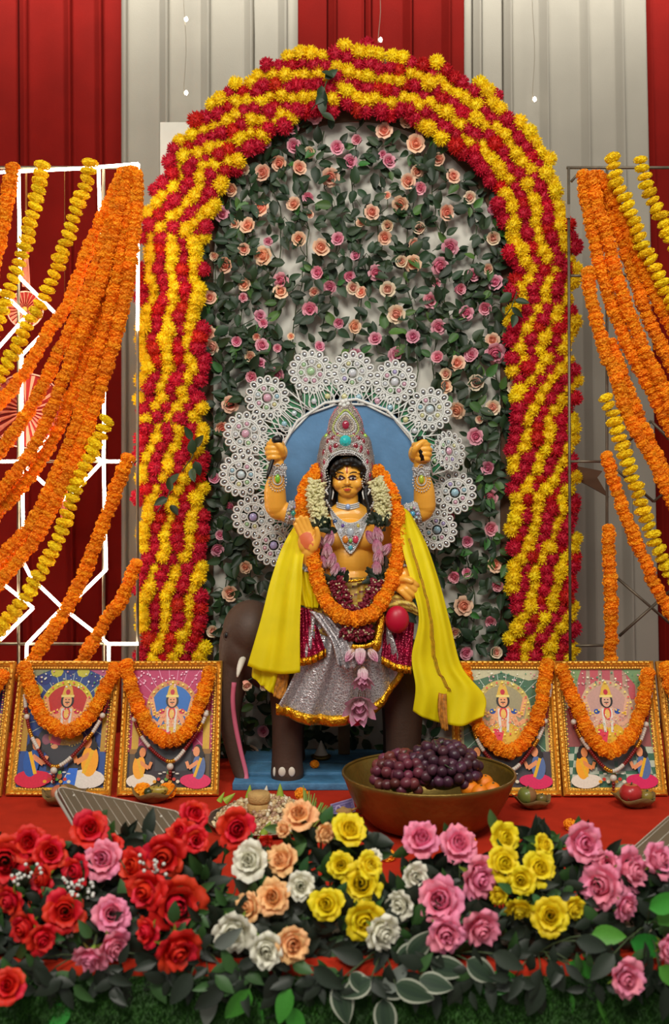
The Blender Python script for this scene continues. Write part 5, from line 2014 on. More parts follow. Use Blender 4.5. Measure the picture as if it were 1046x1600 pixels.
    a.dots(r, 60, .30, .46, .70, .60, [(236, 206, 120), (226, 90, 110), (240, 236, 220), (196, 40, 70), (120, 160, 90)], .003, .007)
    for s in (-1, 1):
        for q in range(4):
            a.oval(.5 + s * (.10 + .035 * q), .645 - .012 * q, .011, .007, (244, 206, 96), 0, 7)
            a.oval(.5 + s * (.205 + .012 * q), .63 + .025 * q, .010, .006, (244, 206, 96), 0, 7)
    for k in range(28):
        an = 2 * PI * k / 28
        a.oval(.5 + .283 * math.cos(an), .66 + .222 * math.sin(an), .012, .008, (250, 226, 130) if k % 2 else (206, 90, 90), 0, 7)
    for k in range(34):
        u = k / 33
        for x, y in ((.012, .3 + .68 * u), (.988, .3 + .68 * u)):
            a.oval(x, y, .010, .007, (226, 190, 110) if k % 2 else (150, 60, 60), 0, 6)
    # offerings and devotees
    if kind == 0:
        seated(a, .19, .16, 1.65, (216, 150, 110), (186, 40, 70), (50, 90, 150), 1)
        seated(a, .80, .17, 1.75, (206, 140, 90), (220, 214, 206), (222, 160, 50), -1)
        a.poly([(.54, .02), (.68, .02), (.70, .16), (.60, .16)], (60, 110, 190))
    else:
        seated(a, .17, .13, 1.35, (206, 140, 90), (222, 214, 200), (222, 160, 50), 1)
        seated(a, .83, .13, 1.4, (214, 150, 110), (196, 46, 96), (90, 110, 150), -1)
    for k in range(7):
        a.oval(.34 + .045 * k, .05 + .02 * (k % 2), .022, .014, [(206, 150, 50), (176, 60, 40), (220, 210, 190), (90, 140, 60)][k % 4], 0, 10)
    for k in range(5):
        a.oval(.40 + .05 * k, .115 + .012 * (k % 2), .024, .006, (216, 212, 200), 0, 8)
    a.oval(.50, .095, .03, .025, (150, 90, 40))
    a.oval(.50, .125, .02, .016, (90, 150, 60))
    return a.mb


PIC = []


def picture(label, cx, w, h, kind, yaw=0.0, d0=3.42, lean=.33, glare=None):
    """Gilt frame standing on the table, leaning back on its easel leg. cx: pixel column of its foot."""
    foot = Vector(((cx - 523) * d0 / F, d0, TZ + .001))
    t = thing('framed_picture', label, 'picture', foot, 'framed pictures along the altar')
    Mx = Matrix.Rotation(yaw, 4, 'Z') @ Matrix.Rotation(PI / 2 - lean, 4, 'X')      # local x right, y up the frame, z to the viewer
    fw, th = .028, .022
    prof = [(0, 0), (0, th * .7), (fw * .18, th), (fw * .40, th * .62), (fw * .55, th * .78), (fw * .75, th * .5), (fw, th * .30), (fw, 0)]
    corners = [(-w / 2, 0), (w / 2, 0), (w / 2, h), (-w / 2, h)]
    dirs = [(1, 0), (0, 1), (-1, 0), (0, -1)]
    for k in range(4):
        (x0, y0), (x1, y1) = corners[k], corners[(k + 1) % 4]
        dx, dy = dirs[k]
        nx, ny = -dy, dx                      # inwards
        mb = MB()
        rows = []
        for o, z in prof:
            rows.append([Vector((x0 + dx * o + nx * o, y0 + dy * o + ny * o, z)), Vector((x1 - dx * o + nx * o, y1 - dy * o + ny * o, z))])
        v = [p for r_ in rows for p in r_]
        n = len(prof)
        f = [(2 * i, 2 * i + 1, 2 * i + 3, 2 * i + 2) for i in range(n - 1)] + [(2 * n - 2, 2 * n - 1, 1, 0)]
        mb.add((v, f), 0, None, Mx)
        L = math.hypot(x1 - x0, y1 - y0)
        nb = int((L - 2 * fw) / .009)
        for q in range(nb):
            s = fw * .75 + (L - 1.5 * fw) * (q + .5) / nb
            mb.add(box((x0 + dx * s + nx * fw * .80, y0 + dy * s + ny * fw * .80, th * .44), (.0055, .0055, .004), Matrix.Rotation(PI / 4, 3, 'Z')), 0, None, Mx)
            if q % 2 == 0:
                mb.add(box((x0 + dx * s + nx * fw * .22, y0 + dy * s + ny * fw * .22, th * .99), (.012 if dx else .005, .012 if dy else .005, .004)), 0, None, Mx)
        v2 = [Mx @ Vector((0, 0, 0))]
        q = link('rail', mb.mesh('rail', M_['gold'], False), t)
    mb = MB()
    mb.add(box((0, h / 2, -.004), (w - .006, h - .006, .006)), 0, None, Mx)
    link('backboard', mb.mesh('backboard', M_['darkwood'], False), t)
    a = artwork(kind, w - 2 * fw + .004, h - 2 * fw + .004)
    Ma = Mx @ Matrix.Translation((-(w - 2 * fw + .004) / 2, fw - .002, .0005))
    b = MB()
    b.v = [Ma @ p for p in a.v]
    b.f, b.m, b.c = a.f, a.m, a.c
    link('print', b.mesh('print', M_['print'], False, None, True), t)
    mb = MB().add(box((0, h / 2, .0068), (w - 2 * fw + .006, h - 2 * fw + .006, .002)), 0, None, Mx)
    link('glass_pane', mb.mesh('glass_pane', M_['glass'], False), t)
    top = Mx @ Vector((0, h * .8, -.008))
    mb = MB().add(tube([top, Vector((top.x, top.y + .10, .004 - 0))], .009, 6))
    link('easel_leg', mb.mesh('easel_leg', M_['darkwood'], False), t)
    W_ = Matrix.Translation(foot) @ Mx
    PIC.append((t, W_, w, h))
    return W_


def on_plane(W_, px, py, lift):
    """Where the view through this pixel meets the plane a little in front of the picture."""
    o = W_ @ Vector((0, 0, lift))
    n = (W_.to_3x3() @ Vector((0, 0, 1))).normalized()
    c = Vector((0, 0, CAM_Z))
    d = P(px, py, 1.0) - c
    return c + d * ((o - c).dot(n) / d.dot(n))


W2 = picture('gilt framed print with a dark blue rayed background, behind the ribbed tray', 92, .352, .452, 0, -.03)
W3 = picture('gilt framed print with a magenta background beside the elephant trunk', 263, .338, .452, 1, .02)
W4 = picture('gilt framed print with a dark green rayed background beside the yellow scarf', 793, .358, .452, 2, -.02)
W5 = picture('gilt framed print with a chequered floor and draped pink curtain', 961, .348, .452, 3, .02)
W1 = picture('gilt framed print at the lit panel end, its outer part cut off', -78, .350, .452, 0, -.03)
W6 = picture('gilt framed print at the rod frame end, next to the chequered floor one', 1128, .350, .452, 3, .03)

def hang_garland(W_, label, pts, seed):
    return garland(label, [on_plane(W_, x, y, .050) for x, y in pts], 'orange', .053, .020, 'orange garlands on the pictures', jit=.08, seed=seed)


hang_garland(W2, 'orange marigold garland draped over the dark blue picture', ((38, 1042), (43, 1060), (54, 1094), (70, 1124), (97, 1142), (124, 1135), (147, 1107), (167, 1070), (184, 1040)), 50)
hang_garland(W3, 'orange marigold garland draped over the magenta picture', ((197, 1038), (207, 1080), (221, 1114), (236, 1143), (260, 1156), (284, 1149), (304, 1120), (318, 1084), (331, 1042)), 51)
hang_garland(W4, 'orange marigold garland draped over the dark green rayed picture', ((726, 1044), (732, 1085), (745, 1128), (766, 1159), (793, 1174), (819, 1159), (839, 1126), (849, 1080), (856, 1036)), 52)
hang_garland(W5, 'orange marigold garland draped over the chequered floor picture', ((878, 1046), (895, 1089), (911, 1123), (926, 1154), (951, 1174), (981, 1156), (998, 1123), (1008, 1083), (1014, 1044)), 53)
hang_garland(W1, 'orange marigold garland draped over the cut off picture at the lit panel end', ((-150, 1045), (-130, 1110), (-80, 1150), (-40, 1125), (-10, 1080), (8, 1046)), 54)
hang_garland(W6, 'orange marigold garland draped over the picture at the rod frame end', ((1040, 1042), (1056, 1090), (1090, 1150), (1130, 1170), (1180, 1120), (1200, 1050)), 55)


def bead_garland(W_, label, pts, pend):
    c = arclen(cr([on_plane(W_, x, y, .032) for x, y in pts], 80), .0075)
    t = thing('bead_garland', label, 'bead garland', max(pts and [on_plane(W_, x, y, .032) for x, y in pts], key=lambda p: p.z), 'bead garlands on the pictures')
    bs = {'beadred': MB(), 'beadwhite': MB(), 'beadgold': MB()}
    for i, p in enumerate(c):
        q = i % 20
        k = 'beadred' if q < 7 else 'beadgold' if q < 11 else 'beadwhite' if q < 17 else 'beadred'
        bs[k].add(ell(p, .0075 if k != 'beadred' else .0065, 6, 4))
    for k, nm in (('beadred', 'red_beads'), ('beadwhite', 'white_beads'), ('beadgold', 'gold_beads')):
        part(t, nm, bs[k], M_[k])['kind'] = 'stuff'
    pp = on_plane(W_, pend[0], pend[1], .034)
    part(t, 'white_pendant', MB().add(ell(pp, .012, 10, 8)), M_['beadwhite'])
    mb = MB()
    for k in range(3):
        mb.add(ell(pp + Vector((0, -.002, -.018 - .010 * k)), .007 - .001 * k, 6, 4))
    part(t, 'red_drop', mb, M_['beadred'])
    for x, y in (pts[1], pts[-2]):
        part(t, 'white_pendant', MB().add(ell(on_plane(W_, x, y, .036), .010, 10, 8)), M_['beadwhite'])


bead_garland(W2, 'red, white and gold bead garland on the dark blue picture', ((36, 1050), (42, 1120), (54, 1160), (84, 1198), (124, 1170), (160, 1118), (180, 1050)), (84, 1204))
bead_garland(W3, 'red, white and gold bead garland on the magenta picture', ((196, 1050), (210, 1124), (231, 1164), (266, 1190), (294, 1164), (322, 1116), (334, 1050)), (266, 1198))
bead_garland(W4, 'red, white and gold bead garland on the dark green rayed picture', ((730, 1050), (738, 1130), (760, 1178), (797, 1204), (830, 1172), (852, 1127), (864, 1050)), (797, 1212))
bead_garland(W5, 'red, white and gold bead garland on the chequered floor picture', ((876, 1050), (897, 1128), (922, 1172), (957, 1205), (990, 1176), (1010, 1132), (1022, 1050)), (959, 1216))

# ================================================================== BRASS BOWL WITH FRUIT
M_['brass'] = mat('dull_brass', (132, 110, 52), .38, metal=.75, var=.22, scale=10, bump=.25, bscale=50)
bc = Vector(((670 - 523) * 3.10 / F, 3.10, TZ + .001))
bowl = thing('brass_bowl', 'large dull brass bowl of grapes and oranges before the elephant', 'bowl', bc)
pr = [(.0001, .004), (.10, .003), (.135, .006), (.17, .022), (.205, .055), (.232, .10), (.250, .148), (.258, .160), (.262, .161), (.263, .158), (.256, .146), (.239, .10), (.212, .052), (.176, .016), (.138, 0), (.10, -.001 + .001), (.0001, .0)]
me = MB().add(lathe(pr, 64)).mesh('bowl_wall', M_['brass'])
link('bowl_wall', me, bowl)
rim = MB().add(tube([Vector((.259 * math.cos(2 * PI * k / 64), .259 * math.sin(2 * PI * k / 64), .161)) for k in range(65)], .0045, 6, False))
link('rolled_rim', rim.mesh('rolled_rim', M_['brass']), bowl)
M_['grape'] = mat('grape_skin', (72, 38, 52), .36, rand=.40, hue=.03, sss=.1, var=.15, scale=40)
M_['graper'] = mat('red_grape_skin', (104, 46, 56), .36, rand=.35, hue=.03, sss=.1, var=.15, scale=40)
GR_ = {'grape': MB().add(ell((0, 0, 0), (.5, .5, .58), 12, 8)).mesh('grape', M_['grape']), 'graper': MB().add(ell((0, 0, 0), (.5, .5, .56), 12, 8)).mesh('grape', M_['graper'])}


def grapes(label, cx, cy, d, rx, ry, rz, n, key, seed):
    """A bunch: a heap of berries over a dome, stalks showing between them."""
    r = random.Random(seed)
    c = P(cx, cy, d)
    t = thing('grape_bunch', label, 'grapes', (c.x, c.y, TZ + .06), 'grapes in the brass bowl')
    pts = []
    tries = 0
    while len(pts) < n and tries < 9000:
        tries += 1
        th, u = r.uniform(0, 2 * PI), r.uniform(-.35, 1)
        k = r.choice((1, 1, 1, .8))
        s = math.sqrt(max(0, 1 - u * u))
        p = c + Vector((rx * k * s * math.cos(th), ry * k * s * math.sin(th), rz * k * u))
        if all((p - q).length > .023 for q in pts):
            pts.append(p)
    for p in pts:
        link('grape', GR_[key], t, M=place(p - t.location, (r.uniform(-1, 1), r.uniform(-1, 1), r.uniform(-1, 1)), r.uniform(.030, .036)))
    mb = MB()
    for k in range(7):
        a = r.choice(pts)
        e = a + Vector((r.uniform(-.03, .03), -.012, r.uniform(.0, .03)))
        mb.add(tube([c, (c + a) / 2 + Vector((0, -.01, .01)), a + Vector((0, -.015, .005)), e], .0016, 5))
    mb.add(ell(c + Vector((0, 0, -rz * .2)), (rx * .62, ry * .62, rz * .6), 12, 8))
    part(t, 'stalk', mb, M_['stem'])


grapes('smaller reddish grape bunch on the elephant trunk side of the brass bowl', 630, 1212, 3.06, .085, .09, .065, 75, 'graper', 1)
grapes('larger dark purple grape bunch heaped in the middle of the brass bowl', 693, 1202, 3.07, .105, .10, .075, 110, 'grape', 2)
M_['orangeskin'] = mat('orange_peel', (240, 132, 14), .42, bump=.15, bscale=300, var=.05, scale=20)
OM = MB().add(ell((0, 0, 0), (.5, .5, .46), 20, 14)).mesh('peel', M_['orangeskin'])
for x, y, d, s, lb in ((757, 1224, 3.05, .056, 'small orange topmost of the pile in the brass bowl'), (735, 1233, 3.00, .056, 'small orange against the grapes in the brass bowl'), (769, 1235, 3.00, .054, 'small orange nearest the bowl rim by the green picture'), (750, 1238, 2.97, .050, 'small orange lowest between the other oranges in the bowl')):
    p = P(x, y, d)
    t = thing('orange', lb, 'orange', p, 'oranges in the brass bowl')
    link('peel', OM, t, M=place((0, 0, 0), (R.uniform(-.5, .5), R.uniform(-.5, .5), 1), s))
    part(t, 'stalk_button', MB().add(ell(p + Vector((.003, -.008, s * .44)), (.004, .004, .002), 8, 5)), M_['stem'])

# ================================================================== SMALL OFFERINGS
M_['leafbowl'] = mat('dry_leaf_bowl', (120, 96, 52), .6, var=.3, scale=30, bump=.3, bscale=80)
M_['fruit'] = mat('fruit_skin', (255, 255, 255), .3, attr=True, var=.15, scale=25)


def leaf_bowl(px, py, rpx, label):
    d = (CAM_Z - TZ) * F / (py - 800)
    r = rpx * d / F
    c = Vector(((px - 523) * d / F, d, TZ + .001))
    t = thing('leaf_bowl', label, 'leaf bowl', c, 'leaf bowls with fruit')
    rows = []
    for (rr_, z) in ((.05, .002), (.45, .003), (.75, .35), (1.0, .62), (1.03, .60), (.80, .30), (.5, .05)):
        rows.append([Vector((rr_ * r * math.cos(a) * (1 + .05 * math.sin(a * 5)), rr_ * r * math.sin(a), z * r * .9 + .10 * r * rr_ * math.sin(a * 4 + 1) * (rr_ > .7))) for a in (2 * PI * k / 28 for k in range(29))])
    link('folded_leaf', MB().add(grid(rows)).mesh('folded_leaf', M_['leafbowl']), t)
    mb = MB()
    for k in range(5):
        a = 2 * PI * k / 5 + .4
        mb.add(tube([Vector((.95 * r * math.cos(a), .95 * r * math.sin(a), .5 * r)), Vector((1.12 * r * math.cos(a), 1.12 * r * math.sin(a), .62 * r))], .0014, 4))
    link('pin', mb.mesh('pin', M_['stem']), t)
    return c, r


def fruit(name, label, c, r, cat, colf, squash=.92, lump=0.0, stalk=True, long=None):
    t = thing(name, label, cat, c)
    n, m = 22, 16
    v, f = ell((0, 0, 0), (r, r, r * squash), n, m)
    cols = []
    v2 = []
    for p in v:
        k = 1 + lump * math.sin(p.x / r * 4 + 1) * math.sin(p.z / r * 5)
        dim = .12 * math.exp(-((p.x ** 2 + p.y ** 2) / (r * r)) * 9) * (1 if p.z > 0 else .6)
        q = Vector((p.x * k, p.y * k, p.z * (1 - dim * 2)))
        if long:
            q = Vector((q.x * long, q.y, q.z + .12 * r * (q.x / r) ** 2))
        v2.append(q)
    for q in f:
        ctr = sum((v2[i] for i in q), Vector()) / len(q)
        cols.append(lin(colf(ctr / r)))
    link('skin', MB().add((v2, f), 0, cols).mesh('skin', M_['fruit'], True, None, True), t)
    if stalk:
        link('stalk', MB().add(tube([Vector((0, 0, r * squash * .7)), Vector((.003, -.003, r * squash * 1.08))], .0022, 6)).mesh('stalk', M_['stem']), t)
    return t


c, r = leaf_bowl(100, 1256, 34, 'dry leaf bowl half hidden behind the ribbed tray')
fruit('guava', 'pinkish fruit in the leaf bowl behind the ribbed tray', c + Vector((-.012, -.005, .036)), .030, 'fruit', lambda p: (206, 120, 84) if p.x < .2 else (190, 140, 70))
c, r = leaf_bowl(240, 1252, 34, 'dry leaf bowl below the magenta picture')
for dx, dy, lb in ((-.036, -.0, 'orange marigold head at the trunk-far end of the leaf bowl below the magenta picture'), (.046, .0, 'orange marigold head near the elephant in the leaf bowl below the magenta picture')):
    t = thing('loose_marigold', lb, 'flower', c + Vector((dx, dy, .034)))
    link('petals', MG_O[0], t, M=place((0, 0, 0), (.1, -.6, .8), .062))
    link('calyx', MB().add(ell((0, .008, -.018), (.010, .010, .010), 8, 6)).mesh('calyx', M_['stem']), t)
fruit('banana', 'short blotched yellow banana across the leaf bowl below the magenta picture', c + Vector((.018, -.02, .040)), .017, 'fruit', lambda p: (176, 150, 60) if math.sin(p.x * 7) * math.sin(p.z * 5 + p.x * 3) < .5 else (110, 80, 30), .95, 0, True, 2.0)
t = fruit('lime', 'small dark green fruit beside the blotched banana', c + Vector((-.012, -.026, .036)), .015, 'fruit', lambda p: (50, 60, 26), 1.0)
c, r = leaf_bowl(833, 1262, 28, 'dry leaf bowl below the dark green picture beside the brass bowl')
fruit('guava', 'green guava in the leaf bowl below the dark green picture', c + Vector((-.018, 0, .038)), .031, 'fruit', lambda p: (120, 130, 60) if p.x < .1 else (140, 100, 60), .95)
fruit('lime', 'small brown green fruit beside the guava', c + Vector((.026, -.008, .030)), .018, 'fruit', lambda p: (110, 96, 46), .95)
c, r = leaf_bowl(992, 1260, 32, 'dry leaf bowl below the chequered floor picture')
fruit('apple', 'red apple in the leaf bowl below the chequered floor picture', c + Vector((-.012, 0, .042)), .036, 'fruit', lambda p: (186, 46, 46) if p.z < .75 else (204, 120, 74), .92)
fruit('lime', 'yellow green fruit beside the red apple', c + Vector((.036, -.008, .034)), .021, 'fruit', lambda p: (140, 120, 50), .95)
for px, py, s, lb in ((893, 1287, .044, 'loose orange marigold on the red cloth below the chequered picture'), (605, 1333, .044, 'loose orange marigold on the red cloth before the brass bowl'), (738, 1306, .024, 'tiny marigold scrap under the edge of the brass bowl')):
    d = (CAM_Z - TZ - .02) * F / (py - 800)
    t = thing('loose_marigold', lb, 'flower', Vector(((px - 523) * d / F, d, TZ + s * .36)))
    link('petals', MG_O[1], t, M=place((0, 0, 0), (.2, -.3, .9), s * 1.1))
    link('calyx', MB().add(ell((0, .0, -s * .22), (s * .14, s * .14, s * .12), 8, 6)).mesh('calyx', M_['stem']), t)

# brass plate with the white cone between the elephant's legs
zb = TZ + .0346
t = thing('incense_cone', 'white cone on a small brass dish between the elephant legs', 'cone', (P(502, 0, 3.80).x, 3.80, zb))
link('cone', MB().add(lathe([(.026, .016), (.024, .020), (.012, .042), (.003, .066), (.0001, .068)], 16)).mesh('cone', M_['ivory']), t)
link('dish', MB().add(lathe([(.0001, .001), (.03, .001), (.036, .012), (.038, .012), (.032, 0), (.0001, 0)], 24)).mesh('dish', M_['brass']), t)
t = thing('loose_marigold', 'orange marigold on the blue base between the elephant legs', 'flower', (P(492, 0, 3.66).x, 3.66, zb + .014))
link('petals', MG_O[2], t, M=place((0, 0, 0), (.1, -.4, .9), .036))
link('calyx', MB().add(ell((0, 0, -.008), (.006, .006, .005), 8, 6)).mesh('calyx', M_['stem']), t)

# plate heaped with puffed rice, sweets and leaf cones
M_['puffed'] = mat('puffed_rice', (214, 192, 150), .8, rand=.2, hue=.01, var=.15, scale=80)
M_['sweet'] = mat('milk_sweet', (196, 158, 96), .75, var=.12, scale=60, bump=.4, bscale=220)
M_['paan'] = mat('betel_leaf', (150, 176, 54), .45, rand=.15, var=.1, scale=30)
pc = Vector(((415 - 523) * 3.12 / F, 3.12, TZ + .001))
plate = thing('offering_plate', 'round steel plate heaped with puffed rice and sweets before the elephant trunk', 'plate', pc)
M_['steel'] = mat('steel_plate', (170, 164, 150), .3, metal=.9)
link('dish', MB().add(lathe([(.0001, .002), (.15, .002), (.172, .020), (.180, .021), (.176, .018), (.152, 0), (.0001, 0)], 48)).mesh('dish', M_['steel']), plate)
rp = random.Random(33)
mb = MB()
pm = []
for k in range(900):
    a, q = rp.uniform(0, 2 * PI), math.sqrt(rp.random())
    h = .060 * (1 - q ** 2.2) + .012
    p = Vector((.158 * q * math.cos(a), .158 * q * math.sin(a), h + rp.uniform(-.006, .006)))
    s = rp.uniform(.006, .011)
    col = rp.choice([lin((222, 204, 164)), lin((206, 178, 130)), lin((190, 160, 120)), lin((226, 214, 186)), lin((166, 130, 104))])
    mb.add(ell(p, (s, s * rp.uniform(.6, 1), s * rp.uniform(.6, 1)), 6, 4, Matrix.Rotation(rp.uniform(0, 3), 3, (rp.random(), rp.random(), 1))), 0, col)
mb.add(lathe([(.150, .006), (.12, .034), (.06, .056), (.0001, .062)], 24), 0, lin((190, 160, 120)))
heap = link('puffed_rice', mb.mesh('puffed_rice', M_['fruit'], True, pc * 0, True), None, pc)
tag(heap, 'heap of puffed rice covering the steel plate', 'puffed rice', None, 'stuff')
for k, (dx, z, lb) in enumerate(((0, .060, 'lower round milk sweet of the stack in the puffed rice'), (.002, .092, 'upper round milk sweet of the stack in the puffed rice'))):
    mb = MB().add(lathe([(.0001, 0), (.030, 0), (.034, .006), (.034, .024), (.030, .030), (.0001, .031)], 28))
    t = link('milk_sweet', mb.mesh('milk_sweet', M_['sweet']), None, P(404, 0, 3.08) * 0 + Vector((P(404, 0, 3.07).x + dx, 3.07, TZ + z - .012)))
    tag(t, lb, 'sweet', 'milk sweets on the plate')


def cone(px, py, d, hpx, lean, m, label, nm='leaf_cone'):
    h = hpx * d / F
    b = MB().add(lathe([(h * .30, 0), (h * .24, h * .3), (h * .13, h * .7), (.0008, h)], 12))
    b.add(lathe([(h * .28, .001), (.0008, h * .2)], 12))
    o = link(nm, b.mesh(nm, m), None, M=Matrix.Translation(P(px, py, d)) @ Matrix.Rotation(lean, 4, 'Y'))
    tag(o, label, 'leaf cone', 'leaf cones in the puffed rice')


cone(389, 1246, 3.16, 20, .1, M_['paan'], 'lime green leaf cone behind the stack of sweets on the trunk side')
cone(438, 1246, 3.16, 22, .0, M_['paan'], 'lime green leaf cone behind the sweets nearest the stick bundle')
cone(352, 1252, 3.12, 20, .9, M_['paan'], 'lime green leaf cone lying at the picture side of the plate')
cone(343, 1252, 3.16, 16, .5, M_['paan'], 'lime green leaf cone at the outer edge of the plate')
cone(412, 1304, 2.97, 24, .5, M_['paan'], 'lime green leaf cone at the front of the plate below the sweets')
cone(414, 1248, 3.15, 21, .15, M_['ivory'], 'white paper cone standing behind the sweets', 'paper_cone')
t = thing('loose_marigold', 'orange marigold on the puffed rice beside the stick bundle', 'flower', P(471, 1240, 3.12))
link('petals', MG_O[0], t, M=place((0, 0, 0), (.1, -.7, .6), .042))
link('calyx', MB().add(ell((0, .008, -.012), (.008, .008, .008), 8, 6)).mesh('calyx', M_['stem']), t)
tt = thing('leaf_stick_bundle', 'fan of green leaf sticks standing at the edge of the plate', 'leaves', P(495, 1296, 3.0))
M_['stick'] = mat('green_stick', (128, 150, 62), .5, rand=.25)
for k in range(22):
    u = k / 21
    a = P(478 + 12 * u, 1292, 3.02 + rp.uniform(-.015, .015))
    e = P(474 + 42 * u + rp.uniform(-3, 3), 1230 + 36 * u + rp.uniform(-5, 5), 3.04 + rp.uniform(-.03, .03))
    part(tt, 'leaf_stick', MB().add(tube([a, (a + e) / 2 + Vector((0, -.004, .003)), e], [.0040, .0048, .0012], 5)), M_['stick'])

# banknote on a leaf beside the bowl
M_['note'] = mat('banknote_paper', (255, 255, 255), .7, attr=True, var=.15, scale=60)
nd = 3.18
nc = P(536, 1262, nd)
a = Art(.073, .055)
a.poly([(0, 0), (1, 0), (1, 1), (0, 1)], (150, 138, 168))
a.poly([(.04, .06), (.96, .06), (.96, .94), (.04, .94)], (118, 106, 146))
for k in range(9):
    a.poly([(.08, .12 + .09 * k), (.92, .12 + .09 * k), (.92, .15 + .09 * k), (.08, .15 + .09 * k)], (150, 140, 172) if k % 2 else (96, 86, 126))
a.oval(.3, .5, .14, .28, (168, 158, 186))
a.oval(.3, .52, .07, .15, (104, 92, 130))
a.poly([(.62, .24), (.86, .24), (.86, .72), (.62, .72)], (90, 80, 122))
t = thing('banknote', 'lavender banknote propped on a leaf beside the brass bowl', 'banknote', nc)
Mn = Matrix.Rotation(-.28, 4, 'Y') @ Matrix.Rotation(.55, 4, 'X')
b = MB()
b.v = [Mn @ (p - Vector((.036, .027, 0))) for p in a.mb.v]
b.f, b.m, b.c = a.mb.f, a.mb.m, a.mb.c
link('printed_face', b.mesh('printed_face', M_['note'], False, None, True), t)
link('paper', MB().add(box((0, 0, -.0008), (.0735, .0555, .001)), 0, lin((160, 150, 176)), Mn).mesh('paper', M_['note'], False, None, True), t)
t = thing('betel_leaf', 'dark betel leaf on the red cloth under the banknote', 'leaf', P(534, 1272, 3.13))
link('blade', MB().add(leaf_geo(.09, .06, -.1, .1)).mesh('blade', M_['dkleaf']), t, M=Matrix.Rotation(.3, 4, 'Z') @ Matrix.Translation((-.045, 0, 0)))
link('stalk', MB().add(tube([(.03, .012, -.006), (.07, .02, -.004)], .002, 5)).mesh('stalk', M_['stem']), t)
t = thing('betel_nut', 'brown dried root piece lying on the betel leaf', 'dried root', P(540, 1268, 3.11))
v, f = ell((0, 0, 0), (.026, .014, .013), 12, 8)
v = [p * (1 + .25 * math.sin(p.x * 210) * math.sin(p.z * 300 + 1)) for p in v]
link('root', MB().add((v, f)).mesh('root', M_['sweet']), t)
link('stub', MB().add(tube([(.02, 0, .004), (.036, -.004, .012)], .004, 6)).mesh('stub', M_['sweet']), t)

# ================================================================== TRAYS
M_['tray'] = mat('tray_plastic', (104, 90, 70), .55, metal=.1, var=.08, scale=14)
M_['trayrim'] = mat('tray_rim', (206, 200, 186), .4, metal=.2)


def tray(label, TLp, TRp, BLp, ribs, taper=0.0):
    """Shallow ribbed tray propped on its edge, underside to the viewer."""
    ex = TRp - TLp
    ey = BLp - TLp
    w, h = ex.length, ey.length
    ex.normalize()
    ey = (ey - ex * ey.dot(ex) * 0).normalized()
    n = ex.cross(ey).normalized()
    if n.y > 0:
        n = -n
    t = thing('ribbed_tray', label, 'tray', BLp)
    T = lambda u, v, z: TLp + ex * (u * (1 - taper * v) * w) + ey * (v * h) + n * z - BLp
    def outline(m, k=6, rr_=.10):
        o = []
        for cx, cy, a0 in ((1 - rr_, rr_ * w / h, -PI / 2), (1 - rr_, 1 - rr_ * w / h, 0), (rr_, 1 - rr_ * w / h, PI / 2), (rr_, rr_ * w / h, PI)):
            for q in range(k + 1):
                a = a0 + PI / 2 * q / k
                o.append((cx + (rr_ - m) * math.cos(a), cy + (rr_ - m) * math.sin(a) * w / h))
        return o
    mb = MB()
    rings = [(0.0, -.024), (.0, -.018), (.02, -.016), (.035, .004), (.06, .010)]
    vs = [[T(u, v, z) for u, v in outline(m)] for m, z in rings]
    k = len(vs[0])
    v = [p for r_ in vs for p in r_]
    f = [(i * k + q, i * k + (q + 1) % k, (i + 1) * k + (q + 1) % k, (i + 1) * k + q) for i in range(len(rings) - 1) for q in range(k)]
    f.append(tuple((len(rings) - 1) * k + q for q in range(k)))
    mb.add((v, f))
    o = link('shell', mb.mesh('shell', M_['tray'], False), t)
    o.modifiers.new('t', 'SOLIDIFY').thickness = .003
    ol = outline(-.003)
    link('rim', MB().add(tube([T(u, v, -.020) for u, v in ol + [ol[0]]], .0065, 6, False)).mesh('rim', M_['trayrim']), t)
    ol = outline(.045)
    link('rim_step', MB().add(tube([T(u, v, .008) for u, v in ol + [ol[0]]], .003, 6, False)).mesh('rim_step', M_['trayrim']), t)
    for i in range(ribs):
        u = .08 + .82 * i / (ribs - 1)
        v1 = min(.90, (1 - u) / taper * .92 if taper else .90)
        if v1 < .14:
            continue
        link('rib', MB().add(tube([T(u / (1 - taper * .08), .08, .011), T(u / (1 - taper * v1), v1, .011)], .0022, 5)).mesh('rib', M_['trayrim']), t)
    for u, v in ((.16, .13), (.84, .16), (.5, .5), (.3, .42), (.62, .7)):
        link('stud', MB().add(ell(T(u, v, .011), .004, 8, 5)).mesh('stud', M_['trayrim']), t)
    return t


tl, tr = P(78, 1224, 2.80), P(298, 1270, 2.56)
tray('grey brown ribbed tray propped behind the red roses', tl, tr, P(166, 1372, 2.45), 12, .72)
tray('pale ribbed tray corner propped behind the pink roses at the rod frame end', P(1046, 1272, 2.62), P(1230, 1300, 2.50), P(962, 1346, 2.48), 9)


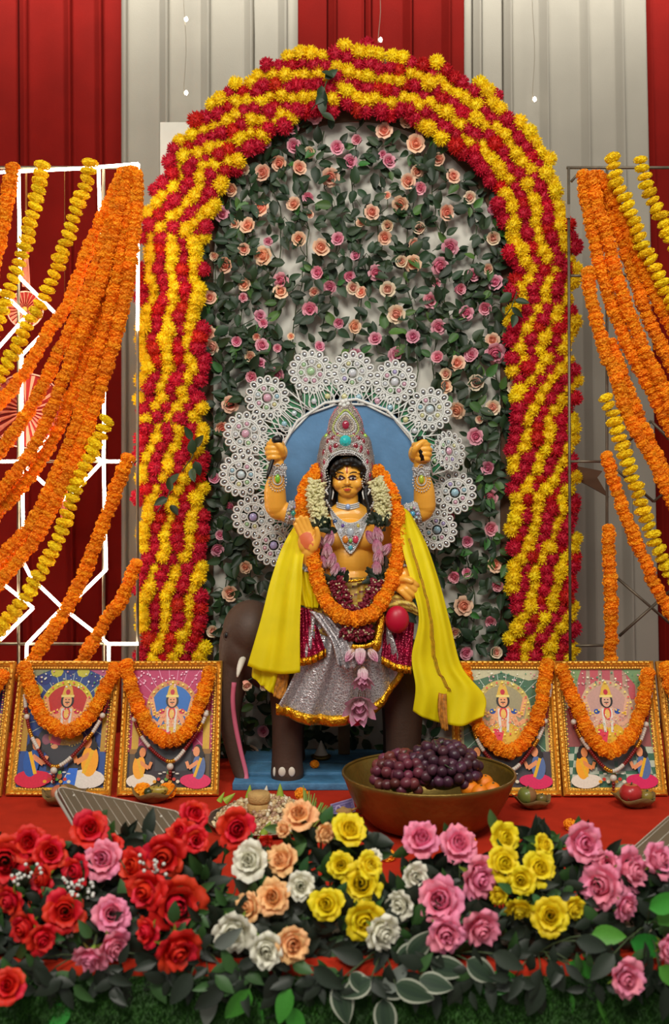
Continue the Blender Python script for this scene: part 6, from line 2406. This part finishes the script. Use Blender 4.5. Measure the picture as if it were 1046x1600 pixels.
# ================================================================== FLOWER ROW ALONG THE TABLE EDGE
M_['foam'] = mat('foam_trough', (176, 166, 146), .8, var=.15, scale=20)
M_['f_red'] = mat('fabric_red', (226, 28, 24), .6, var=.12, scale=14, rand=.10, hue=.008, trans=.18)
M_['f_pink'] = mat('fabric_pink', (250, 150, 180), .6, var=.10, scale=14, rand=.06, hue=.012, trans=.18)
M_['f_peach'] = mat('fabric_peach', (255, 200, 140), .6, var=.10, scale=14, rand=.05, hue=.008, trans=.18)
M_['f_yellow'] = mat('fabric_yellow', (246, 222, 26), .6, var=.08, scale=14, rand=.05, hue=.008, trans=.18)
M_['f_white'] = mat('fabric_white', (244, 242, 224), .6, var=.06, scale=14, rand=.06, trans=.18)
M_['calyx'] = mat('calyx_green', (112, 142, 44), .55, rand=.25)
M_['fgreen'] = mat('fabric_leaf', (54, 96, 46), .5, rand=.35, hue=.03, var=.15, scale=20, trans=.12)
M_['fdark'] = mat('fabric_dark_leaf', (30, 42, 30), .5, rand=.45, hue=.02, var=.15, scale=20)
M_['fbright'] = mat('fabric_bright_leaf', (66, 150, 50), .45, rand=.2, hue=.02, var=.1, scale=20, trans=.15)
M_['varie'] = mat('variegated_leaf', (255, 255, 255), .5, attr=True, rand=.15, trans=.1)

tx = thing('flower_trough', 'long pale foam trough holding the artificial flower row at the table edge', 'trough', (0, 2.27, TZ + .001))
mb = MB().add(rbox((0, 2.285, TZ + .018), (3.0, .11, .034), .008, 2))
part(tx, 'foam_block', mb, M_['foam'])
part(tx, 'wire_band', MB().add(tube([Vector((-1.5, 2.229, TZ + .022)), Vector((1.5, 2.229, TZ + .022))], .002, 5)), M_['wire'])

PET = {}
for key in ('red', 'pink', 'peach', 'yellow', 'white'):
    m = M_['f_' + key]
    L = []
    spec = [(3, .40, .20, .45, -.20, .5, .05), (4, .50, .27, .85, .05, 1.2, .07), (5, .56, .31, 1.25, .45, 1.6, .08)]
    for k, (n, Lp, W, a0, a1, cu, x0) in enumerate(spec):
        L.append((n, [MB().add(grid(petal_grid(Lp, W, a0, a1, cu, 7, 8, .060 if key in ('pink', 'peach', 'white') else .034, s + 10 * k, x0))).mesh('petal', m) for s in range(3)]))
    bud = [MB().add(grid(bud_rows(s * 1.3, .48, .19))).mesh('rose_heart', m) for s in range(2)]
    PET[key] = (L, bud)
CAL = MB().add(lathe([(.0001, .04), (.10, .02), (.12, -.02), (.07, -.10), (.035, -.16)], 10))
for k in range(5):
    CAL.add(leaf_geo(.34, .12, .1, .5, 4), 0, None, Matrix.Rotation(2 * PI * k / 5, 4, 'Z') @ Matrix.Translation((.06, 0, -.02)) @ Matrix.Rotation(-.5, 4, 'Y'))
CAL = CAL.mesh('calyx', M_['calyx'])
FLEAF = [MB().add(leaf_geo(1, .50, .15, .15, 7)).mesh('leaf', M_['fgreen']), MB().add(leaf_geo(1, .58, -.1, .25, 7)).mesh('leaf', M_['fgreen'])]
DLEAF = [MB().add(leaf_geo(1, .50, .12, .15, 7)).mesh('leaf', M_['fdark']), MB().add(leaf_geo(1, .42, -.1, .25, 7)).mesh('leaf', M_['fdark'])]
BLEAF = [MB().add(leaf_geo(1, .56, .12, .15, 7)).mesh('leaf', M_['fbright'])]


def varie_leaf():
    b = MB()
    v, f = leaf_geo(1, .58, .1, .15, 8)
    cols = []
    for j in range(8):
        for i in range(4):
            edge = i in (0, 3)
            cols.append(lin((176, 184, 166)) if (edge or j == 7) and R.random() < .92 else lin((58, 78, 60)) if (i + j) % 3 else lin((84, 100, 84)))
    # a narrow pale margin outside a dark blade
    rows = []
    n = 9
    c2 = []
    for j in range(n + 1):
        t = j / n
        w = .58 * .5 * (math.sin(PI * min(1, t ** .75)) ** .8) if 0 < t < 1 else .004
        z = -.15 * t * t
        rows.append([Vector((t, u * w, z + .05 * abs(u) * w)) for u in (-1, -.80, -.4, 0, .4, .80, 1)])
        if j < n:
            c2 += [lin((186, 192, 172)), lin((62, 82, 62)), lin((48, 68, 52)), lin((52, 74, 54)), lin((66, 86, 66)), lin((186, 192, 172))]
    b.add(grid(rows), 0, c2)
    return b.mesh('leaf', M_['varie'], True, None, True)


VLEAF = [varie_leaf()]
GLEAF = [MB().add(leaf_geo(1, .46, .12, .2, 7)).mesh('leaf', mat('fabric_grey_leaf', (116, 124, 116), .5, rand=.2))]
rq = random.Random(77)
COLW = {'red': 'red', 'pink': 'pink', 'peach': 'peach', 'yellow': 'yellow', 'white': 'white'}


def trough_pt(x, d):
    return Vector((x, 2.285 + rq.uniform(-.04, .04), TZ + .032))


def bloom(key, px, py, dia, face, label, openness=1.0, rings=3, leaves=1):
    d = 2.33 - .255 * (py - 1270) / 260
    d += rq.uniform(-.015, .015)
    p = P(px, py, d)
    s = dia * d / F * 1.12
    fx, fz = face
    fx += rq.uniform(-.50, .50)
    fz += rq.uniform(-.25, .50)
    openness *= rq.uniform(.78, 1.08)
    ax = Vector((fx, -1.0, fz)).normalized()
    t = thing('fabric_' + ('rose' if key != 'white' else 'peony'), label, 'flower', p, COLW[key] + ' flowers along the table edge')
    A = aim(ax, rq.uniform(0, 6)).to_4x4()
    off = Matrix.Translation(-ax * s * .22) @ A @ Matrix.Diagonal((s * rq.uniform(.86, 1.08), s, s * rq.uniform(.95, 1.2), 1))
    L, bud = PET[key]
    link('rose_heart', rq.choice(bud), t, M=off)
    for k, (n, ms) in enumerate(L[:rings]):
        for q in range(n):
            M = off @ Matrix.Rotation(2 * PI * (q + .5 * k) / n + rq.uniform(-.15, .15), 4, 'Z') @ Matrix.Rotation((openness - 1) * (.25 + .3 * k) + rq.uniform(-.08, .10), 4, 'Y') @ Matrix.Scale(rq.uniform(.92, 1.08), 4)
            link('petal', rq.choice(ms), t, M=M)
    link('calyx', CAL, t, M=off)
    b0 = p - ax * s * .30
    e = trough_pt(p.x + rq.uniform(-.05, .05), 0)
    mid = (b0 + e) / 2 + Vector((0, .03, .01)) - ax * .02
    part(t, 'stem', MB().add(tube(cr([b0, mid, e], 8), .0028, 5)), M_['stem'])
    for k in range(leaves):
        ang = rq.uniform(0, 6.28)
        lp = p - ax * s * .35 + Vector((math.cos(ang) * s * .25, .01, math.sin(ang) * s * .25))
        link('leaf', rq.choice(FLEAF), t, M=leaf_matrix(lp - p, ang, rq.uniform(.035, .050), rq))


U, Dn, Lf, Rt = (0, .5), (0, -.5), (-.8, .1), (.8, .1)
FL = [
    # red
    ('red', 8, 1345, 72, (.5, .3), 'large red rose cut by the picture edge, level with the ribbed tray'),
    ('red', 44, 1318, 52, (0, .6), 'red rose facing up between the cut off rose and the tray'),
    ('red', 78, 1333, 48, (.4, .4), 'red rose at the foot of the ribbed tray, beside the orange bud'),
    ('red', 140, 1296, 52, (.1, .8), 'topmost red rose in front of the ribbed tray'),
    ('red', 172, 1318, 36, (.2, .4), 'small red rose just above the spread pink flower'),
    ('red', 119, 1362, 50, (-.1, .5), 'red rose directly below the topmost red rose'),
    ('red', 66, 1374, 42, (-.5, .2), 'small red rose above the white baby breath at the outer end'),
    ('red', 16, 1407, 46, (-.4, -.2), 'drooping red rose at the picture edge below the large cut off one'),
    ('red', 101, 1424, 56, (.1, .1), 'red rose facing front with baby breath on both sides'),
    ('red', 38, 1450, 50, (-.3, -.4), 'dark shaded red rose low at the outer end'),
    ('red', 64, 1466, 44, (.4, -.5), 'shaded red rose hanging under the front-facing one'),
    ('red', 209, 1354, 52, (-.1, .2), 'red rose right of the spread pink flower under the tray'),
    ('red', 258, 1338, 58, (-.2, .3), 'red rose with an open heart at the lower tray corner'),
    ('red', 283, 1304, 46, (-.3, .5), 'red rose touching the tray corner, first above the open heart rose'),
    ('red', 306, 1312, 38, (.8, .1), 'red rose turned aside beside the tray corner'),
    ('red', 304, 1272, 40, (.3, .7), 'highest red rose at the tray corner'),
    ('red', 230, 1392, 56, (-.5, .1), 'red rose seen from the side above the big flat red one'),
    ('red', 277, 1415, 80, (.1, .2), 'largest flat open red rose, above the lowest big one'),
    ('red', 277, 1483, 70, (.2, -.2), 'big red rose lowest in the red group near the pale flowers'),
    ('red', 230, 1456, 44, (-.6, -.3), 'narrow dark red rose between the pink pair and the big red one'),
    ('red', 13, 1540, 50, (-.2, .1), 'single red rose hanging over the turf at the picture edge'),
    ('red', 369, 1294, 54, (-.1, .3), 'red rose in front of the plate of puffed rice'),
    ('red', 411, 1316, 32, (.4, -.3), 'small dark red bloom beside the plate of puffed rice'),
    # pink, red group
    ('pink', 161, 1343, 52, (-.2, .5), 'spread pink flower among red roses under the ribbed tray'),
    ('pink', 174, 1428, 54, (.0, .2), 'pale pink flower, upper of the three among the red roses'),
    ('pink', 176, 1478, 50, (.5, -.1), 'pink flower, middle of the three among the red roses'),
    ('pink', 142, 1496, 46, (-.3, -.5), 'pink flower, lowest of the three among the red roses'),
    # peach
    ('peach', 468, 1273, 50, (.1, .5), 'topmost peach rose beside the stick bundle'),
    ('peach', 444, 1296, 28, (-.6, .2), 'small peach bud tucked under the topmost peach rose'),
    ('peach', 507, 1302, 30, (.5, -.1), 'small shaded peach rose between the peach and yellow tops'),
    ('peach', 441, 1344, 48, (-.2, .6), 'peach rose lying beside the white star flower'),
    ('peach', 427, 1402, 50, (-.1, .2), 'peach rose in the middle of the pale group'),
    ('peach', 389, 1418, 42, (-.6, .1), 'narrow peach rose above the large white peony'),
    ('peach', 456, 1475, 54, (.2, .0), 'lowest peach rose beside the grey white peony'),
    # white
    ('white', 392, 1346, 56, (-.4, .6), 'white star flower beside the upper peach roses'),
    ('white', 470, 1384, 42, (.3, .3), 'white flower between the peach and yellow groups'),
    ('white', 368, 1453, 58, (-.2, .0), 'large white peony at the outer edge of the peach group'),
    ('white', 416, 1483, 54, (-.1, -.2), 'grey white peony lowest in the peach group'),
    ('white', 584, 1339, 26, (.2, .5), 'small white flower behind the yellow group'),
    ('white', 648, 1370, 42, (.1, .2), 'upper white flower between the yellow and pink groups'),
    ('white', 627, 1412, 42, (-.2, .1), 'middle white flower between the yellow and pink groups'),
    ('white', 596, 1456, 56, (.2, -.2), 'white peony under the lower yellow roses'),
    # yellow, first group
    ('yellow', 546, 1297, 50, (.2, .5), 'topmost yellow rose in front of the brass bowl'),
    ('yellow', 533, 1352, 40, (-.4, .4), 'yellow lily-like bloom below the topmost yellow rose'),
    ('yellow', 512, 1414, 50, (-.3, .1), 'yellow rose turned towards the peach group'),
    ('yellow', 566, 1380, 60, (.3, .4), 'largest yellow rose in the bowl-side group'),
    ('yellow', 569, 1437, 56, (.1, .1), 'yellow rose facing front, lowest of the bowl-side group'),
    ('yellow', 578, 1352, 36, (.3, .6), 'yellow bloom behind the largest bowl-side rose'),
    # yellow, second group
    ('yellow', 789, 1309, 42, (.0, .5), 'topmost yellow rose of the bunch beyond the bowl'),
    ('yellow', 849, 1322, 38, (.5, .3), 'yellow bloom with pointed petals at the bunch top beyond the bowl'),
    ('yellow', 787, 1349, 50, (-.2, .2), 'yellow rose below the topmost one in the bunch beyond the bowl'),
    ('yellow', 843, 1357, 48, (.3, .2), 'yellow bloom at the outer side of the bunch beyond the bowl'),
    ('yellow', 815, 1374, 42, (.1, .0), 'yellow bloom in the heart of the bunch beyond the bowl'),
    ('yellow', 781, 1398, 30, (-.6, -.1), 'small yellow bloom hanging at the pink side of the bunch'),
    ('yellow', 860, 1431, 52, (.0, .0), 'yellow rose facing front, low in the bunch beyond the bowl'),
    ('yellow', 896, 1419, 36, (.8, .1), 'yellow rose turned away beside the front-facing low one'),
    ('yellow', 812, 1418, 40, (-.2, -.5), 'shaded yellow bloom drooping under the bunch beyond the bowl'),
    # pink, bowl side
    ('pink', 659, 1312, 54, (-.1, .7), 'pink rose seen from behind just under the bowl'),
    ('pink', 717, 1318, 54, (.2, .6), 'second pink rose under the bowl, with yellow calyx'),
    ('pink', 747, 1371, 64, (.2, .1), 'large pink rose beside the yellow bunch'),
    ('pink', 689, 1407, 68, (-.2, .2), 'largest pink rose, between white flowers and the yellow bunch'),
    ('pink', 697, 1458, 58, (-.1, -.1), 'pink rose directly below the largest pink one'),
    ('pink', 751, 1450, 54, (.3, -.1), 'pink rose lowest beside the yellow bunch'),
    # pink, rod frame end
    ('pink', 912, 1317, 58, (.1, .5), 'pink rose highest at the rod frame end, on the red cloth'),
    ('pink', 941, 1384, 60, (-.3, .1), 'pink rose beside the yellow rose turned away'),
    ('pink', 987, 1361, 56, (.3, .2), 'pink rose in front of the pale ribbed tray'),
    ('pink', 1030, 1345, 52, (.4, .5), 'pink rose at the picture edge in front of the pale tray'),
    ('pink', 978, 1528, 54, (.2, -.3), 'single pink rose hanging low over the turf'),
    ('pink', 1043, 1481, 46, (.5, .0), 'pink rose cut by the picture edge above the turf'),
    ('pink', 979, 1417, 40, (.4, -.4), 'dull pink rose shaded under the pair before the pale tray'),
    ('pink', 950, 1348, 34, (.1, .2), 'small dull pink rose behind the pair before the pale tray'),
]
for key, px, py, dia, face, label in FL:
    bloom(key, px, py, dia, face, label, openness=1.0 if key != 'white' else .9)

# baby's breath
M_['breath'] = mat('baby_breath', (222, 224, 216), .6)
for (x, y, n, lb) in ((122, 1388, 26, 'white baby breath sprig between the red roses near the tray'), (92, 1458, 24, 'white baby breath sprig under the front-facing red rose'), (242, 1352, 14, 'white baby breath sprig beside the open heart red rose'), (40, 1366, 14, 'white baby breath sprig at the outer end of the red roses')):
    d = 2.20
    t = thing('baby_breath', lb, 'flowers', P(x, y, d), 'baby breath sprigs')
    st, dots = MB(), MB()
    o = P(x, y + 24, d + .04)
    for k in range(n):
        e = P(x + rq.uniform(-24, 26), y + rq.uniform(-16, 16), d + rq.uniform(-.02, .02))
        st.add(tube([o, (o + e) / 2 + Vector((0, 0, .004)), e], .0007, 4))
        dots.add(ell(e, .0042, 6, 4))
    st.add(tube(cr([o, trough_pt(o.x, 0)], 4), .0018, 5))
    part(t, 'stem', st, M_['stem'])
    o = part(t, 'tiny_flowers', dots, M_['breath'])
    o['kind'] = 'stuff'

# leaf sprays hanging over the edge
SP = [
    ('leaf spray under the pink trio, over the turf', (140, 1500), [(68, 1498, 44, 3.4, 'd'), (86, 1512, 52, -1.7, 'd'), (112, 1520, 50, -1.45, 'b'), (112, 1575, 50, 3.6, 'b'), (185, 1520, 70, -1.5, 'd'), (150, 1560, 40, -1.2, 'd'), (210, 1490, 48, -.5, 'd')]),
    ('grey leaf spray below the lowest big red rose', (320, 1490), [(335, 1480, 42, .6, 'g'), (300, 1520, 46, -2.2, 'd'), (330, 1545, 48, -1.7, 'g'), (345, 1510, 40, -.4, 'g'), (310, 1480, 40, 2.9, 'd'), (270, 1520, 46, 3.6, 'd')]),
    ('bright and dark leaf spray under the white peonies', (410, 1510), [(390, 1545, 50, -2.2, 'b'), (388, 1552, 50, -1.25, 'b'), (395, 1512, 46, -.9, 'd'), (455, 1545, 44, -2.0, 'b'), (450, 1575, 40, -1.0, 'b'), (470, 1535, 50, -1.3, 'd'), (350, 1540, 46, -2.5, 'd'), (430, 1520, 44, -1.8, 'd'), (490, 1510, 46, -.6, 'd'), (440, 1570, 36, 3.6, 'd')]),
    ('white edged leaf spray under the lowest yellow rose of the bowl-side group', (600, 1490), [(528, 1535, 52, -1.3, 'v'), (548, 1520, 38, -.8, 'v'), (580, 1530, 44, -2.6, 'v'), (600, 1550, 48, .9, 'g'), (618, 1538, 50, -.3, 'v'), (600, 1560, 52, -1.5, 'v'), (620, 1500, 44, .5, 'v'), (570, 1500, 44, 2.8, 'd'), (560, 1560, 40, -2.0, 'd')]),
    ('white edged leaf spray under the lower pink roses', (690, 1500), [(638, 1495, 46, .8, 'v'), (655, 1530, 44, -.2, 'v'), (672, 1505, 50, -.2, 'v'), (700, 1530, 54, -.8, 'g'), (730, 1500, 48, -.6, 'v'), (640, 1540, 44, 3.3, 'v'), (770, 1490, 44, -.4, 'd')]),
    ('leaf spray with bright leaves under the yellow bunch', (840, 1490), [(806, 1524, 50, 3.5, 'b'), (860, 1500, 44, -1.2, 'd'), (882, 1540, 46, -1.55, 'b'), (890, 1502, 46, -.5, 'b'), (845, 1530, 50, -1.9, 'd'), (915, 1530, 44, -.9, 'd'), (940, 1535, 50, -1.4, 'b'), (925, 1460, 44, .0, 'b'), (900, 1470, 44, -.2, 'd')]),
    ('green leaf spray at the rod frame end of the flower row', (1010, 1450), [(1030, 1445, 54, .9, 'b'), (985, 1470, 54, -.2, 'b'), (1030, 1510, 40, -.7, 'b'), (1000, 1530, 50, -1.2, 'd'), (1040, 1540, 44, -1.6, 'd'), (1015, 1420, 46, .4, 'b'), (960, 1490, 44, -2.4, 'd')]),
]
LM = {'d': DLEAF, 'b': BLEAF, 'g': GLEAF, 'v': VLEAF}
for lb, (rx, ry), lv in SP:
    d = 2.13
    o = P(rx, ry, 2.20)
    t = thing('leaf_spray', lb, 'leaves', o, 'leaf sprays along the table edge')
    st = MB()
    for (x, y, s, a, k) in lv:
        p = P(x, y, d + rq.uniform(-.03, .03))
        link('leaf', rq.choice(LM[k]), t, M=leaf_matrix(p - o, a, 1.25 * s * d / F, rq, .3))
        st.add(tube(cr([o, (o + p) / 2 + Vector((0, -.01, .015)), p], 6), .0016, 5))
    e = trough_pt(o.x, 0)
    st.add(tube([o, Vector((o.x, 2.24, max(o.z, TZ + .06))), e], .0024, 5))
    part(t, 'stem', st, M_['stem'])

# fresh green leaves right behind the blooms, and the dark filler greenery
mb, mb2 = MB(), MB()
gl = [MB().add(leaf_geo(1, .42, .12, .2, 4)), MB().add(leaf_geo(1, .5, -.1, .25, 4))]
for k in range(2600):
    px = rq.uniform(-200, 1246)
    # profile of the greenery's upper edge along the row
    top = 1325 + 25 * math.sin(px * .02) + (35 if 330 < px < 400 or 600 < px < 660 else 0)
    py = top + (1550 - top) * rq.random() ** 1.1
    if 330 < px < 420 and py < 1395 or 590 < px < 640 and py < 1380:
        continue
    d = 2.40 - .24 * (py - 1300) / 220 + rq.uniform(.0, .05) if py < 1450 else rq.uniform(2.18, 2.225) if py < 1503 else rq.uniform(2.115, 2.14)
    if py < 1450:
        d -= .06
    s = rq.uniform(26, 50) * d / F
    if py > 1503 and rq.random() < .55:
        continue
    M = leaf_matrix(P(px, py, d), rq.uniform(0, 6.28), s, rq, .8)
    q = rq.choice(gl)
    mb.add((q.v, q.f), 0 if rq.random() < .80 else 1, None, M)
for k in range(260):
    px = rq.uniform(-40, 1086)
    a = Vector(((px - 523) * 2.28 / F, 2.285, TZ + .032))
    e = P(px + rq.uniform(-40, 40), rq.uniform(1340, 1480), 2.30 + rq.uniform(-.06, .06))
    mb2.add(tube([a, (a + e) / 2 + Vector((rq.uniform(-.02, .02), .01, .01)), e], .0016, 4))
fo = solo('filler_greenery', MB().add((mb.v, mb.f)), [M_['fdark'], M_['fgreen']], 'dark artificial leaves filling the flower row behind the blooms', 'leaves', None, 'stuff')
fo.data.polygons.foreach_set('material_index', mb.m)
o = part(fo, 'stems', mb2, M_['stem'])
o['kind'] = 'stuff'
